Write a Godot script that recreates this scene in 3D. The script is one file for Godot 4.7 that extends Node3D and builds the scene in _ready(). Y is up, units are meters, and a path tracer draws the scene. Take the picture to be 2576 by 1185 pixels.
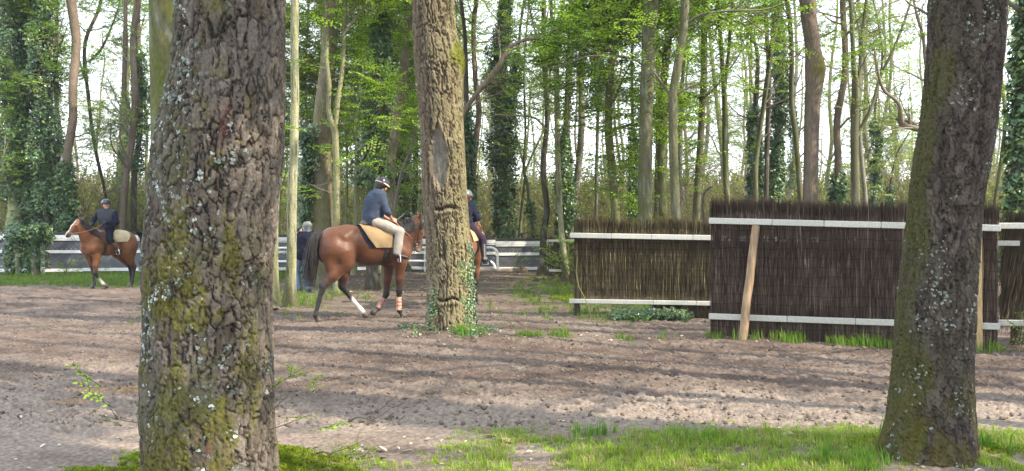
extends Node3D
# A forest clearing with riders. x to the right, y up, z towards the camera; metres. The camera stands at (0, 1.56, 0).
const F := 2231.0      # the photograph's focal length in pixels of a 2576 wide picture, used to survey positions
const EYE := 1.56
var M := {}
var used := {}
var rng := RandomNumberGenerator.new()
var n1 := FastNoiseLite.new()
var n2 := FastNoiseLite.new()
var n3 := FastNoiseLite.new()
var cellA := FastNoiseLite.new()
var cellB := FastNoiseLite.new()
var cellV := FastNoiseLite.new()
var cellD := FastNoiseLite.new()
var SPRAY := []
var IVY := []
var t_last := 0

func lap(s: String) -> void:
	var t := Time.get_ticks_msec()
	print(s, " ", t - t_last)
	t_last = t

func P(px: float, py: float, d: float) -> Vector3:
	return Vector3((px - 1288.0) * d / F, EYE - (py - 575.0) * d / F, -d)

func G(px: float, d: float) -> Vector3:
	var x := (px - 1288.0) * d / F
	return Vector3(x, gy(x, -d), -d)

func numbered(called: String) -> String:
	var k: int = used.get(called, 0)
	used[called] = k + 1
	return called if k == 0 else "%s_%03d" % [called, k]

func tag(o: Node, label: String, category := "", group := "", kind := "") -> Node:
	if label: o.set_meta("label", label)
	if category: o.set_meta("category", category)
	if group: o.set_meta("group", group)
	if kind: o.set_meta("kind", kind)
	return o

func thing(called: String, label: String, category: String, at := Vector3.ZERO, turn := 0.0, group := "") -> Node3D:
	var o := Node3D.new()
	o.name = numbered(called)
	add_child(o)
	o.position = at
	o.rotation.y = turn
	tag(o, label, category, group)
	return o

func part(called: String, m: Mesh, mat: Material, parent: Node, at := Vector3.ZERO, stuff := false) -> MeshInstance3D:
	var o := MeshInstance3D.new()
	o.name = numbered(called) if parent == self else called
	o.mesh = m
	o.material_override = mat
	parent.add_child(o, true)
	o.position = at
	if stuff: o.set_meta("kind", "stuff")
	return o

# ---- a mesh under construction
class MB:
	var v := PackedVector3Array()
	var n := PackedVector3Array()
	var c := PackedColorArray()
	var t := PackedInt32Array()
	func mesh() -> ArrayMesh:
		var a := []
		a.resize(Mesh.ARRAY_MAX)
		a[Mesh.ARRAY_VERTEX] = v
		a[Mesh.ARRAY_NORMAL] = n
		a[Mesh.ARRAY_COLOR] = c
		a[Mesh.ARRAY_INDEX] = t
		var m := ArrayMesh.new()
		if v.size(): m.add_surface_from_arrays(Mesh.PRIMITIVE_TRIANGLES, a)
		return m
	func add(p: Vector3, nn: Vector3, col: Color) -> int:
		v.append(p); n.append(nn); c.append(col)
		return v.size() - 1
	# flat polygon fan, seen from the side where its corners run clockwise
	func face(ps: Array, col: Color) -> void:
		var nn: Vector3 = (ps[2] - ps[0]).cross(ps[1] - ps[0]).normalized()
		var b := v.size()
		for p in ps: add(p, nn, col)
		for i in range(1, ps.size() - 1):
			t.append(b); t.append(b + i); t.append(b + i + 1)
	func tube(ps: PackedVector3Array, rs: PackedFloat32Array, sides: int, ca: Color, cb: Color, cap := false) -> void:
		var k := ps.size()
		if k < 2: return
		var b := v.size()
		var dir := (ps[1] - ps[0]).normalized()
		var u := dir.cross(Vector3(0.31, 0.12, 0.94)).normalized()
		for i in k:
			dir = (ps[mini(i + 1, k - 1)] - ps[maxi(i - 1, 0)]).normalized()
			u = (u - dir * u.dot(dir)).normalized()
			var w := dir.cross(u)
			var col := ca.lerp(cb, float(i) / (k - 1))
			for j in sides:
				var a := TAU * j / sides
				var o := u * cos(a) + w * sin(a)
				v.append(ps[i] + o * rs[i]); n.append(o); c.append(col)
		for i in k - 1:
			for j in sides:
				var q := b + i * sides + j
				var q2 := b + i * sides + (j + 1) % sides
				t.append(q); t.append(q + sides); t.append(q2)
				t.append(q2); t.append(q + sides); t.append(q2 + sides)
		if cap:
			for e in [0, k - 1]:
				var nn: Vector3 = (ps[0] - ps[1]).normalized() if e == 0 else (ps[k - 1] - ps[k - 2]).normalized()
				var cc := add(ps[e], nn, ca if e == 0 else cb)
				var ring := v.size()
				for j in sides: add(v[b + e * sides + j], nn, ca if e == 0 else cb)
				for j in sides:
					t.append(cc)
					if e == 0: t.append(ring + j); t.append(ring + (j + 1) % sides)
					else: t.append(ring + (j + 1) % sides); t.append(ring + j)
	# a box along x, y, z of a basis, with its edges chamfered by e
	func box(at: Transform3D, size: Vector3, e: float, col: Color) -> void:
		var h := size / 2.0
		for ax in 3:
			for s in [-1.0, 1.0]:
				var q := []
				for k in 4:
					var p := Vector3.ZERO
					p[ax] = h[ax] * s
					var a1 := (ax + 1) % 3
					var a2 := (ax + 2) % 3
					var o: float = [-1.0, 1.0, 1.0, -1.0][k]
					var o2: float = [-1.0, -1.0, 1.0, 1.0][k]
					p[a1] = o * (h[a1] - e); p[a2] = o2 * (h[a2] - e)
					q.append(at * p)
				if s > 0: q.reverse()
				face(q, col)
		if e <= 0.0: return
		for ax in 3:
			var a1 := (ax + 1) % 3
			var a2 := (ax + 2) % 3
			for s1 in [-1.0, 1.0]:
				for s2 in [-1.0, 1.0]:
					var q := []
					for k in 4:
						var p := Vector3.ZERO
						p[ax] = (h[ax] - e) * (-1.0 if k < 2 else 1.0)
						if k == 0 or k == 3: p[a1] = s1 * h[a1]; p[a2] = s2 * (h[a2] - e)
						else: p[a1] = s1 * (h[a1] - e); p[a2] = s2 * h[a2]
						q.append(at * p)
					if s1 * s2 > 0: q.reverse()
					face(q, col)
		for s0 in [-1.0, 1.0]:
			for s1 in [-1.0, 1.0]:
				for s2 in [-1.0, 1.0]:
					var q := [at * Vector3(s0 * h.x, s1 * (h.y - e), s2 * (h.z - e)), at * Vector3(s0 * (h.x - e), s1 * h.y, s2 * (h.z - e)), at * Vector3(s0 * (h.x - e), s1 * (h.y - e), s2 * h.z)]
					if s0 * s1 * s2 > 0: q.reverse()
					face(q, col)

func many(called: String, m: Mesh, mat: Material, xf: Array, cols: Array, parent: Node, stuff := true) -> MultiMeshInstance3D:
	var mm := MultiMesh.new()
	mm.transform_format = MultiMesh.TRANSFORM_3D
	mm.use_colors = true
	mm.mesh = m
	mm.instance_count = xf.size()
	for i in xf.size():
		mm.set_instance_transform(i, xf[i])
		mm.set_instance_color(i, cols[i])
	var o := MultiMeshInstance3D.new()
	o.name = numbered(called) if parent == self else called
	o.multimesh = mm
	o.material_override = mat
	parent.add_child(o, true)
	if stuff: o.set_meta("kind", "stuff")
	return o

func noise(freq: float, kind: int, oct := 3, sd := 1) -> FastNoiseLite:
	var n := FastNoiseLite.new()
	n.noise_type = kind as FastNoiseLite.NoiseType
	n.frequency = freq
	n.seed = sd
	n.fractal_octaves = oct
	if oct <= 1: n.fractal_type = FastNoiseLite.FRACTAL_NONE
	return n

func ntex(n: FastNoiseLite, size: int, lo: Color, hi: Color) -> NoiseTexture2D:
	var t := NoiseTexture2D.new()
	t.width = size; t.height = size
	t.seamless = true
	t.noise = n
	var g := Gradient.new()
	g.set_color(0, lo); g.set_color(1, hi)
	t.color_ramp = g
	return t

func mat(rough := 0.9, vc := true, spec := 0.3) -> StandardMaterial3D:
	var m := StandardMaterial3D.new()
	m.roughness = rough
	m.metallic_specular = spec
	m.vertex_color_use_as_albedo = vc
	m.cull_mode = BaseMaterial3D.CULL_DISABLED
	return m

func lin(r: float, g: float, b: float) -> Color:
	return Color(r, g, b).linear_to_srgb()

func with_maps(m: StandardMaterial3D, al: Texture2D, h: Texture2D, hs: float, scale: Vector3) -> StandardMaterial3D:
	m.albedo_texture = al
	if h:
		m.heightmap_enabled = true
		m.heightmap_texture = h
		m.heightmap_scale = hs
	m.uv1_triplanar = true
	m.uv1_world_triplanar = true
	m.uv1_scale = scale
	return m

func materials() -> void:
	n1 = noise(1.0, FastNoiseLite.TYPE_SIMPLEX_SMOOTH, 3, 11)
	n2 = noise(1.0, FastNoiseLite.TYPE_SIMPLEX_SMOOTH, 2, 23)
	n3 = noise(1.0, FastNoiseLite.TYPE_SIMPLEX_SMOOTH, 1, 37)
	for c in [cellA, cellB, cellV, cellD]:
		c.noise_type = FastNoiseLite.TYPE_CELLULAR
		c.fractal_type = FastNoiseLite.FRACTAL_NONE
		c.frequency = 1.0
		c.cellular_jitter = 1.0
		c.cellular_return_type = FastNoiseLite.RETURN_DISTANCE2_SUB
	cellB.seed = 5
	cellD.cellular_return_type = FastNoiseLite.RETURN_DISTANCE
	cellV.cellular_return_type = FastNoiseLite.RETURN_CELL_VALUE
	var white := Color.WHITE
	var fine := ntex(noise(0.03, FastNoiseLite.TYPE_SIMPLEX_SMOOTH, 5, 3), 512, lin(0.42, 0.42, 0.42), white)
	var bumpy := ntex(noise(0.035, FastNoiseLite.TYPE_SIMPLEX_SMOOTH, 5, 9), 512, Color.BLACK, white)
	var rn := noise(0.03, FastNoiseLite.TYPE_SIMPLEX_SMOOTH, 4, 14)
	rn.fractal_type = FastNoiseLite.FRACTAL_RIDGED
	var ridge := ntex(rn, 512, white, Color.BLACK)
	M.bark = with_maps(mat(0.95), fine, ridge, 1.4, Vector3(1.6, 0.35, 1.6))
	M.smooth_bark = with_maps(mat(0.9), fine, bumpy, 0.4, Vector3(1.5, 0.8, 1.5))
	M.near_bark = with_maps(mat(0.93), fine, bumpy, 0.25, Vector3(4, 2.2, 4))
	M.twig = mat(0.9)
	M.leaf = mat(0.55, true, 0.35)
	M.leaf.backlight_enabled = true
	M.leaf.backlight = lin(0.95, 1.0, 0.55)
	M.ivy = mat(0.38, true, 0.5)
	M.ivy.backlight_enabled = true
	M.ivy.backlight = lin(0.12, 0.2, 0.06)
	M.grass = mat(0.6, true, 0.3)
	M.grass.backlight_enabled = true
	M.grass.backlight = lin(0.6, 0.8, 0.3)
	M.litter = mat(0.85, true, 0.2)
	M.ground = with_maps(mat(1.0, true, 0.1), fine, bumpy, 1.2, Vector3(1.1, 1.1, 1.1))
	M.clod = with_maps(mat(1.0, true, 0.1), fine, bumpy, 0.5, Vector3(5, 5, 5))
	M.brush = mat(0.9, true, 0.2)
	M.paint = with_maps(mat(0.45, true, 0.4), ntex(noise(0.02, FastNoiseLite.TYPE_SIMPLEX_SMOOTH, 5, 77), 512, lin(0.55, 0.53, 0.46), white), bumpy, 0.05, Vector3(2.3, 5, 2.3))
	M.wood = with_maps(mat(0.75), ntex(noise(0.02, FastNoiseLite.TYPE_SIMPLEX_SMOOTH, 4, 31), 512, lin(0.5, 0.5, 0.5), white), ridge, 0.15, Vector3(6, 0.5, 6))
	M.sheet = with_maps(mat(0.42, true, 0.5), ntex(noise(0.012, FastNoiseLite.TYPE_SIMPLEX_SMOOTH, 4, 41), 512, lin(0.5, 0.5, 0.5), white), null, 0.0, Vector3(0.6, 0.9, 0.6))
	M.coat = mat(0.46, true, 0.32)
	M.coat.heightmap_enabled = true
	M.coat.heightmap_texture = bumpy
	M.coat.heightmap_scale = 0.35
	M.coat.uv1_triplanar = true
	M.coat.uv1_scale = Vector3(1.6, 1.6, 1.6)
	M.coat.rim_enabled = true
	M.coat.rim = 0.15
	M.hair = mat(0.5, true, 0.4)
	M.skin = mat(0.5, true, 0.4)
	M.cloth = with_maps(mat(0.92, true, 0.2), ntex(noise(0.2, FastNoiseLite.TYPE_SIMPLEX, 2, 8), 256, lin(0.8, 0.8, 0.8), white), null, 0.0, Vector3(4, 4, 4))
	M.leather = mat(0.45, true, 0.5)
	M.shell = mat(0.3, true, 0.5)
	M.metal = mat(0.3, true, 0.5)
	M.metal.metallic = 0.9

# ---- small plant meshes that are repeated
func leaf(mb: MB, p: Vector3, d: Vector3, up: Vector3, l: float, w: float, col: Color) -> void:
	var s := d.cross(up).normalized() * w * 0.5
	var nn := s.cross(d).normalized()
	if nn.dot(up) < 0: nn = -nn
	var b := mb.v.size()
	var mid := p + d * l * 0.45
	mb.add(p, nn, col)
	mb.add(mid + s + up * l * 0.06, (nn + s.normalized() * 0.3).normalized(), col)
	mb.add(p + d * l - up * l * 0.12, nn, col * 1.05)
	mb.add(mid - s + up * l * 0.06, (nn - s.normalized() * 0.3).normalized(), col)
	mb.t.append_array([b, b + 2, b + 1, b, b + 3, b + 2])

func make_plants() -> void:
	for k in 3:       # a flat spray of young leaves about half a metre long
		var mb := MB.new()
		var tw := Color(0.09, 0.07, 0.05)
		var ends := [[Vector3.ZERO, Vector3(1, 0.1, 0).normalized(), 0.55]]
		for s in [-1.0, 1.0, -1.0, 1.0]:
			var x := rng.randf_range(0.1, 0.4)
			ends.append([Vector3(x, x * 0.1, 0), Vector3(0.75, rng.randf_range(-0.1, 0.2), s * 0.7).normalized(), rng.randf_range(0.18, 0.34)])
		for e in ends:
			var p: Vector3 = e[0]
			var d: Vector3 = e[1]
			mb.tube(PackedVector3Array([p, p + d * e[2]]), PackedFloat32Array([0.004, 0.002]), 3, tw, tw)
			var nl := int(e[2] / 0.042)
			for i in nl:
				var q: Vector3 = p + d * (float(i + 1) / nl * float(e[2]))
				var s := -1.0 if i % 2 == 0 else 1.0
				var side := d.cross(Vector3.UP).normalized()
				var ld := (d * 0.6 + side * s * 0.8 + Vector3(rng.randf_range(-0.2, 0.2), rng.randf_range(-0.45, 0.25), rng.randf_range(-0.2, 0.2))).normalized()
				var g := rng.randf_range(0.8, 1.15)
				leaf(mb, q, ld, (Vector3.UP + Vector3(rng.randf_range(-0.4, 0.4), 0, rng.randf_range(-0.4, 0.4))).normalized(), rng.randf_range(0.05, 0.085), rng.randf_range(0.035, 0.05), Color(g, g, g))
		SPRAY.append(mb.mesh())
	for k in 3:       # a patch of ivy leaves about 0.4 m across, facing +z
		var mb := MB.new()
		for i in 20:
			var r := 0.2 * sqrt(rng.randf())
			var a := rng.randf() * TAU
			var p := Vector3(cos(a) * r, sin(a) * r, rng.randf_range(-0.04, 0.05))
			var nn := Vector3(rng.randf_range(-0.7, 0.7), rng.randf_range(-0.2, 0.9), 0.8).normalized()
			var d := Vector3(rng.randf_range(-0.6, 0.6), -1, 0)
			d = (d - nn * d.dot(nn)).normalized()
			var s := d.cross(nn)
			var l := rng.randf_range(0.045, 0.095)
			var g := rng.randf_range(0.6, 1.25)
			var b := mb.v.size()
			for q in [[0, 0], [-0.1, 0.55], [0.35, 0.42], [1, 0], [0.35, -0.42], [-0.1, -0.55]]:
				mb.add(p + d * l * q[0] + s * l * q[1], (nn + s * q[1] * 0.4).normalized(), Color(g, g, g * rng.randf_range(0.8, 1.1)))
			mb.t.append_array([b, b + 2, b + 1, b, b + 3, b + 2, b, b + 4, b + 3, b, b + 5, b + 4])
		IVY.append(mb.mesh())

func facing(p: Vector3, out: Vector3, s: float, roll := 0.0) -> Transform3D:
	var z := out.normalized()
	var x := Vector3.UP.cross(z)
	if x.length() < 0.01: x = Vector3.RIGHT
	x = x.normalized()
	var b := Basis(x, z.cross(x), z)
	if roll != 0.0: b = b.rotated(z, roll)
	return Transform3D(b.scaled_local(Vector3(s, s, s)), p)

func spray_at(p: Vector3, d: Vector3, s: float) -> Transform3D:
	var x := Vector3(d.x, d.y * 0.35 - 0.05, d.z)
	if x.length() < 0.05: x = Vector3(rng.randf_range(-1, 1), 0, rng.randf_range(-1, 1))
	x = x.normalized()
	var y := (Vector3.UP + Vector3(rng.randf_range(-0.35, 0.35), 0, rng.randf_range(-0.35, 0.35)))
	y = (y - x * y.dot(x)).normalized()
	return Transform3D(Basis(x, y, x.cross(y)).scaled_local(Vector3(s, s, s)), p)

func _ready() -> void:
	rng.seed = 7
	# --- camera, sky, sun, exposure
	var cam := Camera3D.new()
	cam.name = "camera"
	cam.position = Vector3(0, EYE, 0)
	cam.rotation.x = -0.00784
	cam.fov = 29.74
	cam.near = 0.1
	cam.far = 900.0
	add_child(cam)
	cam.current = true
	var env := Environment.new()
	env.background_mode = Environment.BG_SKY
	var sm := ProceduralSkyMaterial.new()
	sm.sky_top_color = lin(0.62, 0.72, 0.88)
	sm.sky_horizon_color = lin(0.86, 0.9, 0.95)
	sm.sky_curve = 0.2
	sm.ground_horizon_color = lin(0.5, 0.5, 0.46)
	sm.ground_bottom_color = lin(0.2, 0.18, 0.15)
	sm.sky_energy_multiplier = 1.3
	var sky := Sky.new()
	sky.sky_material = sm
	env.sky = sky
	env.tonemap_mode = Environment.TONE_MAPPER_LINEAR
	env.tonemap_exposure = 2.4
	env.fog_enabled = true
	env.fog_density = 0.0004
	env.fog_light_color = Color(0.97, 0.98, 1.0)
	env.sdfgi_enabled = true
	env.ssao_enabled = true
	env.ssil_enabled = true
	var we := WorldEnvironment.new()
	we.name = "environment"
	we.environment = env
	add_child(we)
	var sun := DirectionalLight3D.new()
	sun.name = "sun"
	sun.light_energy = 1.6
	sun.light_color = Color(1.0, 0.955, 0.88)
	sun.light_angular_distance = 0.55
	sun.shadow_enabled = true
	add_child(sun)
	sun.look_at_from_position(Vector3(0.93, 0.82, 0.42) * 50.0, Vector3.ZERO)
	t_last = Time.get_ticks_msec()
	materials()
	make_plants()
	lap("plants")
	ground()
	lap("ground")
	near_trees()
	lap("near trees")
	wood()
	lap("wood")
	fences()
	lap("fences")
	ground_cover()
	lap("cover")
	animals()
	lap("animals")

# ---- the ground
func sst(a: float, b: float, x: float) -> float:
	return smoothstep(a, b, x)

func gy(x: float, z: float) -> float:
	var d := -z
	var h := n1.get_noise_2d(x * 0.16, z * 0.16) * 0.05
	# soil heaped a little along the verge and round the near trees
	h += 0.05 * exp(-pow((d - 12.4) / 0.9, 2.0)) * (0.6 + n1.get_noise_2d(x * 0.5, 3.0))
	h += 0.10 * exp(-(pow(x + 1.75, 2.0) + pow(d - 5.2, 2.0)) / 0.5)
	h += 0.09 * exp(-(pow(x - 2.68, 2.0) + pow(d - 5.75, 2.0)) / 0.35)
	h += 0.12 * exp(-(pow(x + 0.9, 2.0) + pow(d - 12.7, 2.0)) / 0.8)
	if d > 34.0: h += minf((d - 34.0) * 0.006, 1.5)
	return h

func churn(x: float, d: float) -> float:
	var wob := n3.get_noise_2d(x * 0.5, d * 0.3)
	var a := sst(6.5, 7.6, d + wob * 0.7) * (1.0 - sst(18.5, 21.0, d - wob * 1.5 - sst(-2.0, -9.0, x) * 3.5 - sst(-1.5, 0.5, x) * 9.0))
	var verge := exp(-pow((d - 12.5 + wob * 0.3) / 0.55, 2.0)) * sst(-1.6, -0.6, x)
	return a * (1.0 - 0.75 * verge)

func grassy(x: float, d: float) -> float:
	var w := n1.get_noise_2d(x * 0.9 + 7.0, d * 0.9) * 0.9 + n1.get_noise_2d(x * 3.0, d * 3.0 + 4.0) * 0.35
	var g := sst(0.05, 0.7, w * 1.1 + 0.5) * sst(7.15, 6.55, d + w * 0.25) * sst(-0.85, 0.3, x + w * 0.5)
	g = maxf(g, 0.85 * sst(-0.25, 0.3, w) * sst(6.6, 6.0, d) * sst(-3.0, -1.0, x) * 0.5)
	g = maxf(g, sst(-0.35, 0.2, w + sst(22.8, 24.6, d + w) * 0.9 - 0.55) * sst(32.8, 31.8, d) * sst(-6.3, -7.6, x) * sst(23.3, 24.6, d + w * 0.6))
	g = maxf(g, sst(-0.1, 0.35, w + 0.12) * exp(-(pow((x + 5.2) / 1.3, 2.0) + pow((d - 19.3) / 2.2, 2.0))) * 1.2)
	g = maxf(g, sst(-0.2, 0.3, w) * exp(-(pow((x - 1.0) / 0.8, 2.0) + pow((d - 22.0) / 4.5, 2.0))) * 1.3)
	g = maxf(g, sst(-0.3, 0.3, w + 0.1) * exp(-(pow((x - 2.2) / 1.4, 2.0) + pow((d - 16.6) / 1.2, 2.0))))
	g = maxf(g, 0.6 * sst(0.1, 0.45, w) * sst(30.0, 31.0, d) * sst(60.0, 36.0, d))
	return clampf(g, 0.0, 1.0)

func mossy(x: float, d: float) -> float:
	var w := n1.get_noise_2d(x * 2.2, d * 2.2 + 9.0)
	var m := sst(0.25, 0.5, exp(-(pow((x + 1.85) / 0.82, 2.0) + pow((d - 5.45) / 0.58, 2.0))) + w * 0.38) * sst(0.25, -0.1, x + 1.0)
	m = maxf(m, 0.8 * sst(0.45, 0.7, exp(-(pow((x - 2.9) / 0.9, 2.0) + pow((d - 6.1) / 0.35, 2.0))) + w * 0.4))
	m = maxf(m, sst(0.35, 0.6, exp(-(pow((x - 1.25) / 0.45, 2.0) + pow((d - 19.6) / 0.9, 2.0))) + w * 0.2))
	return m

func litter_at(x: float, d: float) -> float:
	var w := n1.get_noise_2d(x * 0.7 + 30.0, d * 0.7)
	var l := sst(0.2, 0.6, exp(-(pow((x + 4.0) / 2.4, 2.0) + pow((d - 23.0) / 4.0, 2.0))) + w * 0.35)
	l = maxf(l, sst(0.3, 0.6, exp(-(pow((x - 0.2) / 2.0, 2.0) + pow((d - 28.0) / 3.0, 2.0))) + w * 0.3))
	return maxf(l, sst(31.0, 34.0, d) * 0.8)

func ground() -> void:
	var mb := MB.new()
	var cols := 500
	var rows := []
	var d := 2.6
	while d < 15.0:
		rows.append(d)
		d += clampf(d * d / 1900.0, 0.011, 0.12)
	while d < 45.0:
		rows.append(d)
		d += d * d / 1700.0
	while d < 420.0:
		rows.append(d)
		d *= 1.06
	var edge := [1.4, 1.9, 2.6, 3.6, 5.0, 8.0, 14.0, 26.0, 60.0]
	var w := cols + 1 + 2 * edge.size()
	var dry := Color(0.295, 0.232, 0.185)
	var damp := Color(0.118, 0.085, 0.068)
	var lit := Color(0.21, 0.155, 0.115)
	var turf := Color(0.085, 0.12, 0.03)
	var moss := Color(0.15, 0.17, 0.02)
	for r in rows.size():
		d = rows[r]
		var half: float = d * 0.6 + 1.0
		for i in w:
			var u := 0.0
			if i < edge.size(): u = -edge[edge.size() - 1 - i]
			elif i >= w - edge.size(): u = edge[i - (w - edge.size())]
			else: u = float(i - edge.size()) / cols * 2.0 - 1.0
			var x: float = u * half
			var z: float = -d
			var y := gy(x, z)
			var c := churn(x, d)
			var g := grassy(x, d)
			var lumps := n1.get_noise_2d(x * 5.0, z * 5.0)
			var fine := n2.get_noise_2d(x * 16.0, z * 16.0)
			var hoof := 0.0
			if c > 0.02 and d < 34.0:
				# hoof prints: dents with a raised rim
				var e := cellD.get_noise_2d(x * 2.7 + lumps * 0.25, z * 2.7 + fine * 0.08) + 1.0
				hoof = ((1.0 - sst(0.12, 0.27, e)) * 0.034 - 0.014 * exp(-pow((e - 0.33) / 0.08, 2.0))) * sst(-0.25, 0.15, n3.get_noise_2d(x * 0.8, z * 0.8 + 50.0))
				var crumb := n1.get_noise_2d(x * 26.0 + 70.0, z * 26.0)
				y += c * (lumps * 0.018 + absf(n1.get_noise_2d(x * 9.0 + 70.0, z * 9.0)) * 0.024 + fine * 0.010 + crumb * 0.017 - hoof)
				fine = fine * 0.6 + crumb
			else:
				y += lumps * 0.012 + fine * 0.006
			var m := mossy(x, d)
			if m > 0.01: y += m * (0.035 + 0.02 * n2.get_noise_2d(x * 12.0, z * 12.0))
			y += (1.0 - c) * g * 0.012
			var v := n1.get_noise_2d(x * 0.55 + 90.0, z * 0.9) * 0.7 + n1.get_noise_2d(x * 2.5, z * 4.0 + 20.0) * 0.35
			# the track is dry and pale along its near edge and damp where hooves have turned it
			var wet := clampf(0.30 + 0.34 * sst(7.6, 8.8, d) - 0.2 * sst(-1.0, -4.0, x) * sst(12.0, 9.0, d) + v * 0.65 + hoof * 10.0 - 0.35 * exp(-pow((d - 7.3) / 0.7, 2.0)) + 0.12 * sst(8.0, 9.5, d) * sst(13.0, 11.0, d), 0.0, 1.0)
			var col := dry.lerp(damp, wet)
			col = col.lerp(lit, litter_at(x, d) * (0.6 + 0.4 * lumps) * (1.0 - 0.8 * c))
			col = col.lerp(turf, g * 0.75)
			col = col.lerp(moss, m * clampf(0.75 + fine, 0.2, 1.0))
			# a few handfuls of yellow sawdust trodden into the track
			var saw := exp(-(pow((x + 3.75) / 0.35, 2.0) + pow((d - 8.6) / 0.16, 2.0))) + 0.7 * exp(-(pow((x + 3.95) / 0.2, 2.0) + pow((d - 8.0) / 0.1, 2.0)))
			if saw > 0.05: col = col.lerp(Color(0.42, 0.22, 0.07), clampf(saw * 1.2 * sst(-0.25, 0.25, fine + lumps * 0.5), 0.0, 0.7))
			col *= 1.0 + 0.16 * fine
			col.a = 1.0
			mb.v.append(Vector3(x, y, z))
			mb.c.append(col)
	mb.n.resize(mb.v.size())
	for r in rows.size():
		for i in w:
			var k := r * w + i
			var ax: Vector3 = mb.v[k + (1 if i < w - 1 else 0)] - mb.v[k - (1 if i > 0 else 0)]
			var az: Vector3 = mb.v[k + (w if r < rows.size() - 1 else 0)] - mb.v[k - (w if r > 0 else 0)]
			mb.n[k] = ax.cross(az).normalized()
	for r in rows.size() - 1:
		for i in w - 1:
			var k := r * w + i
			mb.t.append(k); mb.t.append(k + w); mb.t.append(k + 1)
			mb.t.append(k + 1); mb.t.append(k + w); mb.t.append(k + w + 1)
	tag(part("ground", mb.mesh(), M.ground, self), "", "", "", "structure")
	print("ground rows ", rows.size(), " verts ", mb.v.size())

# ---- trees
func spline(ps: Array, step: float) -> Array:
	# ps: Vector4(x, y, z, radius) from the root up; returns points no farther apart than step
	var out := []
	for i in ps.size() - 1:
		var a: Vector4 = ps[maxi(i - 1, 0)]
		var b: Vector4 = ps[i]
		var c: Vector4 = ps[i + 1]
		var e: Vector4 = ps[mini(i + 2, ps.size() - 1)]
		var n := maxi(1, int(ceil((c - b).length() / step)))
		for k in n:
			var t := float(k) / n
			out.append(0.5 * ((2.0 * b) + (c - a) * t + (2.0 * a - 5.0 * b + 4.0 * c - e) * t * t + (3.0 * b - a - 3.0 * c + e) * t * t * t))
	out.append(ps[ps.size() - 1])
	return out

# surveyed outline -> world points: rows of [px, py, width in px] from the ground up
func survey(rows: Array, d: float, bend: float, top: float, sd: float) -> Array:
	var ps := []
	var p0 := P(rows[0][0], rows[0][1], d)
	var root_y := gy(p0.x, -d)
	if p0.y > root_y + 0.1:
		var r1: Array = rows[mini(1, rows.size() - 1)]
		var pn := P(r1[0], r1[1], d)
		var lean := clampf((p0.x - pn.x) / maxf(pn.y - p0.y, 0.3), -0.15, 0.15)
		var xb := p0.x + lean * (p0.y - root_y) * 0.6
		ps.append(Vector4(xb, root_y - 0.25, -d, rows[0][2] * d / F * 0.5 * 1.45))
		ps.append(Vector4(lerpf(xb, p0.x, 0.3), root_y + 0.3, -d, rows[0][2] * d / F * 0.5 * 1.1))
	for r in rows:
		var p := P(r[0], r[1], d)
		if p.y < root_y + 0.05: p.y = root_y - 0.2
		ps.append(Vector4(p.x, p.y, p.z, r[2] * d / F * 0.5))
	var l: Vector4 = ps[ps.size() - 1]
	var k: Vector4 = ps[ps.size() - 2]
	var dir := Vector3(l.x - k.x, l.y - k.y, 0).normalized()
	var y := l.y
	var x := l.x
	var rr := l.w
	while y < top:
		dir = (dir * 0.8 + Vector3.UP * 0.2 + Vector3(rng.randf_range(-0.08, 0.08), 0, 0)).normalized()
		x += dir.x * 1.5; y += dir.y * 1.5; rr *= 0.84
		ps.append(Vector4(x, y, -d, rr))
	for i in ps.size():
		var q: Vector4 = ps[i]
		q.z += n3.get_noise_2d(q.y * 0.22, sd * 13.7) * bend * clampf(q.y / 3.0, 0.0, 1.0)
		ps[i] = q
	return ps

const BARKS := {
	"beech": [Color(0.165, 0.148, 0.092), Color(0.115, 0.125, 0.042), 0.006],
	"horn": [Color(0.31, 0.29, 0.17), Color(0.22, 0.23, 0.08), 0.006],
	"pale": [Color(0.42, 0.40, 0.25), Color(0.30, 0.30, 0.14), 0.004],
	"green": [Color(0.14, 0.135, 0.06), Color(0.115, 0.135, 0.03), 0.008],
	"brown": [Color(0.21, 0.155, 0.115), Color(0.155, 0.125, 0.08), 0.014],
	"dark": [Color(0.12, 0.098, 0.075), Color(0.09, 0.08, 0.05), 0.012],
	"grey": [Color(0.28, 0.25, 0.20), Color(0.2, 0.185, 0.125), 0.01],
	"oak": [Color(0.25, 0.205, 0.135), Color(0.21, 0.20, 0.08), 0.02],
}

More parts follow.
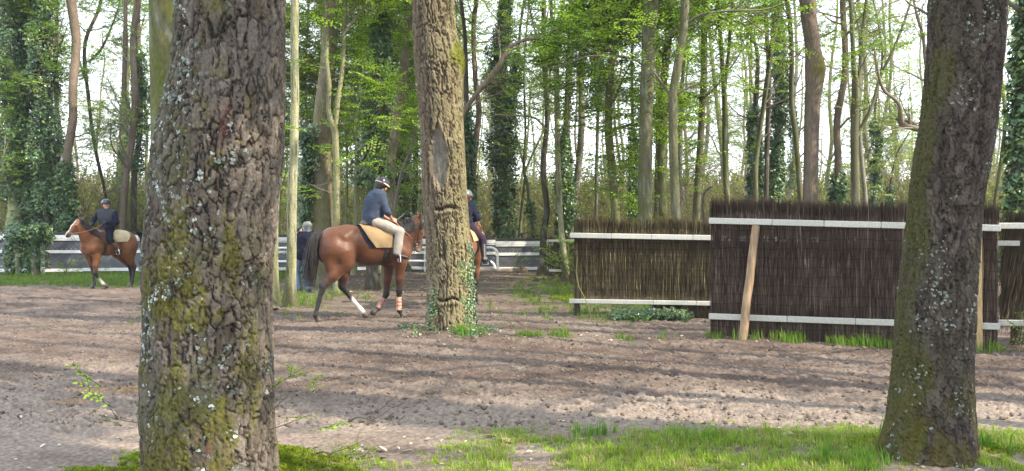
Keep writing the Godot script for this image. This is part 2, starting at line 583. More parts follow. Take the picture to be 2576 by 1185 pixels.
func trunk(mb: MB, pts: Array, sides: int, bark: String, sd: float, flare := 0.0) -> void:
	var cs: Array = BARKS[bark]
	var amp: float = cs[2]
	var b := mb.v.size()
	var k := pts.size()
	var u := Vector3(1, 0, 0)
	for i in k:
		var p: Vector4 = pts[i]
		var a: Vector4 = pts[maxi(i - 1, 0)]
		var e: Vector4 = pts[mini(i + 1, k - 1)]
		var dir := Vector3(e.x - a.x, e.y - a.y, e.z - a.z).normalized()
		u = (u - dir * u.dot(dir)).normalized()
		var w := dir.cross(u)
		var h: float = p.y
		for j in sides:
			var th := TAU * j / sides
			var o := u * cos(th) + w * sin(th)
			var r: float = p.w
			var nz := n1.get_noise_3d(o.x * 2.2 + sd * 9.0, h * 0.8, o.z * 2.2)
			var rd := absf(n2.get_noise_3d(o.x * 5.0 + sd * 3.0, h * 0.9, o.z * 5.0))
			r *= 1.0 + 0.06 * nz
			r += (0.3 - rd) * amp
			if flare > 0.0: r *= 1.0 + flare * exp(-maxf(h, 0.0) / 0.22) * (1.0 + 0.5 * n1.get_noise_2d(cos(th) * 1.3 + sd, sin(th) * 1.3))
			var mo := clampf(0.45 + nz * 1.1 + n1.get_noise_3d(o.x + sd, h * 2.0, o.z + 40.0) * 0.6 - 0.25 * o.x + 0.3 * exp(-h * 0.8), 0.0, 1.0)
			var col: Color = cs[0].lerp(cs[1], mo)
			col = col * (0.85 + 0.4 * rd + 0.2 * n1.get_noise_3d(o.x * 6.0, h * 5.0, o.z * 6.0 + sd))
			var li := n2.get_noise_3d(o.x * 3.5, h * 4.0 + sd, o.z * 3.5)
			if li > 0.34 and bark != "brown": col = col.lerp(Color(0.30, 0.32, 0.27), 0.45)
			if bark == "pale":      # knots, and a dark mossy foot
				if n2.get_noise_3d(o.x * 4.0 + 9.0, h * 9.0, o.z * 4.0) > 0.40: col *= 0.35
				col = col.lerp(Color(0.07, 0.075, 0.03), 0.8 * clampf(1.1 - h * 0.9 + nz, 0.0, 1.0))
			col.a = 1.0
			mb.v.append(Vector3(p.x, p.y, p.z) + o * r); mb.n.append(o); mb.c.append(col)
	for i in k - 1:
		for j in sides:
			var q := b + i * sides + j
			var q2 := b + i * sides + (j + 1) % sides
			mb.t.append(q); mb.t.append(q + sides); mb.t.append(q2)
			mb.t.append(q2); mb.t.append(q + sides); mb.t.append(q2 + sides)

func limb(mb: MB, p: Vector3, dir: Vector3, len: float, r: float, lvl: int, col: Color, tips: Array, wild := 0.26) -> void:
	var n: int = [7, 5, 4, 3][lvl]
	var ps := PackedVector3Array([p])
	var rs := PackedFloat32Array([r])
	var d := dir
	var q := p
	for i in n:
		d = (d + Vector3(rng.randf_range(-1, 1), rng.randf_range(-1, 1), rng.randf_range(-1, 1)) * wild + Vector3(0, 0.05, 0)).normalized()
		q += d * len / n
		ps.append(q)
		rs.append(r * (1.0 - 0.82 * float(i + 1) / n))
	mb.tube(ps, rs, [6, 4, 3, 3][lvl], col, col * 0.95)
	if lvl >= 2:
		tips.append([ps[n], d, lvl])
	if lvl == 3: return
	var kids: int = [6, 4, 2][lvl]
	for k in kids:
		var t := rng.randf_range(0.25, 0.98)
		var at := t * n
		var i := mini(int(at), n - 1)
		var c := ps[i].lerp(ps[i + 1], at - i)
		var along := (ps[i + 1] - ps[i]).normalized()
		var side := along.cross(Vector3(rng.randf_range(-1, 1), rng.randf_range(-0.6, 0.6), rng.randf_range(-1, 1))).normalized()
		var cd := (along * rng.randf_range(0.4, 0.9) + side * 0.9).normalized()
		limb(mb, c, cd, len * rng.randf_range(0.28, 0.55), maxf(rs[i] * rng.randf_range(0.35, 0.55), 0.0035), lvl + 1, col, tips, wild)

func at_height(pts: Array, h: float) -> Vector4:
	for i in pts.size() - 1:
		if pts[i + 1].y >= h:
			var t: float = clampf((h - pts[i].y) / maxf(pts[i + 1].y - pts[i].y, 0.001), 0.0, 1.0)
			return pts[i].lerp(pts[i + 1], t)
	return pts[pts.size() - 1]

func leaf_tone(kind: int) -> Color:
	var b := rng.randf_range(0.7, 1.2)
	match kind:
		0: return Color(0.27 * b, 0.42 * b, 0.05 * b)         # bright spring green
		1: return Color(0.29 * b, 0.37 * b, 0.085 * b)         # yellowish
		2: return Color(0.19 * b, 0.32 * b, 0.06 * b)         # deeper green
		_: return Color(0.38 * b, 0.36 * b, 0.15 * b)        # olive buds
	return Color.WHITE

func ivy_tone() -> Color:
	var b := rng.randf_range(0.55, 1.35)
	return Color(0.065 * b, 0.13 * b, 0.042 * b) if rng.randf() > 0.2 else Color(0.14 * b, 0.2 * b, 0.05 * b)

func ivy_on(parent: Node, pts: Array, lo: float, hi: float, thick: float, count: int, off := Vector3.ZERO) -> void:
	var xs := []
	var cs := []
	for i in count:
		var h := lerpf(lo, hi, rng.randf())
		var p := at_height(pts, h)
		var a := rng.randf() * TAU
		var lump := 0.55 + 0.9 * n1.get_noise_3d(cos(a) * 0.8 + p.x, h * 0.7, sin(a) * 0.8 + p.z)
		var taper := clampf((hi - h) / (0.3 * (hi - lo)), 0.25, 1.0) * clampf((h - lo) / 0.4 + 0.5, 0.4, 1.0)
		var o := Vector3(cos(a), rng.randf_range(-0.25, 0.35), sin(a))
		var r: float = p.w + maxf(0.03, thick * lump * taper) * sqrt(rng.randf())
		xs.append(facing(Vector3(p.x, h, p.z) + o * r - off, o + Vector3(rng.randf_range(-0.4, 0.4), 0.15, rng.randf_range(-0.4, 0.4)), rng.randf_range(0.7, 1.25), rng.randf_range(-0.7, 0.7)))
		cs.append(ivy_tone())
	for k in 3:
		var xk := []
		var ck := []
		for i in range(k, count, 3):
			xk.append(xs[i]); ck.append(cs[i])
		many("ivy", IVY[k], M.ivy, xk, ck, parent)

func leaves_on(parent: Node, tips: Array, share: float, kind: int, size: float, off := Vector3.ZERO, lowest := -1.0) -> void:
	var xs := [[], [], []]
	var cs := [[], [], []]
	for t in tips:
		var n := share
		while n > 0.0:
			if rng.randf() < n:
				var p: Vector3 = t[0] - off
				if p.y > lowest:
					var k := rng.randi() % 3
					xs[k].append(spray_at(p + Vector3(rng.randf_range(-0.12, 0.12), rng.randf_range(-0.1, 0.1), rng.randf_range(-0.12, 0.12)) * n, t[1] + Vector3(rng.randf_range(-0.6, 0.6), 0, rng.randf_range(-0.6, 0.6)), size * rng.randf_range(0.7, 1.3)))
					cs[k].append(leaf_tone(kind if rng.randf() > 0.2 else rng.randi() % 3))
			n -= 1.0
	for k in 3:
		if xs[k].size(): many("foliage", SPRAY[k], M.leaf, xs[k], cs[k], parent)

# one tree: rows from the ground up; o: bark, limbs, from (height of the first limb), reach, leaf, kind, size, ivy [[lo, hi, thick, count], ...], forks [rows, ...], arms [rows ...]
func tree(called: String, label: String, d: float, rows: Array, o := {}) -> Node3D:
	var sd := float(used.size()) * 0.37 + float(rows[0][0]) * 0.013
	var pts := spline(survey(rows, d, o.get("bend", 0.5), o.get("top", 13.0), sd), 0.16 if d < 23 else 0.22)
	var root := Vector3(pts[0].x, 0, pts[0].z)
	root.y = gy(root.x, root.z)
	for i in pts.size(): pts[i] -= Vector4(root.x, root.y, root.z, 0)
	var t := thing(called, label, "tree", root, 0.0, o.get("group", ""))
	var bark: String = o.get("bark", "beech")
	var mb := MB.new()
	trunk(mb, pts, 20 if d < 23 else 13, bark, sd, o.get("flare", 0.35))
	var stems := [pts]
	for fk in o.get("forks", []):
		var ps := []
		for r in fk:
			var q := P(r[0], r[1], d)
			var base := at_height(pts, q.y - root.y)
			ps.append(Vector4(q.x - root.x, q.y - root.y, base.z if ps.is_empty() else ps[ps.size() - 1].z + rng.randf_range(-0.15, 0.15), r[2] * d / F * 0.5))
		if o.get("grow", true):
			for g in 4:
				var l: Vector4 = ps[ps.size() - 1]
				var k: Vector4 = ps[ps.size() - 2]
				var dv := (Vector3(l.x - k.x, l.y - k.y, l.z - k.z).normalized() + Vector3(0, 0.25, 0)).normalized() * 1.3
				ps.append(Vector4(l.x + dv.x, l.y + dv.y, l.z + dv.z, l.w * 0.75))
		var sp := spline(ps, 0.2)
		trunk(mb, sp, 9, bark, sd + 1.0)
		stems.append(sp)
	if o.get("burl", false):      # a swelling under moss on the sunny side, where a limb was lost
		for i in mb.v.size():
			var q := mb.v[i]
			var c := at_height(pts, q.y)
			var e := exp(-pow((q.y - 5.0) / 0.32, 2.0)) * clampf(0.45 + (q.x - c.x) * 3.0 + (q.z - c.z) * 1.5, 0.0, 1.0)
			mb.v[i] = q + mb.n[i] * 0.09 * e
			mb.c[i] = mb.c[i].lerp(Color(0.13, 0.13, 0.02), clampf(e * 1.4 - 0.3, 0.0, 0.8))
	part("trunk", mb.mesh(), M[o.get("mat", "smooth_bark" if bark in ["beech", "horn", "pale", "green"] else "bark")], t)
	var tips := []
	var cb := MB.new()
	var tw: Color = BARKS[bark][0].lerp(Color(0.10, 0.085, 0.065), 0.5)
	for am in o.get("arms", []):       # single branches seen in the photograph
		var ps := PackedVector3Array()
		var rs := PackedFloat32Array()
		var z: float = at_height(pts, P(am[0][0], am[0][1], d).y - root.y).z
		for r in am:
			var q := P(r[0], r[1], d) - root
			ps.append(Vector3(q.x, q.y, z)); rs.append(r[2] * d / F * 0.5)
			z += rng.randf_range(-0.12, 0.16)
		var sm := []
		for i in ps.size(): sm.append(Vector4(ps[i].x, ps[i].y, ps[i].z, rs[i]))
		sm = spline(sm, 0.15)
		ps.clear(); rs.clear()
		for q in sm:
			ps.append(Vector3(q.x, q.y, q.z)); rs.append(q.w)
		cb.tube(ps, rs, 7, tw, tw)
		for k in o.get("arm_twigs", 7):
			var i := rng.randi_range(ps.size() / 4, ps.size() - 2)
			var along := (ps[i + 1] - ps[i]).normalized()
			limb(cb, ps[i], (along + Vector3(rng.randf_range(-1, 1), rng.randf_range(-0.5, 0.8), rng.randf_range(-1, 1))).normalized(), rng.randf_range(0.6, 1.4), rs[i] * 0.4, 2, tw, tips)
	var lo: float = o.get("from", 3.2)
	var reach: float = o.get("reach", 2.2)
	for i in o.get("limbs", 9):
		var st: Array = stems[rng.randi() % stems.size()]
		var hi: float = st[st.size() - 1].y
		var h := lerpf(maxf(lo, st[0].y), hi, pow(rng.randf(), 0.8))
		var p := at_height(st, h)
		var a := rng.randf() * TAU
		var ln := reach * rng.randf_range(0.6, 1.3) * lerpf(1.1, 0.55, h / 13.0)
		limb(cb, Vector3(p.x, p.y, p.z), Vector3(cos(a), rng.randf_range(0.1, 0.9), sin(a)).normalized(), ln, clampf(p.w * 0.4, 0.012, 0.06), 0, tw, tips)
	for i in o.get("shoots", 0):        # short leafy shoots straight from the stem
		var h := lerpf(o.get("shoot_from", 0.8), o.get("shoot_to", 7.0), rng.randf())
		var st: Array = stems[rng.randi() % stems.size()]
		if st[0].y > h: st = pts
		var p := at_height(st, h)
		var a := rng.randf() * TAU
		limb(cb, Vector3(p.x, p.y, p.z), Vector3(cos(a), rng.randf_range(-0.1, 0.4), sin(a)).normalized(), rng.randf_range(0.5, 1.2) * o.get("shoot_len", 1.0), 0.008, 2, tw, tips)
	if cb.v.size(): part("branches", cb.mesh(), M.twig, t, Vector3.ZERO, true)
	if o.get("leaf", 0.0) > 0.0: leaves_on(t, tips, o.leaf, o.get("kind", 0), o.get("size", 1.0))
	for iv in o.get("ivy", []): ivy_on(t, pts, iv[0], iv[1], iv[2], iv[3])
	return t

# a trunk close to the camera, its bark modelled down to the plates
func near_trunk(pts: Array, sides: int, style: String, seen_to: float) -> MB:
	var mb := MB.new()
	var sd := 3.1 if style == "plates" else 8.7
	var k := pts.size()
	for i in k:
		var p: Vector4 = pts[i]
		var a: Vector4 = pts[maxi(i - 1, 0)]
		var e: Vector4 = pts[mini(i + 1, k - 1)]
		var dir := Vector3(e.x - a.x, e.y - a.y, e.z - a.z).normalized()
		var u := (Vector3.RIGHT - dir * dir.x).normalized()
		var w := dir.cross(u)
		var h: float = p.y
		for j in sides:
			var th := TAU * j / sides
			var ca := cos(th)
			var sa := -sin(th)
			var o := u * ca - w * sa
			var R: float = p.w
			var s := Vector3(ca * R, h, sa * R)      # a point on the bark
			var big := n1.get_noise_3d(ca * 1.1 + sd, h * 0.7, sa * 1.1)
			var r := R * (1.0 + (0.014 if style == "plates" else 0.03) * big)
			var col := Color.BLACK
			var wx := n2.get_noise_3d(s.x * 9.0, h * 6.0, s.z * 9.0)
			var wy := n2.get_noise_3d(s.x * 7.0 + 31.0, h * 7.0, s.z * 7.0)
			var fine := n1.get_noise_3d(s.x * 45.0, h * 45.0, s.z * 45.0)
			if style == "plates":
				var q := Vector3(s.x * 18.5 + wx * 0.36, h * 6.4 + wy * 0.6, s.z * 18.5 + wx * 0.36)
				var jag := n2.get_noise_3d(s.x * 34.0, h * 22.0, s.z * 34.0)
				q += Vector3(jag, wx, jag) * 0.07
				var e1 := cellA.get_noise_3d(q.x, q.y, q.z) + 1.0
				var id := cellV.get_noise_3d(q.x, q.y, q.z)
				var q2 := Vector3(s.x * 32.0 + wy * 0.7 + jag * 0.2, h * 14.0 + wx * 0.9, s.z * 32.0 + wy * 0.6)
				var e2 := cellB.get_noise_3d(q2.x, q2.y, q2.z) + 1.0
				var deep := sst(0.45, -0.15, wx + big * 0.8)      # some joints stay shut
				var crack := 1.0 - (1.0 - sst(0.0, 0.10, e1)) * (0.25 + 0.75 * deep)
				var groove := absf(n1.get_noise_3d(s.x * 8.0 + wx * 0.30 + jag * 0.08, h * 1.5 + wy * 0.2, s.z * 8.0 + 19.0))
				crack = minf(crack, 0.1 + 0.9 * sst(0.0, 0.06, groove))
				# thin flakes: each small plate lies at its own level with a sharp edge
				var flake := sst(0.0, 0.07, e2)
				var lev := n3.get_noise_3d(floorf(id * 50.0), floorf(q2.x * 0.9), floorf(q2.y * 0.9 + q2.z))
				var lent := sst(0.10, 0.35, n2.get_noise_3d(s.x * 16.0, h * 80.0, s.z * 16.0)) * sst(0.0, 0.4, id + ca * 0.35)
				r += crack * 0.016 + sst(0.05, 0.3, e1) * 0.004 + flake * 0.002 + lev * 0.003 + id * 0.005 + fine * 0.0012 + lent * 0.0015 - 0.018
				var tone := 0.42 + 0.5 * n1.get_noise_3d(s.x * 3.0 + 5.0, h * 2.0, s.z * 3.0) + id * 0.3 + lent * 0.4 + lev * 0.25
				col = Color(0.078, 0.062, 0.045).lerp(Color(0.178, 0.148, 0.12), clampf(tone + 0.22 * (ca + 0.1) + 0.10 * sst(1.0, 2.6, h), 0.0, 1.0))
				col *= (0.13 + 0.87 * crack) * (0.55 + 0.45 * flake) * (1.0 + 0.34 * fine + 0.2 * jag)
				# where a flake has dropped the bark shows red
				var redm := exp(-(pow((h - 2.16) / 0.10, 2.0) + pow((ca - 0.35) / 0.09, 2.0))) + exp(-(pow((h - 0.38) / 0.12, 2.0) + pow((ca - 0.35) / 0.15, 2.0))) * sst(-0.3, 0.2, id)
				col = col.lerp(Color(0.16, 0.065, 0.05), clampf(redm * 0.7, 0.0, 0.6))
				var mo := sst(-0.05, 0.30, n1.get_noise_3d(s.x * 4.0 + 20.0, h * 2.2, s.z * 4.0) * 0.9 + 0.42 * sst(2.0, 1.45, h) + 0.15 * sst(1.0, 0.2, h) - 0.6 * absf(ca + 0.12) - 0.12)
				mo = maxf(mo, 0.8 * sst(0.25, 0.5, exp(-(pow((ca - 0.86) / 0.09, 2.0) + pow((h - 0.75) / 0.35, 2.0))) + big * 0.15))
				mo *= sst(-0.25, 0.25, fine * 0.6 + wx * 0.5 + jag * 0.35 + 0.12)
				mo = maxf(mo, 0.55 * sst(0.1, 0.5, wy + jag * 0.4 - 0.5 * absf(ca + 0.1) + 0.2 * sst(2.2, 1.0, h)))
				if mo > 0.01:
					col = col.lerp(Color(0.085, 0.077, 0.014).lerp(Color(0.14, 0.135, 0.022), clampf(0.5 + fine * 1.5, 0.0, 1.0)), mo * 0.85)
					r += mo * (0.004 + 0.003 * fine)
				var gl := sst(0.0, 0.4, n1.get_noise_3d(s.x * 2.5 + 60.0, h * 1.6, s.z * 2.5) - 0.25 * ca) * 0.35
				col = col.lerp(Color(0.11, 0.115, 0.055), gl * crack)
			elif style == "scales":
				var q := Vector3(s.x * 22.0 + wx * 0.8, h * 8.5 + wy * 1.2, s.z * 22.0 + wx * 0.8)
				var jag := n2.get_noise_3d(s.x * 42.0, h * 34.0, s.z * 42.0)
				q += Vector3(jag, wx, jag) * 0.2
				var e1 := cellA.get_noise_3d(q.x, q.y, q.z) + 1.0
				var id := cellV.get_noise_3d(q.x, q.y, q.z)
				var groove := absf(n1.get_noise_3d(s.x * 12.0 + wx * 0.5 + jag * 0.2, h * 1.9, s.z * 12.0 + 77.0))
				var crack := sst(0.0, 0.13, e1)
				var gv := sst(0.0, 0.10, groove)
				r += crack * 0.008 + gv * 0.011 + id * 0.004 + fine * 0.0025 + jag * 0.002 - 0.014
				col = Color(0.058, 0.045, 0.036).lerp(Color(0.12, 0.095, 0.078), clampf(0.5 + id * 0.5 + 0.6 * wx, 0.0, 1.0))
				col *= (0.4 + 0.6 * crack) * (0.5 + 0.5 * gv) * (1.0 + 0.3 * fine + 0.2 * jag)
				var mo := sst(0.0, 0.4, n1.get_noise_3d(s.x * 4.0, h * 1.6 + 8.0, s.z * 4.0) * 0.9 - 1.2 * (ca + 0.72) + 0.25 * sst(2.2, 0.6, h)) * sst(-0.5, 0.2, fine + jag * 0.5 + 0.1)
				col = col.lerp(Color(0.075, 0.078, 0.012), mo * 0.8)
				r += mo * 0.004
				var gl := sst(-0.1, 0.5, n1.get_noise_3d(s.x * 3.0 + 60.0, h * 1.2, s.z * 3.0) + 0.3 * sst(2.0, 0.8, h) - 0.3 * ca) * 0.3
				col = col.lerp(Color(0.085, 0.08, 0.045), gl * crack)
				var base := sst(0.9, 0.1, h) * sst(-0.2, 0.3, n1.get_noise_3d(s.x * 5.0 + 9.0, h * 3.0, s.z * 5.0))
				col = col.lerp(Color(0.10, 0.085, 0.015), base * 0.6)
			else:      # furrowed oak
				var fu := Vector3(s.x * 15.0 + wx * 0.35, h * 1.5 + wy * 0.35, s.z * 15.0)
				var ri := absf(n2.get_noise_3d(fu.x, fu.y, fu.z))
				var ri2 := absf(n2.get_noise_3d(fu.x * 1.7 + 11.0, fu.y * 1.5, fu.z * 1.7))
				var cr := cellA.get_noise_3d(s.x * 26.0 + wx, h * 9.0 + wy * 2.0, s.z * 26.0) + 1.0
				var up := sst(0.01, 0.20, ri) * (0.55 + 0.45 * sst(0.0, 0.18, ri2))
				r += (up - 0.6) * 0.032 + sst(0.0, 0.2, cr) * 0.004 + fine * 0.002
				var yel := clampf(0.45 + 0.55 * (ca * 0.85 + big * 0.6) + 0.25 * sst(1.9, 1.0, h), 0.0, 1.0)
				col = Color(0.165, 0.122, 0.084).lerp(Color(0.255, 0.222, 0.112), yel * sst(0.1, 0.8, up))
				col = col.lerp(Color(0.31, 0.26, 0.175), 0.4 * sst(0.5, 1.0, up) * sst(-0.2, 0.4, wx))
				col *= (0.40 + 0.60 * sst(0.0, 0.55, up)) * (1.0 + 0.25 * fine)
				# an old healed wound: smooth grey wood under a pointed lip
				var sx: float = (ca * R + 0.04) / 0.115
				var sy := (h - 2.56) / 0.44
				if sa > 0.2 and h > 1.9 and h < 3.2:
					var wound: float = sx * sx * (1.0 + 0.8 * sst(0.2, 1.0, sy)) + sy * sy
					var inm := sst(1.05, 0.8, wound + wx * 0.25)
					if inm > 0.0:
						r = lerpf(r, R * (1.0 + 0.035 * big) - 0.012 - 0.022 * (1.0 - minf(wound, 1.0)) + 0.005 * fine + 0.01 * n2.get_noise_3d(s.x * 18.0, h * 5.0, s.z * 18.0), inm)
						col = col.lerp(Color(0.19, 0.165, 0.13) * (1.0 + 0.4 * wx), inm)
					r += 0.022 * exp(-pow((wound - 1.25) / 0.22, 2.0))
				# two old cuts across the bark
				for cut in [[1.84, -0.45, 0.6, 0.024], [0.565, -0.45, 0.45, 0.016]]:
					var ch: float = cut[0] + 0.012 * sin(ca * 7.0) + 0.01 * wx
					if sa > 0.0 and ca > cut[1] and ca < cut[2]:
						var g := exp(-pow((h - ch) / cut[3], 2.0))
						r -= 0.06 * g
						col *= 1.0 - 0.5 * g
						r += 0.02 * exp(-pow((h - ch + 0.05) / 0.03, 2.0))
				# a mossy burl high on the trunk
				var bu := exp(-(pow((h - 3.95) / 0.28, 2.0) + (1.0 - ca) * 2.2))
				r += 0.10 * bu
				col = col.lerp(Color(0.14, 0.15, 0.02), sst(0.3, 0.6, bu + wx * 0.2))
			col.a = 1.0
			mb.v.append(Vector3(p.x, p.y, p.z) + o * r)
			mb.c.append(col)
	mb.n.resize(mb.v.size())
	for i in k:
		for j in sides:
			var c := i * sides + j
			var du := mb.v[i * sides + (j + 1) % sides] - mb.v[i * sides + (j + sides - 1) % sides]
			var dv := mb.v[mini(i + 1, k - 1) * sides + j] - mb.v[maxi(i - 1, 0) * sides + j]
			mb.n[c] = dv.cross(du).normalized()
			if mb.n[c].dot(mb.v[c] - Vector3(pts[i].x, pts[i].y, pts[i].z)) < 0: mb.n[c] = -mb.n[c]
	for i in k - 1:
		for j in sides:
			var q := i * sides + j
			var q2 := i * sides + (j + 1) % sides
			mb.t.append(q); mb.t.append(q + sides); mb.t.append(q2)
			mb.t.append(q2); mb.t.append(q + sides); mb.t.append(q2 + sides)
	return mb

func thin_out(pts: Array, fine: float, coarse: float, upto: float) -> Array:
	var all := spline(pts, fine)
	var out := []
	var last := -9.0
	for p in all:
		if p.y < upto or p.y - last > coarse:
			out.append(p)
			last = p.y
	return out

# crusts of pale lichen: small ragged rosettes lying on the bark
func lichen(parent: Node, mb: MB, sides: int, count: int, ok: Callable, size: float, bright := 0.22) -> void:
	var ros := []
	for k in 2:
		var m := MB.new()
		for i in 9:
			var a := rng.randf() * TAU
			var r := rng.randf_range(0.0, 0.75)
			var p := Vector3(cos(a) * r, sin(a) * r, rng.randf_range(0.05, 0.25))
			var s := rng.randf_range(0.22, 0.5)
			var ring := []
			var g := rng.randf_range(0.75, 1.1)
			for j in 6:
				var b := -TAU * j / 6.0
				ring.append(p + Vector3(cos(b) * s * rng.randf_range(0.6, 1.1), sin(b) * s * rng.randf_range(0.6, 1.1), rng.randf_range(-0.12, 0.12)))
			m.face(ring, Color(g, g, g))
		ros.append(m.mesh())
	var xs := [[], []]
	var cs := [[], []]
	var n := 0
	var tries := 0
	while n < count and tries < count * 60:
		tries += 1
		var i := rng.randi() % mb.v.size()
		var p := mb.v[i]
		var o := mb.n[i]
		if not ok.call(p, o): continue
		var k := rng.randi() % 2
		for c in rng.randi_range(1, 5):
			var q := i + rng.randi_range(-7, 7) + sides * rng.randi_range(-8, 8)
			if c == 0 or q < 0 or q >= mb.v.size(): q = i
			xs[k].append(facing(mb.v[q] - mb.n[q] * 0.001, mb.n[q], size * rng.randf_range(0.25, 1.1), rng.randf() * TAU))
			var b := rng.randf_range(0.6, 1.1)
			cs[k].append(Color(0.23 * b, 0.265 * b, 0.225 * b) if rng.randf() > bright else Color(0.40 * b, 0.42 * b, 0.38 * b))
		n += 1
	for k in 2: many("lichen", ros[k], M.litter, xs[k], cs[k], parent)

func near_trees() -> void:
	# the thick scaly trunk at the left
	var rows := [[531, 1262, 356], [528, 1185, 334], [522, 980, 324], [524, 810, 314], [524, 675, 318], [535, 535, 320], [548, 400, 318], [563, 300, 302], [577, 150, 276], [583, 0, 268], [590, -160, 255]]
	var pts := []
	for r in rows:
		var p := P(r[0], r[1], 5.2)
		pts.append(Vector4(p.x, p.y, p.z, r[2] * 5.2 / F * 0.5 * 0.985))
	pts[0].y = -0.2
	for q in [[5.5, 0.25], [8.0, 0.2], [11.0, 0.12]]: pts.append(Vector4(pts[9].x + 0.05 * q[0] - 0.15, q[0], -5.2 + 0.03 * q[0], q[1]))
	var root := Vector3(pts[0].x, 0, -5.2)
	for i in pts.size(): pts[i] -= Vector4(root.x, 0, root.z, 0)
	var t := thing("pine_tree", "thick trunk with flaking plated bark, pale lichen and olive moss, nearest of all trees", "tree", root)
	var mb := near_trunk(thin_out(pts, 0.0072, 0.06, 3.0), 330, "plates", 3.0)
	part("trunk", mb.mesh(), M.near_bark, t)
	lichen(t, mb, 330, 420, func(p: Vector3, o: Vector3): return o.z > -0.2 and p.y < 3.0 and n1.get_noise_3d(p.x * 3.0, p.y * 2.4, p.z * 3.0 + 50.0) - 0.45 * o.x + (0.1 if p.y < 1.7 else 0.0) > 0.16, 0.02, 0.3)
	var tw := Color(0.10, 0.075, 0.05)
	var cb := MB.new()
	var tips := []
	for s in [[Vector3(-0.36, 0.44, 0.1), Vector3(-0.95, 0.05, 0.1), 0.2], [Vector3(0.36, 0.40, 0.1), Vector3(0.9, 0.2, 0.15), 0.32], [Vector3(0.36, 0.5, 0.05), Vector3(0.8, 0.6, 0.2), 0.22]]:
		limb(cb, s[0], s[1].normalized(), s[2], 0.004, 2, tw, tips, 0.12)
	for i in 10:
		var h := rng.randf_range(4.5, 10.5)
		var p := at_height(pts, h)
		var a := rng.randf() * TAU
		limb(cb, Vector3(p.x, p.y, p.z), Vector3(cos(a), 0.25, sin(a)).normalized(), 2.6, 0.05, 0, tw, tips)
	part("branches", cb.mesh(), M.twig, t, Vector3.ZERO, true)
	var low := tips.filter(func(q): return q[0].y < 1.5)
	leaves_on(t, low, 1.0, 0, 0.34)
	leaves_on(t, tips.filter(func(q): return q[0].y > 4.0), 0.5, 2, 1.2)
	lap(" left trunk")
	# the leaning dark trunk at the right
	rows = [[2334, 1215, 290], [2336, 1155, 243], [2342, 1068, 211], [2347, 945, 190], [2356, 770, 182], [2374, 560, 169], [2387, 450, 172], [2410, 300, 173], [2424, 150, 174], [2433, 0, 178], [2450, -160, 172]]
	pts = []
	for r in rows:
		var p := P(r[0], r[1], 5.75)
		pts.append(Vector4(p.x, p.y, p.z, r[2] * 5.75 / F * 0.5 * 0.985))
	pts[0].y = -0.15
	for q in [[5.0, 0.2], [8.0, 0.16], [11.0, 0.09]]: pts.append(Vector4(pts[9].x + 0.09 * q[0] - 0.2, q[0], -5.75 - 0.02 * q[0], q[1]))
	root = Vector3(pts[0].x, 0, -5.75)
	for i in pts.size(): pts[i] -= Vector4(root.x, 0, root.z, 0)
	t = thing("leaning_tree", "dark leaning trunk with fine scaly bark standing in the grass before the brush hurdle", "tree", root)
	mb = near_trunk(thin_out(pts, 0.0075, 0.06, 3.3), 230, "scales", 3.3)
	part("trunk", mb.mesh(), M.near_bark, t)
	lichen(t, mb, 230, 210, func(p: Vector3, o: Vector3): return o.z > -0.2 and p.y < 3.3 and n1.get_noise_3d(p.x * 3.0, p.y * 2.0 + 7.0, p.z * 3.0) + (0.25 if p.y > 0.5 and p.y < 1.5 and o.x < 0.5 else 0.0) > 0.20, 0.014, 0.03)
	cb = MB.new()
	tips = []
	for i in 11:
		var h := rng.randf_range(4.6, 10.8)
		var p := at_height(pts, h)
		var a := rng.randf() * TAU
		limb(cb, Vector3(p.x, p.y, p.z), Vector3(cos(a), 0.25, sin(a)).normalized(), 2.6, 0.05, 0, tw, tips)
	part("branches", cb.mesh(), M.twig, t, Vector3.ZERO, true)
	leaves_on(t, tips, 0.6, 2, 1.2)
	lap(" right trunk")
	# the furrowed oak in the middle
	rows = [[1131, 880, 150], [1131, 850, 133], [1131, 770, 117], [1129, 632, 112], [1119, 480, 109], [1113, 341, 107], [1106, 213, 112], [1096, 130, 108], [1090, 0, 104], [1086, -120, 100]]
	pts = []
	for r in rows:
		var p := P(r[0], r[1], 12.66)
		pts.append(Vector4(p.x, p.y, p.z, r[2] * 12.66 / F * 0.5 * 0.97))
	for q in [[6.5, 0.27], [9.5, 0.2], [13.0, 0.1]]: pts.append(Vector4(pts[8].x - 0.02 * q[0], q[0], -12.66, q[1]))
	root = Vector3(pts[0].x, 0, -12.66)
	for i in pts.size(): pts[i] -= Vector4(root.x, 0, root.z, 0)
	t = thing("oak_tree", "furrowed oak trunk with a healed wound and ivy at its foot, before the rider", "tree", root)
	mb = near_trunk(thin_out(pts, 0.0135, 0.07, 5.0), 190, "oak", 5.0)
	part("trunk", mb.mesh(), M.near_bark, t)
	cb = MB.new()
	tips = []
	for i in 13:
		var h := rng.randf_range(6.0, 12.5)
		var p := at_height(pts, h)
		var a := rng.randf() * TAU
		limb(cb, Vector3(p.x, p.y, p.z), Vector3(cos(a), 0.3, sin(a)).normalized(), 3.2, 0.06, 0, tw, tips)
	part("branches", cb.mesh(), M.twig, t, Vector3.ZERO, true)
	leaves_on(t, tips, 0.7, 1, 1.2)
	# ivy climbing the right side of its foot
	var xs := []
	var cs := []
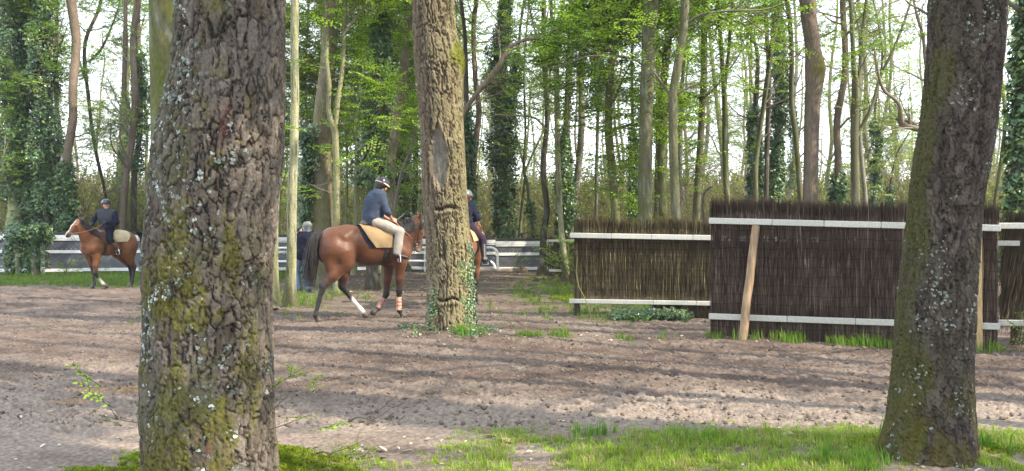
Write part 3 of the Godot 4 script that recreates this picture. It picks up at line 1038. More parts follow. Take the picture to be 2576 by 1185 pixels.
	for i in 400:
		var h := 1.35 * pow(rng.randf(), 1.5)
		var a := rng.randfn(0.1, 0.33) if rng.randf() < 0.9 else rng.randfn(2.3, 0.12)
		if a > 1.5 and h > 0.7: continue
		var p := at_height(pts, h)
		var o := Vector3(cos(a), 0, sin(a))
		xs.append(facing(Vector3(p.x, h, p.z) + o * (p.w + rng.randf_range(0.0, 0.035)), o + Vector3(rng.randf_range(-0.3, 0.3), 0.2, rng.randf_range(-0.3, 0.3)), rng.randf_range(0.18, 0.36), rng.randf_range(-0.5, 0.5)))
		var b := rng.randf_range(0.7, 1.4)
		cs.append(Color(0.14 * b, 0.17 * b, 0.075 * b) if rng.randf() < 0.55 else ivy_tone() * 1.5)
	for i in 30:
		var a := rng.randf_range(-0.4, 3.5)
		var r := rng.randf_range(0.42, 0.75)
		var x := cos(a) * r
		var z := sin(a) * r
		xs.append(facing(Vector3(x, gy(root.x + x, root.z + z) + 0.03, z), Vector3(0.2, 1, 0.4), rng.randf_range(0.25, 0.45), rng.randf() * 6.0))
		cs.append(ivy_tone() * 0.8)
	many("ivy", IVY[0], M.ivy, xs, cs, t)
	lap(" oak")

func wood() -> void:
	# --- trees that can be told apart, from the left to the right of the clearing
	tree("lichened_tree", "grey green lichen spotted trunk half hidden right behind the thick scaly trunk", 7.6, [[447, 1000, 118], [446, 700, 112], [440, 400, 110], [434, 200, 104], [428, 0, 98]], {"bark": "green", "limbs": 8, "from": 4.6, "reach": 2.0, "leaf": 0.24, "bend": 0.0})
	tree("pale_tree", "pale sunlit trunk showing as a thin strip behind the scaly trunk, board fence beyond", 17.0, [[680, 770, 46], [678, 600, 42], [686, 400, 38], [688, 0, 32]], {"bark": "pale", "limbs": 6, "from": 5.0, "leaf": 0.48, "kind": 2, "bend": 0.0})
	tree("ivy_clad_tree", "ivy-clad tree with pale sunlit foot behind the ivy covered fence posts", 34.0, [[34, 600, 38], [36, 500, 34], [28, 400, 28], [30, 200, 24], [36, 0, 20]], {"bark": "pale", "ivy": [[2.8, 11.0, 0.88, 842]], "leaf": 0.65, "kind": 2, "limbs": 12, "from": 2.0, "shoots": 30})
	tree("ivy_clad_tree", "dark ivy-clad tree with a hidden trunk above the black box on the fence", 34.5, [[74, 600, 26], [68, 450, 24], [58, 380, 22], [62, 150, 20], [78, 0, 18]], {"bark": "dark", "ivy": [[0.2, 12.5, 0.65, 1067]], "leaf": 0.43, "kind": 2, "limbs": 10, "from": 1.5, "shoots": 26})
	tree("ivy_clad_tree", "broad leafy ivy column rising beside the reddish bare trunk, thickest of the ivy trees", 33.6, [[112, 600, 26], [110, 450, 24], [106, 300, 22], [112, 100, 20], [118, 0, 18]], {"bark": "dark", "ivy": [[0.1, 12.0, 0.73, 1291]], "leaf": 0.58, "kind": 2, "limbs": 10, "from": 3.0, "shoots": 30})
	tree("pale_tree", "yellowish pale trunk showing between the ivy columns behind the bay horse's ears", 36.0, [[140, 600, 13], [138, 480, 13], [143, 350, 12], [146, 250, 11], [150, 0, 9]], {"bark": "pale", "limbs": 8, "leaf": 0.72, "kind": 1})
	tree("acacia_tree", "tall reddish brown wavy trunk with ivy round its lower stem", 33.0, [[157, 600, 19], [162, 500, 19], [172, 425, 20], [177, 360, 20], [188, 300, 20], [192, 225, 20], [182, 100, 22], [172, 0, 23]], {"bark": "brown", "ivy": [[0.0, 3.9, 0.38, 347]], "limbs": 7, "from": 5.0, "leaf": 0.11, "kind": 1})
	tree("curved_tree", "brown trunk curving up from behind the rider in the grey vest", 34.0, [[303, 600, 18], [320, 450, 17], [327, 360, 18], [340, 280, 17], [345, 235, 16], [335, 150, 15], [328, 75, 15], [340, 0, 15]], {"bark": "brown", "forks": [[[331, 318, 13], [313, 260, 12], [309, 235, 12], [310, 150, 12], [312, 50, 10]]], "limbs": 8, "from": 3.5, "leaf": 0.29, "kind": 1})
	tree("straight_tree", "straight brown trunk just past the curving one, partly hidden by the scaly trunk", 37.0, [[337, 600, 15], [343, 450, 15], [346, 300, 13], [350, 0, 11]], {"bark": "dark", "limbs": 9, "from": 3.0, "leaf": 0.43, "kind": 2, "ivy": [[4.0, 9.0, 0.46, 235]]})
	tree("slim_tree", "slim twiggy tree with arching limbs over the rider in the grey vest", 38.0, [[270, 600, 8], [262, 480, 8], [240, 380, 8], [215, 250, 9], [225, 120, 9], [250, 20, 8]], {"bark": "dark", "limbs": 14, "from": 2.0, "reach": 2.6, "leaf": 0.36, "kind": 1, "arms": [[[228, 160, 8], [262, 120, 6], [300, 40, 4], [318, -20, 3]], [[215, 215, 6], [190, 130, 5], [172, 60, 4]]]})
	tree("pale_tree", "pale smooth straight trunk with a dark mossy foot beside the photographer", 17.7, [[729, 772, 36], [731, 720, 27], [734, 640, 25], [737, 500, 24], [741, 400, 22], [741, 250, 21], [740, 100, 20], [741, 0, 19]], {"bark": "pale", "limbs": 7, "from": 4.5, "leaf": 0.80, "kind": 0, "shoots": 5, "bend": 0.15, "flare": 0.6})
	tree("old_oak", "thick old oak trunk with ivy up one side behind the photographer", 24.0, [[806, 735, 76], [804, 600, 66], [804, 500, 62], [806, 425, 56], [809, 350, 52], [814, 275, 46], [825, 200, 42], [832, 100, 36], [836, 0, 32]], {"bark": "oak", "bend": 0.2, "limbs": 9, "from": 6.0, "reach": 3.0, "leaf": 0.40, "kind": 2})
	tree("hornbeam_tree", "forked yellow green hornbeam rising behind the rump of the walking horse", 21.0, [[848, 744, 19], [846, 570, 17], [846, 450, 16], [844, 350, 16], [842, 328, 17], [829, 280, 12], [832, 220, 11], [826, 150, 10], [822, 0, 8]], {"bark": "horn", "forks": [[[843, 330, 12], [851, 250, 12], [859, 175, 10], [866, 50, 9], [868, -10, 8]]], "arms": [[[812, 120, 4], [818, 75, 4], [828, 30, 3]], [[862, 95, 6], [900, 40, 5], [930, 5, 4]]], "limbs": 16, "from": 3.6, "reach": 2.6, "leaf": 0.88, "kind": 0, "shoots": 18, "shoot_from": 2.2, "bend": 0.3})
	tree("hornbeam_tree", "slender leafy hornbeam between the forked hornbeam and the blue jacketed rider", 28.5, [[890, 692, 15], [894, 600, 13], [894, 475, 12], [896, 400, 12], [901, 325, 11], [906, 260, 10], [911, 200, 10], [924, 125, 8], [926, 20, 7]], {"bark": "horn", "limbs": 18, "from": 2.4, "reach": 2.8, "leaf": 0.88, "kind": 0, "shoots": 20, "shoot_from": 1.6})
	tree("ivy_clad_tree", "dark trunk behind the blue jacketed rider, ivy bushing out of its top", 22.6, [[938, 733, 36], [937, 690, 30], [936, 560, 28], [935, 450, 27], [940, 350, 24], [950, 250, 22], [955, 100, 18]], {"bark": "dark", "ivy": [[2.6, 7.0, 0.42, 291]], "limbs": 10, "from": 4.0, "reach": 2.6, "leaf": 0.96, "kind": 0, "shoots": 18, "shoot_from": 3.0})
	tree("leaning_oak", "brown oak trunk leaning towards the furrowed oak, behind the horse's neck", 24.0, [[976, 600, 33], [975, 530, 31], [974, 450, 29], [986, 370, 26], [1001, 275, 25], [1016, 175, 24], [1026, 75, 23], [1036, 0, 22]], {"bark": "oak", "bend": 0.3, "limbs": 6, "from": 6.5, "leaf": 0.48, "kind": 0})
	tree("slim_tree", "thin pale curved stem between the leaning oak and the furrowed oak", 27.0, [[985, 620, 8], [989, 550, 8], [1001, 480, 8], [1016, 425, 8], [1036, 375, 7], [1054, 290, 6], [1060, 200, 5]], {"bark": "grey", "limbs": 6, "from": 3.5, "reach": 1.4, "leaf": 0.64, "kind": 0, "top": 9.0})
	tree("pale_tree", "pale slim trunk standing close behind the leaning oak", 30.0, [[986, 620, 11], [988, 500, 11], [994, 400, 10], [1000, 300, 9]], {"bark": "grey", "limbs": 8, "leaf": 0.64, "kind": 0})
	tree("ivy_clad_tree", "two ivy-hung dark stems just left of the furrowed oak", 32.0, [[1024, 620, 18], [1026, 500, 16], [1022, 400, 15], [1026, 200, 12]], {"bark": "dark", "forks": [[[1040, 590, 13], [1044, 480, 13], [1046, 350, 12], [1040, 150, 9]]], "ivy": [[1.5, 8.0, 0.53, 347]], "leaf": 0.72, "kind": 0, "shoots": 24})
	for h in [[700, 33, "leafy young hornbeam filling the gap beside the scaly trunk"], [770, 30, "leafy young hornbeam over the photographer's head"], [868, 34, "leafy young hornbeam far behind the forked hornbeam"], [955, 31, "leafy young hornbeam behind the blue jacketed rider's helmet"], [1062, 35, "leafy young hornbeam hidden by the furrowed oak"], [915, 38, "leafy young hornbeam farthest behind the rider's back"]]:
		tree("young_hornbeam", h[2], h[1], [[h[0], 640, 8], [h[0] + 4, 400, 7], [h[0] - 3, 200, 6], [h[0] + 2, 20, 5]], {"bark": "horn", "limbs": 22, "from": 1.6, "reach": 3.0, "leaf": 0.92, "kind": [0, 0, 1, 2][int(h[0]) % 4], "shoots": 18, "shoot_from": 1.0, "size": 1.1})
	tree("leaning_limb_tree", "dead leaning stem slanting up out from behind the furrowed oak", 20.0, [[1105, 690, 22], [1120, 450, 18], [1140, 340, 14], [1163, 288, 13], [1201, 235, 12], [1246, 180, 12], [1286, 120, 10], [1331, 102, 8], [1361, 100, 6]], {"bark": "brown", "limbs": 5, "from": 4.0, "reach": 1.6, "top": 4.0, "bend": 0.2})
	tree("bare_tree", "tall bare reddish stem against the sky just right of the furrowed oak", 29.0, [[1186, 600, 16], [1188, 475, 16], [1191, 425, 15], [1198, 350, 15], [1206, 280, 14], [1196, 200, 12], [1191, 75, 12], [1200, 0, 12]], {"bark": "brown", "limbs": 12, "from": 5.0, "leaf": 0.05, "kind": 3})
	tree("ivy_clad_tree", "ivy column close behind the half hidden rider in the grey helmet", 26.0, [[1182, 640, 14], [1180, 500, 14], [1174, 300, 13], [1170, 100, 10]], {"bark": "dark", "ivy": [[0.2, 5.0, 0.17, 235]], "limbs": 8, "from": 5.0, "leaf": 0.10, "kind": 1})
	tree("ivy_clad_tree", "pale trunk under a hanging mass of ivy, behind the end of the board fence", 36.0, [[1256, 605, 14], [1258, 500, 13], [1260, 350, 13], [1258, 250, 12], [1262, 100, 11], [1275, 0, 9]], {"bark": "horn", "ivy": [[4.0, 11.0, 0.80, 842], [0.3, 5.0, 0.3, 240]], "limbs": 10, "from": 4.0, "leaf": 0.15, "kind": 1})
	tree("ivy_clad_tree", "dark stem thick with ivy beside the pale ivy-topped trunk", 35.0, [[1278, 605, 10], [1276, 450, 10], [1282, 300, 9], [1300, 180, 8], [1310, 60, 7]], {"bark": "dark", "ivy": [[0.8, 8.4, 0.38, 505]], "limbs": 8, "from": 5.0, "leaf": 0.15, "kind": 1, "bend": 0.2})
	tree("forked_tree", "small crooked forked tree behind the end of the white running rail", 36.0, [[1306, 605, 8], [1313, 520, 7], [1321, 440, 7], [1314, 400, 6], [1301, 350, 5], [1296, 300, 4]], {"bark": "green", "forks": [[[1321, 432, 6], [1341, 385, 5], [1365, 335, 4]]], "limbs": 12, "from": 2.6, "reach": 1.6, "leaf": 0.20, "kind": 1, "top": 7.0})
	tree("slim_tree", "thin stem leaning away from the crooked forked tree", 35.0, [[1344, 605, 9], [1338, 540, 8], [1326, 460, 8], [1318, 420, 7], [1322, 330, 6], [1318, 200, 5]], {"bark": "green", "limbs": 8, "leaf": 0.25, "kind": 1, "ivy": [[0.5, 2.8, 0.09, 39]]})
	tree("dark_tree", "slim dark tree with a kinked stem at the end of the soil track", 29.0, [[1362, 700, 24], [1366, 640, 19], [1368, 585, 17], [1376, 525, 15], [1368, 450, 14], [1368, 400, 14], [1376, 300, 13], [1371, 200, 13], [1368, 100, 12], [1368, 0, 12]], {"bark": "dark", "arms": [[[1370, 322, 6], [1345, 300, 5], [1311, 295, 4], [1260, 292, 3], [1211, 285, 2]], [[1370, 180, 7], [1346, 90, 5], [1330, 20, 4]]], "limbs": 12, "from": 4.0, "reach": 1.8, "leaf": 0.18, "kind": 1})
	tree("hornbeam_tree", "pale leafy hornbeam leaning at the open end of the low hurdle", 26.0, [[1426, 712, 22], [1420, 650, 17], [1413, 590, 15], [1408, 500, 14], [1403, 400, 14], [1401, 300, 14], [1401, 200, 14], [1398, 150, 14], [1388, 50, 10], [1385, 0, 9]], {"bark": "pale", "forks": [[[1400, 160, 11], [1408, 75, 10], [1418, 0, 8]]], "limbs": 14, "from": 3.6, "reach": 2.2, "leaf": 0.65, "kind": 0, "shoots": 15, "shoot_from": 0.8, "bend": 0.3})
	tree("bare_tree", "tall brown ridged trunk rising behind the low hurdle's open end", 30.0, [[1434, 640, 20], [1436, 592, 19], [1446, 500, 18], [1458, 400, 17], [1463, 300, 17], [1463, 200, 16], [1461, 100, 15], [1456, 25, 14], [1451, -20, 13]], {"bark": "grey", "limbs": 10, "from": 5.5, "leaf": 0.12, "kind": 3, "mat": "bark"})
	tree("ivy_clad_tree", "ivy column beside the tall brown ridged trunk", 29.0, [[1420, 640, 14], [1422, 500, 14], [1420, 350, 12], [1424, 290, 10], [1430, 100, 8]], {"bark": "dark", "ivy": [[0.2, 4.6, 0.34, 347]], "limbs": 6, "from": 4.5, "leaf": 0.42, "kind": 1})
	tree("bare_tree", "thin bare stem against the sky left of the mossy leafy trunk", 40.0, [[1430, 640, 11], [1428, 400, 10], [1433, 215, 9], [1441, 125, 9], [1448, 40, 8]], {"bark": "grey", "limbs": 12, "from": 4.0, "leaf": 0.09, "kind": 3})
	tree("mossy_tree", "mossy trunk with bright leaf sprays and a broken stub behind the low hurdle", 22.0, [[1551, 640, 23], [1549, 548, 22], [1544, 475, 21], [1534, 350, 20], [1532, 300, 20], [1534, 215, 20], [1537, 165, 19], [1552, 75, 18], [1544, 15, 17]], {"bark": "green", "limbs": 16, "from": 3.6, "reach": 2.3, "leaf": 1.34, "kind": 0, "size": 1.25, "shoots": 22, "shoot_from": 1.4, "shoot_to": 4.5, "bend": 0.3, "arms": [[[1533, 190, 8], [1528, 172, 7], [1525, 166, 6]]], "arm_twigs": 1})
	tree("ivy_clad_tree", "dark narrow ivy column between the mossy trunk and the big beech", 30.0, [[1596, 640, 10], [1594, 500, 10], [1592, 350, 9], [1590, 200, 8]], {"bark": "dark", "ivy": [[0.3, 4.8, 0.15, 235]], "limbs": 8, "from": 4.0, "leaf": 0.42, "kind": 1})
	tree("ivy_topped_tree", "far trunk with a dark bushy ivy top against the sky", 40.0, [[1500, 640, 9], [1503, 400, 9], [1506, 200, 8], [1510, 40, 7]], {"bark": "dark", "ivy": [[7.0, 11.6, 0.77, 505]], "limbs": 6, "from": 6.0, "leaf": 0.26, "kind": 1})
	tree("beech_tree", "big straight beech with lichen flecked bark, thickest trunk behind the low hurdle", 20.0, [[1622, 640, 37], [1622, 555, 35], [1622, 450, 34], [1623, 350, 33], [1624, 280, 32], [1627, 200, 33], [1632, 100, 36], [1637, 0, 40]], {"bark": "beech", "limbs": 4, "from": 5.4, "leaf": 0.68, "kind": 0, "bend": 0.1, "arms": [[[1612, 162, 6], [1590, 152, 5], [1550, 147, 4], [1480, 148, 4], [1430, 165, 3], [1380, 180, 2]], [[1640, 150, 6], [1672, 100, 5], [1720, 60, 4]], [[1612, 118, 5], [1590, 90, 4], [1568, 62, 3]]]})
	tree("slim_tree", "thin brown stem seen close behind the big beech", 32.0, [[1648, 640, 11], [1650, 500, 11], [1652, 300, 10], [1656, 100, 8]], {"bark": "brown", "limbs": 8, "leaf": 0.42, "kind": 0})
	tree("mossy_tree", "greenish trunk wrapped in leaves between the big beech and the arched limb tree", 23.0, [[1669, 640, 24], [1668, 557, 22], [1666, 450, 20], [1666, 350, 20], [1667, 225, 20], [1677, 125, 19], [1687, 0, 19]], {"bark": "green", "limbs": 16, "from": 4.0, "reach": 2.2, "leaf": 1.19, "kind": 0, "size": 1.15, "shoots": 34, "shoot_from": 1.3, "bend": 0.3, "arms": [[[1668, 330, 7], [1682, 275, 6], [1690, 240, 6]]], "arm_twigs": 1})
	tree("arched_limb_tree", "grey trunk throwing one long arching limb out over the tall hurdle", 19.0, [[1703, 640, 25], [1701, 565, 23], [1696, 450, 23], [1693, 350, 22], [1692, 250, 22], [1694, 225, 22], [1709, 135, 21], [1719, 75, 22], [1724, 0, 22]], {"bark": "beech", "bend": 0.1, "limbs": 5, "from": 5.6, "leaf": 0.77, "kind": 0, "arms": [[[1722, 64, 9], [1734, 55, 8], [1762, 40, 7], [1812, 37, 6], [1857, 37, 5], [1923, 30, 4], [1990, 8, 3]], [[1698, 245, 6], [1716, 228, 5], [1750, 214, 4]], [[1690, 245, 8], [1672, 215, 7], [1650, 188, 6], [1644, 178, 5]], [[1862, 38, 4], [1960, 100, 3], [2040, 145, 3], [2120, 172, 2]]]})
	tree("slim_tree", "slim pale trunk half hidden behind the arched limb tree", 30.0, [[1713, 640, 12], [1712, 500, 12], [1711, 350, 11], [1722, 200, 9], [1730, 60, 8]], {"bark": "grey", "limbs": 9, "leaf": 0.51, "kind": 0})
	tree("smooth_tree", "smooth slightly leaning trunk between the arched limb tree and the tall hurdle", 24.0, [[1750, 640, 20], [1752, 557, 19], [1759, 400, 18], [1764, 300, 17], [1769, 150, 16], [1769, 0, 15]], {"bark": "beech", "limbs": 14, "from": 4.2, "reach": 2.3, "leaf": 0.73, "kind": 0, "bend": 0.3, "shoots": 8, "shoot_from": 3.0})
	tree("slim_tree", "short dead stem with a bent tip before the smooth leaning trunk", 22.0, [[1772, 640, 6], [1770, 560, 6], [1769, 500, 5], [1776, 480, 4], [1790, 470, 3]], {"bark": "dark", "limbs": 3, "from": 0.8, "reach": 0.7, "top": 2.0, "grow": false})
	tree("forked_tree", "slim straight trunk forking high up, bright sprays round its middle", 24.0, [[1829, 640, 17], [1829, 517, 16], [1829, 400, 15], [1826, 260, 14], [1822, 215, 12], [1817, 150, 11], [1807, 50, 10], [1802, 0, 9]], {"bark": "green", "forks": [[[1826, 240, 9], [1830, 200, 9], [1837, 125, 8], [1847, 0, 7]]], "limbs": 16, "from": 3.8, "reach": 2.2, "leaf": 0.26, "kind": 0, "bend": 0.3, "shoots": 12, "shoot_from": 3.0, "shoot_to": 5.5})
	tree("ivy_clad_tree", "ivy-wrapped trunk with a bare bent top, beside the crossing slim trunks", 30.0, [[1896, 640, 14], [1897, 515, 14], [1898, 400, 13], [1902, 300, 12], [1903, 235, 12], [1898, 150, 10], [1885, 100, 8], [1858, 65, 6], [1840, 62, 4]], {"bark": "dark", "ivy": [[0.4, 5.6, 0.24, 404]], "limbs": 9, "from": 5.0, "reach": 2.4, "leaf": 0.04, "kind": 3, "top": 7.0})
	tree("slender_tree", "slim pale trunk leaning across the bark of its straight neighbour", 26.0, [[1902, 640, 14], [1905, 515, 13], [1910, 400, 13], [1923, 275, 12], [1928, 200, 12], [1933, 125, 12], [1948, 50, 11], [1953, 0, 10]], {"bark": "beech", "limbs": 12, "from": 4.6, "leaf": 0.07, "kind": 1, "arms": [[[1912, 352, 5], [1940, 335, 4], [1958, 325, 3]]], "arm_twigs": 2})
	tree("slender_tree", "straight dark slim trunk crossed by the leaning pale one", 27.0, [[1929, 640, 13], [1929, 515, 12], [1933, 350, 12], [1935, 200, 11], [1930, 0, 10]], {"bark": "dark", "limbs": 12, "from": 5.0, "leaf": 0.05, "kind": 1})
	tree("ivy_clad_tree", "tall loosely ivied trunk behind the two crossing slim trunks", 31.0, [[1948, 640, 13], [1952, 500, 13], [1954, 300, 13], [1960, 200, 12], [1952, 0, 11]], {"bark": "dark", "ivy": [[0.6, 10.0, 0.28, 645]], "limbs": 11, "from": 6.0, "leaf": 0.07, "kind": 1})
	tree("slender_tree", "slim trunk leaning up against the foot of the big burled trunk", 25.0, [[2018, 640, 15], [2015, 517, 14], [2005, 350, 13], [1993, 250, 12], [1983, 150, 12], [1975, 50, 12], [1970, 0, 11]], {"bark": "beech", "limbs": 12, "from": 4.6, "leaf": 0.05, "kind": 1})
	tree("burled_oak", "big brown trunk with a mossy burl rising behind the tall hurdle", 19.0, [[2038, 640, 42], [2037, 520, 38], [2040, 425, 36], [2042, 360, 36], [2043, 300, 38], [2047, 225, 39], [2046, 190, 40], [2043, 110, 37], [2034, 50, 38], [2030, 0, 40]], {"bark": "brown", "burl": true, "bend": 0.1, "limbs": 6, "from": 5.4, "leaf": 0.04, "kind": 1, "arms": [[[2060, 95, 5], [2078, 88, 4], [2098, 78, 3]], [[2026, 118, 4], [2010, 130, 4], [1998, 140, 3]]], "arm_twigs": 3})
	tree("ivy_footed_tree", "rough dark trunk with ivy round its foot, past the big burled trunk", 28.0, [[2106, 640, 20], [2108, 515, 19], [2110, 400, 18], [2113, 300, 17], [2123, 175, 16], [2123, 0, 14]], {"bark": "brown", "ivy": [[0.5, 3.2, 0.17, 235]], "limbs": 13, "from": 4.5, "leaf": 0.13, "kind": 1})
	tree("forked_tree", "smooth olive trunk forking into three rising limbs", 23.0, [[2151, 640, 22], [2152, 525, 21], [2153, 350, 20], [2150, 225, 19], [2143, 175, 13], [2138, 100, 11], [2134, 0, 10]], {"bark": "beech", "bend": 0.2, "forks": [[[2156, 215, 11], [2165, 175, 10], [2170, 100, 10], [2182, 0, 8]], [[2160, 345, 9], [2168, 330, 9], [2196, 270, 9], [2223, 189, 8], [2254, 117, 7], [2290, 27, 6]]], "limbs": 20, "from": 3.6, "reach": 2.3, "leaf": 0.14, "kind": 1})
	tree("slim_tree", "thin pale trunk close behind the three forked olive trunk", 30.0, [[2168, 640, 11], [2168, 525, 11], [2164, 350, 10], [2163, 200, 8]], {"bark": "grey", "limbs": 10, "leaf": 0.16, "kind": 1})
	tree("ivy_clad_tree", "thin ivied stem nearest to the three forked olive trunk", 33.0, [[2194, 640, 8], [2196, 525, 8], [2202, 383, 7], [2202, 280, 6], [2206, 150, 5]], {"bark": "dark", "ivy": [[0.3, 5.6, 0.13, 168]], "limbs": 12, "from": 1.8, "leaf": 0.20, "kind": 1})
	tree("ivy_clad_tree", "small ivied stem standing nearer the leaning dark trunk", 34.0, [[2240, 640, 6], [2243, 520, 6], [2246, 440, 5], [2258, 380, 4], [2290, 330, 3]], {"bark": "dark", "ivy": [[0.3, 3.2, 0.13, 84]], "limbs": 12, "from": 1.6, "leaf": 0.20, "kind": 1, "top": 5.0})
	tree("gnarled_oak", "gnarled mossy oak whose bent limb reaches out from behind the leaning dark trunk", 20.0, [[2400, 640, 44], [2395, 500, 40], [2392, 345, 38], [2390, 250, 34], [2380, 100, 28], [2370, 0, 24]], {"bark": "oak", "bend": 0.1, "limbs": 9, "from": 4.5, "reach": 2.4, "leaf": 0.13, "kind": 1, "arms": [[[2385, 350, 18], [2320, 331, 15], [2285, 322, 14], [2270, 315, 16], [2258, 300, 15], [2252, 275, 10], [2241, 257, 9], [2218, 234, 8], [2200, 212, 7], [2187, 180, 6], [2180, 130, 4]], [[2320, 331, 9], [2300, 308, 8], [2278, 302, 7], [2258, 300, 6]], [[2372, 300, 12], [2335, 180, 10], [2322, 90, 8], [2308, 45, 7], [2300, -10, 5]]], "arm_twigs": 12})
	tree("slim_tree", "slim green leafy stem between the leaning dark trunk and the great ivy trunk", 26.0, [[2490, 640, 10], [2495, 525, 9], [2505, 415, 9], [2512, 300, 9], [2517, 200, 9], [2530, 100, 8], [2532, 25, 7]], {"bark": "green", "limbs": 14, "from": 3.0, "leaf": 0.54, "kind": 0, "shoots": 16, "shoot_from": 1.8})
	tree("ivy_clad_tree", "great trunk sheathed in glossy ivy behind the last hurdle", 17.5, [[2572, 660, 74], [2572, 520, 66], [2578, 400, 60], [2584, 250, 52], [2590, 100, 46], [2594, 0, 42]], {"bark": "dark", "ivy": [[0.5, 7.0, 0.13, 617]], "bend": 0.0, "limbs": 6, "from": 5.0, "leaf": 0.25, "kind": 1, "arms": [[[2570, 40, 16], [2550, 18, 12], [2530, 2, 9], [2500, -20, 7]]], "arm_twigs": 2})
	# ivy on the old oak: its left flank only
	var oak: Node3D = find_child("old_oak", false, false)
	var xs := []
	var cs := []
	for i in 480:
		var h := rng.randf_range(0.3, 4.2)
		var a := rng.randfn(2.75, 0.35)
		var r := 0.36 - h * 0.025 + absf(rng.randfn(0.0, 0.13))
		xs.append(facing(Vector3(cos(a) * r, h, sin(a) * r), Vector3(cos(a), 0.1, sin(a) + 0.4), rng.randf_range(0.6, 1.1)))
		cs.append(ivy_tone())
	many("ivy", IVY[1], M.ivy, xs, cs, oak)
	lap(" listed trees")
	far_wood()

func far_wood() -> void:
	# --- the wood beyond: a few kinds of tree, each standing many times
	var kinds := []
	for k in 7:
		var t := Node3D.new()
		var mb := MB.new()
		var pts := []
		var x := 0.0
		var z := 0.0
		var r: float = [0.16, 0.12, 0.2, 0.1, 0.14, 0.17, 0.09][k]
		for i in 9:
			pts.append(Vector4(x, i * 2.0 - 0.3, z, r * pow(1.0 - i / 9.5, 0.75)))
			x += rng.randf_range(-0.34, 0.34); z += rng.randf_range(-0.22, 0.22)
		pts = spline(pts, 0.7)
		trunk(mb, pts, 7, ["grey", "horn", "dark", "brown", "beech", "grey", "green"][k], k * 3.3)
		part("trunk", mb.mesh(), M.twig, t)
		var tips := []
		var cb := MB.new()
		for i in 21:
			var h := lerpf([3.5, 1.6, 3.0, 2.0, 4.0, 3.0, 0.9][k], 15.0, pow(rng.randf(), 1.15))
			var p := at_height(pts, h)
			var a := rng.randf() * TAU
			limb(cb, Vector3(p.x, p.y, p.z), Vector3(cos(a), rng.randf_range(0.2, 1.0), sin(a)).normalized(), rng.randf_range(1.4, 3.4), clampf(p.w * 0.4, 0.01, 0.05), 0, Color(0.17, 0.145, 0.10), tips, 0.3)
		part("branches", cb.mesh(), M.twig, t, Vector3.ZERO, true)
		if k in [0, 3, 4]: leaves_on(t, tips, 0.5, 3 if k != 4 else 1, 0.6)
		else: leaves_on(t, tips, [0.0, 0.3, 0.08, 0.0, 0.12, 0.12, 0.3][k], [3, 1, 3, 3, 1, 1, 0][k], 1.0)
		if k in [2, 5]: ivy_on(t, pts, 0.3, [0, 0, 5.0, 0, 0, 8.0][k], 0.3, 260)
		kinds.append(t)
	var label := ["bare grey tree deep in the wood beyond the fences", "young tree in pale new leaf deep in the wood", "ivy wrapped tree deep in the wood beyond the fences", "bare brown tree deep in the wood beyond the fences", "slim smooth tree deep in the wood beyond the fences", "tall ivy grown tree deep in the wood", "leafy sapling deep in the wood beyond the fences"]
	var called := ["bare_tree", "young_tree", "ivied_tree", "brown_tree", "smooth_tree", "tall_ivied_tree", "sapling"]
	var put := []
	var n := 0
	while n < 140:
		var d := 37.0 + 62.0 * pow(rng.randf(), 0.85)
		var x := rng.randf_range(-0.66, 0.66) * d
		var fits := true
		for q in put:
			if q.distance_to(Vector2(x, d)) < 1.1: fits = false
		if not fits: continue
		put.append(Vector2(x, d))
		var u := x / d
		var k := rng.randi() % 7
		if u < -0.05 and u > -0.28 and rng.randf() < 0.4: k = [1, 6][n % 2]
		if u > 0.0 and k in [1, 2, 5, 6] and rng.randf() < 0.7: k = [0, 3, 4][n % 3]
		var t: Node3D = kinds[k].duplicate()
		t.name = numbered(called[k])
		add_child(t)
		tag(t, label[k], "tree", label[k].replace(" tree ", " trees ").replace("sapling", "saplings"))
		t.position = Vector3(x, gy(x, -d), -d)
		t.rotation.y = rng.randf() * TAU
		var s := rng.randf_range(0.8, 1.25)
		t.scale = Vector3(s, s * rng.randf_range(0.9, 1.15), s)
		n += 1
	# trees that stand to the right, out of the picture: they shade the clearing
	var st := Node3D.new()
	var pts := []
	for i in 8: pts.append(Vector4(rng.randf_range(-0.15, 0.15), i * 2.0 - 0.3, rng.randf_range(-0.15, 0.15), 0.2 * pow(1.0 - i / 9.0, 0.7)))
	pts = spline(pts, 0.5)
	var mb0 := MB.new()
	trunk(mb0, pts, 10, "beech", 4.0)
	part("trunk", mb0.mesh(), M.twig, st)
	mb0 = MB.new()
	for i in 10:
		var h := rng.randf_range(4.0, 13.0)
		var p := at_height(pts, h)
		var a := rng.randf() * TAU
		limb(mb0, Vector3(p.x, p.y, p.z), Vector3(cos(a), rng.randf_range(0.2, 0.9), sin(a)).normalized(), rng.randf_range(1.5, 3.0), p.w * 0.4, 1, BARKS.beech[0], [])
	part("branches", mb0.mesh(), M.twig, st, Vector3.ZERO, true)
	for q in [[6.3, 0.9, 1.0], [9.3, -3.3, 1.1], [7.4, -1.6, 0.8], [10.2, -5.6, 1.2], [12.6, -8.2, 1.0], [8.3, -5.2, 0.7], [14.2, -12.4, 1.2], [11.6, -9.6, 0.8], [16.5, -7.4, 1.1], [15.8, -17.0, 1.0], [13.0, -1.6, 1.2], [9.0, 1.8, 1.0], [10.8, -1.9, 0.9], [11.4, -7.2, 0.7], [14.6, -4.4, 1.0], [13.6, -10.0, 0.9], [17.2, -10.4, 1.0], [7.9, -3.4, 0.6], [16.0, -14.0, 0.8], [19.0, -5.6, 1.2]]:
		var t: Node3D = st.duplicate()
		t.name = numbered("side_tree")
		add_child(t)
		tag(t, "bare tree at the side of the clearing that throws shade across the track", "tree", "trees beside the clearing")
		t.position = Vector3(q[0], gy(q[0], q[1]), q[1])
		t.rotation.y = q[0] * 2.0
		t.scale = Vector3(q[2], 1.1, q[2])
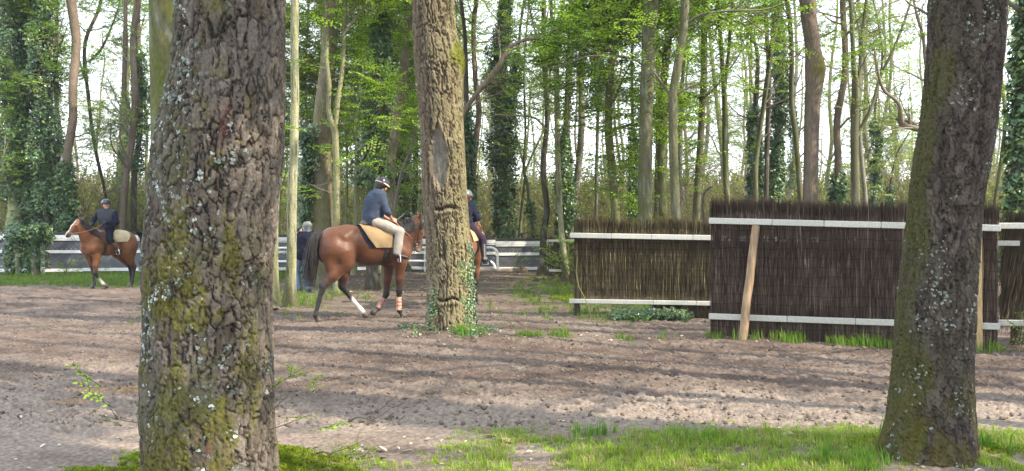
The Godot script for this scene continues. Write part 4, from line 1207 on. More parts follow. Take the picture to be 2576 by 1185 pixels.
	st.free()
	for t in kinds: t.free()
	lap(" far trees")
	# --- undergrowth that nobody could count
	for k in 2:
		var mb := MB.new()
		for i in 15:
			var a := rng.randf() * TAU
			var ps := PackedVector3Array([Vector3(cos(a) * 0.15, -0.1, sin(a) * 0.15)])
			var dir := Vector3(cos(a) * 0.6, 1.0, sin(a) * 0.6).normalized()
			var q := ps[0]
			var br := Color(0.20, 0.165, 0.11) * rng.randf_range(0.7, 1.3)
			for s in 4:
				dir = (dir + Vector3(rng.randf_range(-0.3, 0.3), -0.05, rng.randf_range(-0.3, 0.3))).normalized()
				q += dir * 0.42
				ps.append(q)
				for b in 2:
					var d2 := (dir + Vector3(rng.randf_range(-1, 1), rng.randf_range(-0.3, 0.5), rng.randf_range(-1, 1))).normalized()
					var l2 := rng.randf_range(0.25, 0.5)
					mb.tube(PackedVector3Array([q, q + d2 * l2]), PackedFloat32Array([0.005, 0.002]), 3, br, br)
					if k == 1 or rng.randf() < 0.45:
						for l in 5:
							var g := rng.randf_range(0.6, 1.2)
							leaf(mb, q + d2 * l2 * (0.3 + l * 0.17), (d2 + Vector3(rng.randf_range(-1, 1), rng.randf_range(-0.5, 0.5), rng.randf_range(-1, 1))).normalized(), Vector3(rng.randf_range(-0.5, 0.5), 1, rng.randf_range(-0.5, 0.5)).normalized(), 0.06, 0.045, Color(0.20 * g, 0.23 * g, 0.055 * g) if k == 1 else Color(0.25 * g, 0.22 * g, 0.085 * g))
			mb.tube(ps, PackedFloat32Array([0.014, 0.012, 0.009, 0.006, 0.003]), 3, br, br)
		var m := mb.mesh()
		var xs := []
		var cs := []
		for i in 1500:
			var d := 35.0 + 80.0 * pow(rng.randf(), 0.7)
			var x := rng.randf_range(-0.68, 0.68) * d
			if d < 40.0 and x / d > -0.28 and rng.randf() < 0.5: continue
			var s := rng.randf_range(0.7, 1.9) * (1.0 + d / 110.0)
			xs.append(Transform3D(Basis(Vector3.UP, rng.randf() * TAU).scaled(Vector3(s, s * rng.randf_range(0.8, 1.3), s)), Vector3(x, gy(x, -d), -d)))
			var b := rng.randf_range(0.75, 1.25)
			cs.append(Color(b, b, b * rng.randf_range(0.8, 1.1)))
		tag(many("undergrowth", m, M.leaf, xs, cs, self), "brown and pale green undergrowth filling the wood beyond the fences" if k == 0 else "fresh green undergrowth filling the wood beyond the fences", "undergrowth")
	# the far edge of the wood, closing the view
	var xs := [[], [], []]
	var cs := [[], [], []]
	for i in 5200:
		var d := rng.randf_range(95.0, 150.0)
		var x := rng.randf_range(-0.7, 0.7) * d
		var lump := 0.55 + 0.8 * n1.get_noise_2d(x * 0.05, d * 0.05 + 5.0)
		var y := gy(x, -d) + pow(rng.randf(), 1.3) * 5.5 * maxf(lump, 0.15)
		var k := rng.randi() % 3
		xs[k].append(spray_at(Vector3(x, y, -d), Vector3(rng.randf_range(-1, 1), 0, rng.randf_range(-1, 1)), rng.randf_range(2.0, 3.6)))
		cs[k].append(leaf_tone(3 if rng.randf() < 0.5 else 1) * 0.85)
	for k in 3: tag(many("far_foliage", SPRAY[k], M.leaf, xs[k], cs[k], self), ["pale", "olive", "hazy"][k] + " mass of new leaves at the far edge of the wood", "foliage")

# ---- fences and hurdles
func rail(parent: Node, called: String, a: Vector3, b: Vector3, h: float, w: float, joints: Array, col: Color) -> void:
	# a white beam in lengths that butt with a narrow gap
	var l := (b - a).length()
	var x := (b - a).normalized()
	var z := x.cross(Vector3.UP).normalized()
	var y := z.cross(x)
	var cuts := [0.0] + joints + [1.0]
	for i in cuts.size() - 1:
		var t0: float = cuts[i] * l + (0.0015 if i > 0 else 0.0)
		var t1: float = cuts[i + 1] * l - (0.0015 if i < cuts.size() - 2 else 0.0)
		var mb := MB.new()
		mb.box(Transform3D(Basis(x.rotated(z, rng.randf_range(-0.003, 0.003)), y, z), a + x * (t0 + t1) * 0.5 + z * rng.randf_range(-0.003, 0.003)), Vector3(t1 - t0, h, w), h * 0.09, col * rng.randf_range(0.86, 1.0))
		part(called, mb.mesh(), M.paint, parent)

func brush(parent: Node, a: Vector3, b: Vector3, lo: Callable, hi: Callable, density: int, thick: float, tones: Array, slant = null) -> void:
	var l := (b - a).length()
	var x := (b - a).normalized()
	var z := x.cross(Vector3.UP).normalized()
	# the stick is one unit wide and tall; its bends are in units of its width
	var stick := MB.new()
	stick.tube(PackedVector3Array([Vector3(0, 0, 0), Vector3(0.7, 0.33, 0.3), Vector3(-0.5, 0.66, -0.3), Vector3(0.4, 1, 0)]), PackedFloat32Array([0.5, 0.5, 0.48, 0.4]), 3, Color.WHITE, Color(0.9, 0.9, 0.9))
	var xs := []
	var cs := []
	var n := int(l * density)
	for i in n:
		var t := (i + rng.randf()) / n
		var y0: float = lo.call(t)
		var y1: float = hi.call(t)
		var len := minf(y1 - y0, rng.randf_range(0.22, 0.5))
		var tuft := 0.0
		var at := rng.randf()
		var s := y0 + (y1 - y0 - len) * at
		tuft = n2.get_noise_2d(t * l * 14.0, s * 4.0 + a.x * 7.0)
		if at > 0.70: s = y1 - len - (0.02 if thick < 0.07 else 0.05) * pow(rng.randf(), 2.0) + tuft * (0.006 if thick < 0.07 else 0.02)
		if tuft > 0.40 and at < 0.6 and rng.randf() < 0.4: continue
		if at < 0.2: s = y0 + rng.randf_range(-0.01, 0.05)
		var p := a + x * (t * l) + z * rng.randf_range(-thick, thick) * 0.5
		var w := rng.randf_range(0.0032, 0.0068)
		var lean := x * (rng.randfn(0.0, 0.028) + tuft * 0.02) + z * rng.randfn(0.0, 0.015)
		if slant != null: lean += x * float((slant as Callable).call(t))
		var up := (Vector3.UP + lean).normalized()
		var r := rng.randf() * TAU
		var q := up.cross(Vector3(cos(r), 0, sin(r))).normalized()
		xs.append(Transform3D(Basis(q * w, up * len, q.cross(up) * w), Vector3(p.x, s, p.z)))
		var k := rng.randf()
		var col: Color = tones[0].lerp(tones[1], k)
		if k > 0.965: col = tones[2] * rng.randf_range(0.5, 1.0)
		cs.append(col * (0.95 + 0.35 * tuft + 0.35 * n2.get_noise_2d(t * l * 2.5, s * 2.5 + 9.0)))
	many("brush", stick.mesh(), M.brush, xs, cs, parent)

func pole(parent: Node, called: String, a: Vector3, b: Vector3, r0: float, r1: float, col: Color, m: Material, sides := 16) -> void:
	var mb := MB.new()
	var ps := PackedVector3Array()
	var rs := PackedFloat32Array()
	var k := 14
	var off := (b - a).normalized().cross(Vector3(0.3, 0.2, 0.9)).normalized()
	for i in k + 1:
		var t := float(i) / k
		ps.append(a.lerp(b, t) + off * n1.get_noise_1d(t * 2.0 + a.x * 5.0) * r0 * 0.35)
		rs.append(lerpf(r0, r1, t) * (1.0 + 0.06 * n2.get_noise_1d(t * 9.0 + a.z * 3.0)))
	mb.tube(ps, rs, sides, col, col, true)
	for i in mb.c.size(): mb.c[i] = mb.c[i] * (0.85 + 0.5 * n1.get_noise_3dv(mb.v[i] * Vector3(14, 3, 14)))
	part(called, mb.mesh(), m, parent)

# the wires that press the brush flat
func stitches(t: Node, a: Vector3, b: Vector3, z: Vector3, heights: Array) -> void:
	for h in heights:
		var mb := MB.new()
		var ps := PackedVector3Array()
		var rs := PackedFloat32Array()
		for i in 60:
			ps.append(a.lerp(b, i / 59.0) + z * (1.0 + 0.14 * sin(i * 2.1)) + Vector3(0, h + 0.010 * sin(i * 0.45 + h * 9.0) + 0.006 * sin(i * 1.7), 0))
			rs.append(0.0026)
		mb.tube(ps, rs, 4, Color(0.022, 0.017, 0.014), Color(0.022, 0.017, 0.014))
		part("wire", mb.mesh(), M.twig, t)

func fences() -> void:
	var brown := [Color(0.056, 0.040, 0.032), Color(0.175, 0.124, 0.096), Color(0.40, 0.30, 0.21)]
	var white := Color(0.62, 0.61, 0.555)
	# the tall hurdle with the leaning pole
	var A := Vector3(2.84, 0, -12.66)
	var B := Vector3(6.24, 0, -11.4)
	var x := (B - A).normalized()
	var z := x.cross(Vector3.UP).normalized()
	if z.z < 0: z = -z
	var t := thing("brush_hurdle", "tall hurdle of dark brushwood with two white rails and a leaning pole against it", "hurdle", Vector3(A.x, 0, A.z))
	var a := Vector3.ZERO
	var b := B - A
	brush(t, a, b, func(_u): return 0.0, func(u): return lerpf(1.87, 1.765, u) + 0.02 * sin(u * 9.0), 5200, 0.06, brown)
	rail(t, "top_rail", a + z * 0.055 + Vector3(-0.02, 1.672, 0), b + z * 0.055 + Vector3(0.03, 1.565, 0), 0.085, 0.05, [0.235, 0.42, 0.615, 0.84], white)
	rail(t, "bottom_rail", a + z * 0.055 + Vector3(-0.02, 0.312, 0), b + z * 0.055 + Vector3(0.03, 0.305, 0), 0.085, 0.05, [0.29, 0.53, 0.80], white * 0.86)
	for q in [[0.02, 1.8], [0.34, 1.7], [0.66, 1.72], [0.985, 1.66]]:
		pole(t, "post", b * q[0] - z * 0.075 + Vector3(0, -0.2, 0), b * q[0] - z * 0.075 + Vector3(0, q[1], 0), 0.04, 0.036, Color(0.12, 0.09, 0.065), M.wood)
	stitches(t, a, b, z * 0.034, [0.17, 0.5, 0.63, 0.76, 0.89, 1.02, 1.15, 1.28, 1.41, 1.54])
	var foot := P(1865, 862, 12.2)
	var head := P(1902, 568, 12.36)
	t = thing("round_pole", "thick peeled wooden pole leaning against the tall brush hurdle", "pole", Vector3(foot.x, 0, foot.z))
	pole(t, "pole", Vector3(0, -0.12, 0), head - Vector3(foot.x, 0, foot.z), 0.06, 0.055, Color(0.42, 0.29, 0.175), M.wood, 22)
	t = thing("square_post", "pale sawn post beside the leaning dark trunk, propping the tall hurdle's end", "post", Vector3(6.0, 0, -11.40))
	var mbp := MB.new()
	mbp.box(Transform3D(Basis(Vector3(0, 0, 1), 0.01), Vector3(0, 0.7, 0)), Vector3(0.075, 1.65, 0.06), 0.006, Color(0.50, 0.36, 0.17))
	part("post", mbp.mesh(), M.wood, t)
	# the last hurdle, half out of the picture
	t = thing("brush_hurdle", "ragged hurdle with loose slanting brush beside the tall hurdle's end", "hurdle", Vector3(6.38, 0, -11.75))
	a = Vector3.ZERO
	b = Vector3(2.6, 0, 0.5)
	var loose := [Color(0.06, 0.045, 0.03), Color(0.17, 0.125, 0.075), Color(0.33, 0.26, 0.15)]
	brush(t, a + Vector3(0.1, 0, -0.05), b, func(u): return 0.02 if u > 0.05 else 0.3, func(u): return 1.74 - 0.05 * u, 2200, 0.10, loose, func(u): return 0.16 * (1.0 - u))
	rail(t, "top_rail", a + Vector3(-0.02, 1.595, 0.07), b + Vector3(0, 1.6, 0.07), 0.08, 0.05, [0.5], white)
	rail(t, "middle_rail", a + Vector3(-0.02, 1.365, -0.02), a + Vector3(0.32, 1.365, 0.04), 0.07, 0.045, [], white)
	rail(t, "bottom_rail", a + Vector3(-0.06, 0.32, 0.07), b + Vector3(0, 0.33, 0.07), 0.08, 0.05, [0.5], white * 0.85)
	for q in [0.12, 0.9]:
		pole(t, "post", b * q + Vector3(0, -0.2, -0.12), b * q + Vector3(0, 1.6, -0.12), 0.04, 0.036, Color(0.12, 0.09, 0.065), M.wood)
	# the low hurdle on its rails, behind the tall one
	A = Vector3(1.09, 0, -15.8)
	B = Vector3(7.6, 0, -14.6)
	x = (B - A).normalized()
	z = x.cross(Vector3.UP).normalized()
	if z.z < 0: z = -z
	t = thing("brush_hurdle", "low hurdle of greenish brown brush on two white rails, open underneath at one end", "hurdle", A)
	a = Vector3.ZERO
	b = B - A
	var mossy_brush := [Color(0.055, 0.042, 0.026), Color(0.20, 0.155, 0.085), Color(0.38, 0.31, 0.16)]
	brush(t, a + x * 0.02, b, func(u): return 0.39 - 0.10 * u, func(u): return 1.655 - 0.07 * u + 0.02 * sin(u * 31.0), 3000, 0.08, mossy_brush)
	brush(t, a + x * 1.22, b, func(_u): return 0.0, func(_u): return 0.24, 800, 0.08, mossy_brush, func(u): return 0.75 * maxf(0.0, 1.0 - u * 9.0))
	rail(t, "top_rail", a + z * 0.075 + Vector3(-0.05, 1.44, 0), b + z * 0.075 + Vector3(0, 1.33, 0), 0.09, 0.06, [0.11, 0.215, 0.32, 0.45, 0.6, 0.8], white)
	rail(t, "bottom_rail", a + z * 0.075 + Vector3(-0.06, 0.275, 0), b + z * 0.075 + Vector3(0, 0.262, 0), 0.075, 0.06, [0.22, 0.33, 0.5, 0.75], white)
	stitches(t, a, b, z * 0.046, [0.48, 0.6, 0.72, 0.84, 0.96, 1.08, 1.2, 1.31])
	for q in [[0.012, 1.3], [0.33, 1.3], [0.66, 1.3], [0.99, 1.3]]:
		pole(t, "post", b * q[0] + Vector3(0, -0.2, -0.02), b * q[0] + Vector3(0, q[1], -0.02), 0.06, 0.055, Color(0.085, 0.065, 0.045), M.wood)
	# the farthest hurdle
	A = Vector3(1.06, 0, -27.0)
	t = thing("brush_hurdle", "small farthest brush hurdle seen between the dark kinked tree and the leaning hornbeam", "hurdle", A)
	b = Vector3(2.4, 0, 0.8)
	brush(t, Vector3(0.02, 0, 0), b, func(_u): return 0.0, func(u): return 1.24 + 0.06 * sin(u * 14.0), 1200, 0.12, [Color(0.05, 0.037, 0.027), Color(0.14, 0.105, 0.075), Color(0.28, 0.22, 0.14)])
	rail(t, "top_rail", Vector3(0, 1.195, 0.11), b + Vector3(0, 1.195, 0.11), 0.065, 0.05, [0.45], white)
	rail(t, "bottom_rail", Vector3(0.06, 0.29, 0.11), Vector3(0.5, 0.29, 0.27), 0.075, 0.05, [], white)
	pole(t, "post", Vector3(0.62, -0.1, 0.3), Vector3(0.62, 1.15, 0.3), 0.055, 0.05, Color(0.12, 0.13, 0.03), M.wood)
	board_fence()

func board_fence() -> void:
	var white := Color(0.80, 0.79, 0.74)
	var A := Vector3(-19.5, 0, -29.9)
	var B := Vector3(1.75, 0, -32.7)
	var t := thing("board_fence", "long fence of dark grey sheeting with three white boards across the clearing's end", "fence", A)
	var x := (B - A).normalized()
	var z := x.cross(Vector3.UP).normalized()
	if z.z < 0: z = -z
	var l := (B - A).length()
	var n := 9
	var w := l / n
	var turn := Basis(x, Vector3.UP, z)
	for i in n:
		var u := (i + 0.5) / n
		var h := lerpf(1.47, 1.20, u)
		var c := x * (l * u)
		c.y = gy(A.x + c.x, A.z + c.z)
		var mb := MB.new()
		mb.box(Transform3D(turn, c + Vector3(0, h * 0.5 - 0.04, 0)), Vector3(w - 0.012, h - 0.02, 0.016), 0.0, Color(0.085, 0.085, 0.098) * rng.randf_range(0.85, 1.2))
		part("sheet", mb.mesh(), M.sheet, t)
		mb = MB.new()
		mb.box(Transform3D(turn, c + Vector3(0, h - 0.035, 0.012)), Vector3(w - 0.006, 0.07, 0.05), 0.006, Color(0.05, 0.047, 0.05))
		part("cap_board", mb.mesh(), M.paint, t)
		for q in [[h - 0.165, 0.13], [h - 0.265, 0.045], [h * 0.53, 0.105], [0.115, 0.11]]:
			mb = MB.new()
			mb.box(Transform3D(turn.rotated(z, rng.randf_range(-0.004, 0.004)), c + Vector3(0, q[0], 0.0) + z * 0.028), Vector3(w - 0.008, q[1], 0.035), 0.004, Color(0.78, 0.78, 0.76) * rng.randf_range(0.92, 1.0))
			part("white_board", mb.mesh(), M.paint, t)
		mb = MB.new()
		for k in 16: mb.box(Transform3D(turn, c + x * ((k - 7.5) / 16.0 * w) + Vector3(0, h * 0.60, 0) + z * 0.014), Vector3(0.022, 0.022, 0.02), 0.0, Color(0.6, 0.6, 0.6))
		part("bolts", mb.mesh(), M.metal, t)
		mb = MB.new()
		mb.box(Transform3D(turn, x * (l * i / n) + Vector3(0, h * 0.5, 0) - z * 0.07), Vector3(0.1, h, 0.1), 0.01, Color(0.35, 0.33, 0.3))
		part("post", mb.mesh(), M.wood, t)
	# posts grown over with ivy in front of the fence
	for q in [[45, 29.0, 0.075, "weathered fence post overgrown with ivy, farthest from the bay horse", Color(0.3, 0.25, 0.17), false], [86, 29.1, 0.085, "weathered fence post overgrown with ivy, between the other two ivied posts", Color(0.28, 0.23, 0.17), false], [107, 29.3, 0.07, "white fence post with ivy over its head, nearest the bay horse", Color(0.7, 0.7, 0.66), true]]:
		var g := G(q[0], q[1])
		var p := thing("ivied_post", q[3], "post", g)
		if q[5]:
			var mb := MB.new()
			mb.box(Transform3D(Basis(), Vector3(0, 0.68, 0)), Vector3(0.12, 1.5, 0.1), 0.01, q[4])
			part("post", mb.mesh(), M.paint, p)
		else:
			pole(p, "post", Vector3(0, -0.15, 0), Vector3(rng.randf_range(-0.04, 0.04), 1.42, 0), q[2] * 1.15, q[2], q[4], M.wood)
		var pts := [Vector4(0, 0, 0, q[2]), Vector4(0, 0.7, 0, q[2]), Vector4(0, 1.5, 0, q[2])]
		ivy_on(p, pts, 0.1, 1.5, 0.12, 26)
		ivy_on(p, pts, 1.25, 1.55, 0.38, 44)
		ivy_on(p, [Vector4(-0.28, 0, -0.1, 0.1), Vector4(-0.28, 1.5, -0.1, 0.1)], 0.1, 1.5, 0.12, 46)
	# dark box on the fence
	var g := P(80, 590, 30.2)
	var bx := thing("black_box", "black lidded box behind the fence above the ivied posts", "box", Vector3(g.x, 0, -30.3))
	var mb := MB.new()
	mb.box(Transform3D(Basis(), Vector3(0, 1.45, 0)), Vector3(0.2, 0.34, 0.2), 0.012, Color(0.012, 0.014, 0.016))
	mb.box(Transform3D(Basis(), Vector3(0, 0.63, 0)), Vector3(0.06, 1.3, 0.06), 0.004, Color(0.03, 0.03, 0.03))
	part("box", mb.mesh(), M.sheet, bx)
	mb = MB.new()
	mb.box(Transform3D(Basis(Vector3(0, 0, 1), 0.04), Vector3(-0.01, 1.635, 0)), Vector3(0.25, 0.03, 0.25), 0.008, Color(0.016, 0.018, 0.02))
	part("lid", mb.mesh(), M.sheet, bx)
	# white plastic running rail that bends down to the ground
	for q in [[0.885, 0.04, 1252.0, "white tubular running rail bending down to the ground, the upper of two", 31.6, 620.0], [0.42, 0.038, 1245.0, "white tubular running rail bending down to the ground, the lower of two", 31.3, 650.0]]:
		var e := P(q[2], 683, q[4])
		var r := thing("running_rail", q[3], "rail", Vector3(e.x, 0, -q[4]))
		mb = MB.new()
		var ps := PackedVector3Array([Vector3(-8.0, q[0] - 0.01, 0.3), Vector3(-4.0, q[0], 0.15), Vector3(-0.36, q[0], 0)])
		for k in 7:
			var an := PI / 2 * (1.0 - k / 6.0)
			ps.append(Vector3(-0.26 + 0.26 * cos(an), q[0] - 0.26 + 0.26 * sin(an), 0))
		ps.append(Vector3(0, -0.1, 0))
		var rs := PackedFloat32Array()
		for k in ps.size(): rs.append(q[1])
		mb.tube(ps, rs, 12, white, white, true)
		part("tube", mb.mesh(), M.shell, r)
		if q[0] > 0.6:
			for k in 3: pole(r, "leg", Vector3(-2.6 * (k + 1), -0.1, 0.1 * k), Vector3(-2.6 * (k + 1), q[0], 0.1 * k + 0.02), 0.028, 0.028, white, M.shell, 8)
	# things lying at the end of the track
	t = thing("grey_log", "long grey log lying along the foot of the board fence by the rail", "log", G(1240, 31.0))
	pole(t, "log", Vector3(-1.2, 0.08, 0.1), Vector3(0.95, 0.07, -0.15), 0.1, 0.085, Color(0.30, 0.25, 0.2), M.wood)
	t = thing("tree_stump", "low sawn stump beside the grey log at the track's end", "stump", G(1316, 31.4))
	pole(t, "stump", Vector3(0, -0.1, 0), Vector3(0.02, 0.2, 0), 0.17, 0.15, Color(0.27, 0.2, 0.14), M.bark)
	# a black fitting on a stake over the fence
	g = P(1313, 600, 33.2)
	t = thing("black_stake", "black stake with a bent handle showing above the board fence", "stake", Vector3(g.x, 0, -33.2))
	pole(t, "stake", Vector3(0, -0.1, 0), Vector3(0, 1.33, 0), 0.05, 0.05, Color(0.012, 0.012, 0.014), M.sheet, 8)
	mb = MB.new()
	mb.tube(PackedVector3Array([Vector3(-0.13, 1.27, 0), Vector3(-0.05, 1.36, 0), Vector3(0.05, 1.36, 0.02), Vector3(0.12, 1.40, 0), Vector3(0.2, 1.42, 0)]), PackedFloat32Array([0.02, 0.035, 0.035, 0.02, 0.012]), 6, Color(0.012, 0.012, 0.014), Color(0.012, 0.012, 0.014), true)
	part("handle", mb.mesh(), M.sheet, t)

# ---- what grows and lies on the ground
func ground_cover() -> void:
	var tufts := []
	for k in 2:
		var mb := MB.new()
		for i in 11:
			var a := rng.randf() * TAU
			var p := Vector3(rng.randfn(0, 0.03), -0.01, rng.randfn(0, 0.03))
			var o := Vector3(cos(a), 0, sin(a))
			var l := rng.randf_range(0.05, 0.13) * (1.0 if k == 0 else 0.45)
			var s := o.cross(Vector3.UP) * rng.randf_range(0.002, 0.0035)
			var ben := rng.randf_range(0.2, 0.8)
			var q := p + Vector3(0, l * 0.55, 0) + o * l * 0.2 * ben
			var e := p + Vector3(0, l * (1.0 - 0.3 * ben), 0) + o * l * 0.7 * ben
			var g := rng.randf_range(0.7, 1.25)
			var c := Color(g, g * rng.randf_range(0.9, 1.05), g)
			var nn := (o.cross(s).normalized() + Vector3.UP * 0.6).normalized()
			if nn.y < 0: nn = -nn
			mb.face([p - s, q - s, q + s, p + s], c)
			mb.face([q - s, e, q + s], c * 1.05)
		tufts.append(mb.mesh())
	var xs := [[], []]
	var cs := [[], []]
	var put := func(k: int, x: float, d: float, s: float, c: Color) -> void:
		xs[k].append(Transform3D(Basis(Vector3.UP, rng.randf() * TAU).scaled(Vector3(s, s * rng.randf_range(0.8, 1.3), s)), Vector3(x, gy(x, -d) + 0.004, -d)))
		cs[k].append(c)
	for i in 38000:      # the near verge
		var d := rng.randf_range(4.6, 7.3)
		var x := rng.randf_range(-0.62, 0.62) * d
		var g := grassy(x, d)
		if rng.randf() > g * 0.75: continue
		var b := rng.randf_range(0.7, 1.25)
		var dry := rng.randf() < 0.2
		put.call(0 if rng.randf() < 0.45 * g * g else 1, x, d, rng.randf_range(0.35, 0.85), Color(0.34 * b, 0.28 * b, 0.13 * b) if dry else Color(0.26 * b, 0.35 * b, 0.045 * b))
	for i in 34000:      # turf farther off
		var d := 13.0 + 19.5 * rng.randf()
		var x := rng.randf_range(-0.62, 0.2) * d
		if rng.randf() > grassy(x, d) * 0.7: continue
		var b := rng.randf_range(0.7, 1.2)
		put.call(0 if rng.randf() < 0.4 else 1, x, d, rng.randf_range(1.0, 1.7), Color(0.14 * b, 0.22 * b, 0.03 * b))
	for i in 190:        # long blades along the foot of the tall hurdle and the verge by it
		var u := rng.randf()
		var x := lerpf(2.9, 6.3, pow(u, 0.7))
		var d := lerpf(12.6, 11.4, (x - 2.84) / 3.4) - rng.randf_range(0.04, 0.35)
		if n1.get_noise_1d(x * 1.3) < -0.05 and rng.randf() < 0.8: continue
		var b := rng.randf_range(0.8, 1.2)
		put.call(0, x, d, rng.randf_range(0.7, 1.9), Color(0.17 * b, 0.28 * b, 0.035 * b))
	for i in 500:        # tufts along the verge by the oak
		var x := rng.randf_range(-1.6, 2.9)
		var d := 12.55 + rng.randfn(0.0, 0.16) - 0.1
		if n1.get_noise_1d(x * 2.3 + 40.0) < 0.12: continue
		var b := rng.randf_range(0.8, 1.2)
		put.call(1 if rng.randf() < 0.6 else 0, x, d, rng.randf_range(0.7, 1.5), Color(0.15 * b, 0.22 * b, 0.04 * b))
	for q in [[2.98, 6.35, 26, 2.1], [3.15, 6.05, 18, 1.7], [2.2, 5.6, 18, 1.25], [2.05, 5.75, 14, 1.1], [-0.62, 12.2, 16, 1.7], [1.35, 6.5, 12, 1.3], [0.6, 6.75, 12, 1.2]]:
		for i in q[2]:
			put.call(0, q[0] + rng.randfn(0, 0.09), q[1] + rng.randfn(0, 0.06), q[3] * rng.randf_range(0.6, 1.1), Color(0.13, 0.25, 0.03))
	tag(many("grass", tufts[0], M.grass, xs[0], cs[0], self), "long green grass blades of the verges and the turf", "grass")
	tag(many("short_grass", tufts[1], M.grass, xs[1], cs[1], self), "short cropped grass of the verges and the turf", "grass")
	# moss cushions: tiny fronds
	var mm := MB.new()
	for i in 10:
		var a := rng.randf() * TAU
		var p := Vector3(rng.randfn(0, 0.014), 0, rng.randfn(0, 0.014))
		var o := Vector3(cos(a), 1.2, sin(a)).normalized() * rng.randf_range(0.010, 0.022)
		leaf(mm, p, o.normalized(), Vector3(-sin(a), 0.3, cos(a)).normalized(), o.length() * 1.4, 0.012, Color.WHITE * rng.randf_range(0.7, 1.2))
	var ms := []
	var mc := []
	for i in 16000:
		var near := rng.randf() < 0.8
		var d := rng.randf_range(4.8, 6.5) if near else rng.randf_range(18.5, 20.8)
		var x := rng.randf_range(-3.0, 3.9) if near else rng.randf_range(0.6, 2.0)
		if rng.randf() > mossy(x, d): continue
		var y := gy(x, -d) + mossy(x, d) * (0.035 + 0.02 * n2.get_noise_2d(x * 12.0, -d * 12.0)) + 0.004
		ms.append(Transform3D(Basis(Vector3.UP, rng.randf() * TAU).scaled(Vector3.ONE * rng.randf_range(0.7, 1.4)), Vector3(x, y, -d)))
		var b := rng.randf_range(0.6, 1.2)
		mc.append(Color(0.22 * b, 0.26 * b, 0.025 * b))
	tag(many("moss", mm.mesh(), M.grass, ms, mc, self), "yellow green moss cushions round the feet of the nearest trees", "moss")
	# dead leaves
	var lm := MB.new()
	for s in [-1.0, 1.0]:
		var cc := Color.WHITE if s > 0 else Color(0.9, 0.9, 0.9)
		lm.face([Vector3(-0.5, 0.02, 0), Vector3(-0.15, 0.10, 0.22 * s), Vector3(0.2, 0.02, 0)] if s < 0 else [Vector3(0.2, 0.02, 0), Vector3(-0.15, 0.12, 0.22), Vector3(-0.5, 0.02, 0)], cc)
		lm.face([Vector3(0.2, 0.02, 0), Vector3(-0.15, 0.10 if s < 0 else 0.12, 0.22 * s), Vector3(0.25, 0.16, 0.2 * s)] if s > 0 else [Vector3(0.25, 0.16, -0.2), Vector3(-0.15, 0.10, -0.22), Vector3(0.2, 0.02, 0)], cc)
		lm.face([Vector3(0.2, 0.02, 0), Vector3(0.25, 0.16, 0.2), Vector3(0.55, 0.06, 0.02)] if s > 0 else [Vector3(0.55, 0.06, 0.02), Vector3(0.25, 0.16, -0.2), Vector3(0.2, 0.02, 0)], cc)
	var ls := []
	var lc := []
	var fall := func(x: float, d: float, s: float) -> void:
		var b := Basis(Vector3.UP, rng.randf() * TAU).rotated(Vector3(rng.randf_range(-1, 1), 0, rng.randf_range(-1, 1)).normalized(), rng.randf_range(0.0, 0.5))
		ls.append(Transform3D(b.scaled(Vector3.ONE * s), Vector3(x, gy(x, -d) + 0.012, -d)))
		var g := rng.randf_range(0.5, 1.2)
		lc.append(Color(0.34 * g, 0.25 * g, 0.17 * g) if rng.randf() < 0.75 else Color(0.5 * g, 0.42 * g, 0.33 * g))
	for i in 420:
		var d := rng.randf_range(4.7, 7.6)
		fall.call(rng.randf_range(-0.6, 0.6) * d, d, rng.randf_range(0.025, 0.06))
	for i in 14: fall.call(rng.randf_range(-1.4, 3.6), rng.randf_range(5.7, 6.9), rng.randf_range(0.08, 0.13))
	for i in 6500:
		var d := rng.randf_range(14.0, 33.0)
		var x := rng.randf_range(-0.6, 0.25) * d
		if rng.randf() < litter_at(x, d) * (1.0 - churn(x, d)) + 0.02: fall.call(x, d, rng.randf_range(0.05, 0.1))
	for i in 300: fall.call(rng.randf_range(-2.0, 6.5), 12.4 + rng.randfn(0, 0.4), rng.randf_range(0.03, 0.06))
	tag(many("leaf_litter", lm.mesh(), M.litter, ls, lc, self), "dry fallen leaves strewn over the ground", "leaves")
	# clods of soil
	var cl := []
	for k in 3:
		var mb := MB.new()
		var sph := SphereMesh.new()
		sph.radius = 0.5; sph.height = 0.8; sph.radial_segments = 8; sph.rings = 5
		var arr := sph.get_mesh_arrays()
		for i in arr[Mesh.ARRAY_VERTEX].size():
			var v: Vector3 = arr[Mesh.ARRAY_VERTEX][i]
			var q := v.normalized()
			v *= 1.0 + 0.5 * n1.get_noise_3d(q.x * 1.5 + k * 5.0, q.y * 1.5, q.z * 1.5)
			mb.add(v, q, Color.WHITE)
		mb.t = arr[Mesh.ARRAY_INDEX]
		cl.append(mb.mesh())
	for k in 3:
		var ks := []
		var kc := []
		for i in 2600:
			var d := 7.0 + 10.0 * pow(rng.randf(), 1.4)
			var x := rng.randf_range(-0.62, 0.62) * d
			if rng.randf() > churn(x, d): continue
			var s := 0.008 + 0.038 * pow(rng.randf(), 4.0)
			ks.append(Transform3D(Basis.from_euler(Vector3(rng.randf() * 6.0, rng.randf() * 6.0, rng.randf() * 6.0)).scaled(Vector3.ONE * s), Vector3(x, gy(x, -d) + 0.012, -d)))
			var b := rng.randf_range(0.75, 1.25)
			kc.append(Color(0.22 * b, 0.17 * b, 0.135 * b))
		tag(many("soil_clods", cl[k], M.clod, ks, kc, self), ["small", "crumbly", "rounded"][k] + " clods of soil thrown up on the churned track", "clods")
	# ivy and weeds by the hurdles
	var iv := []
	var ic := []
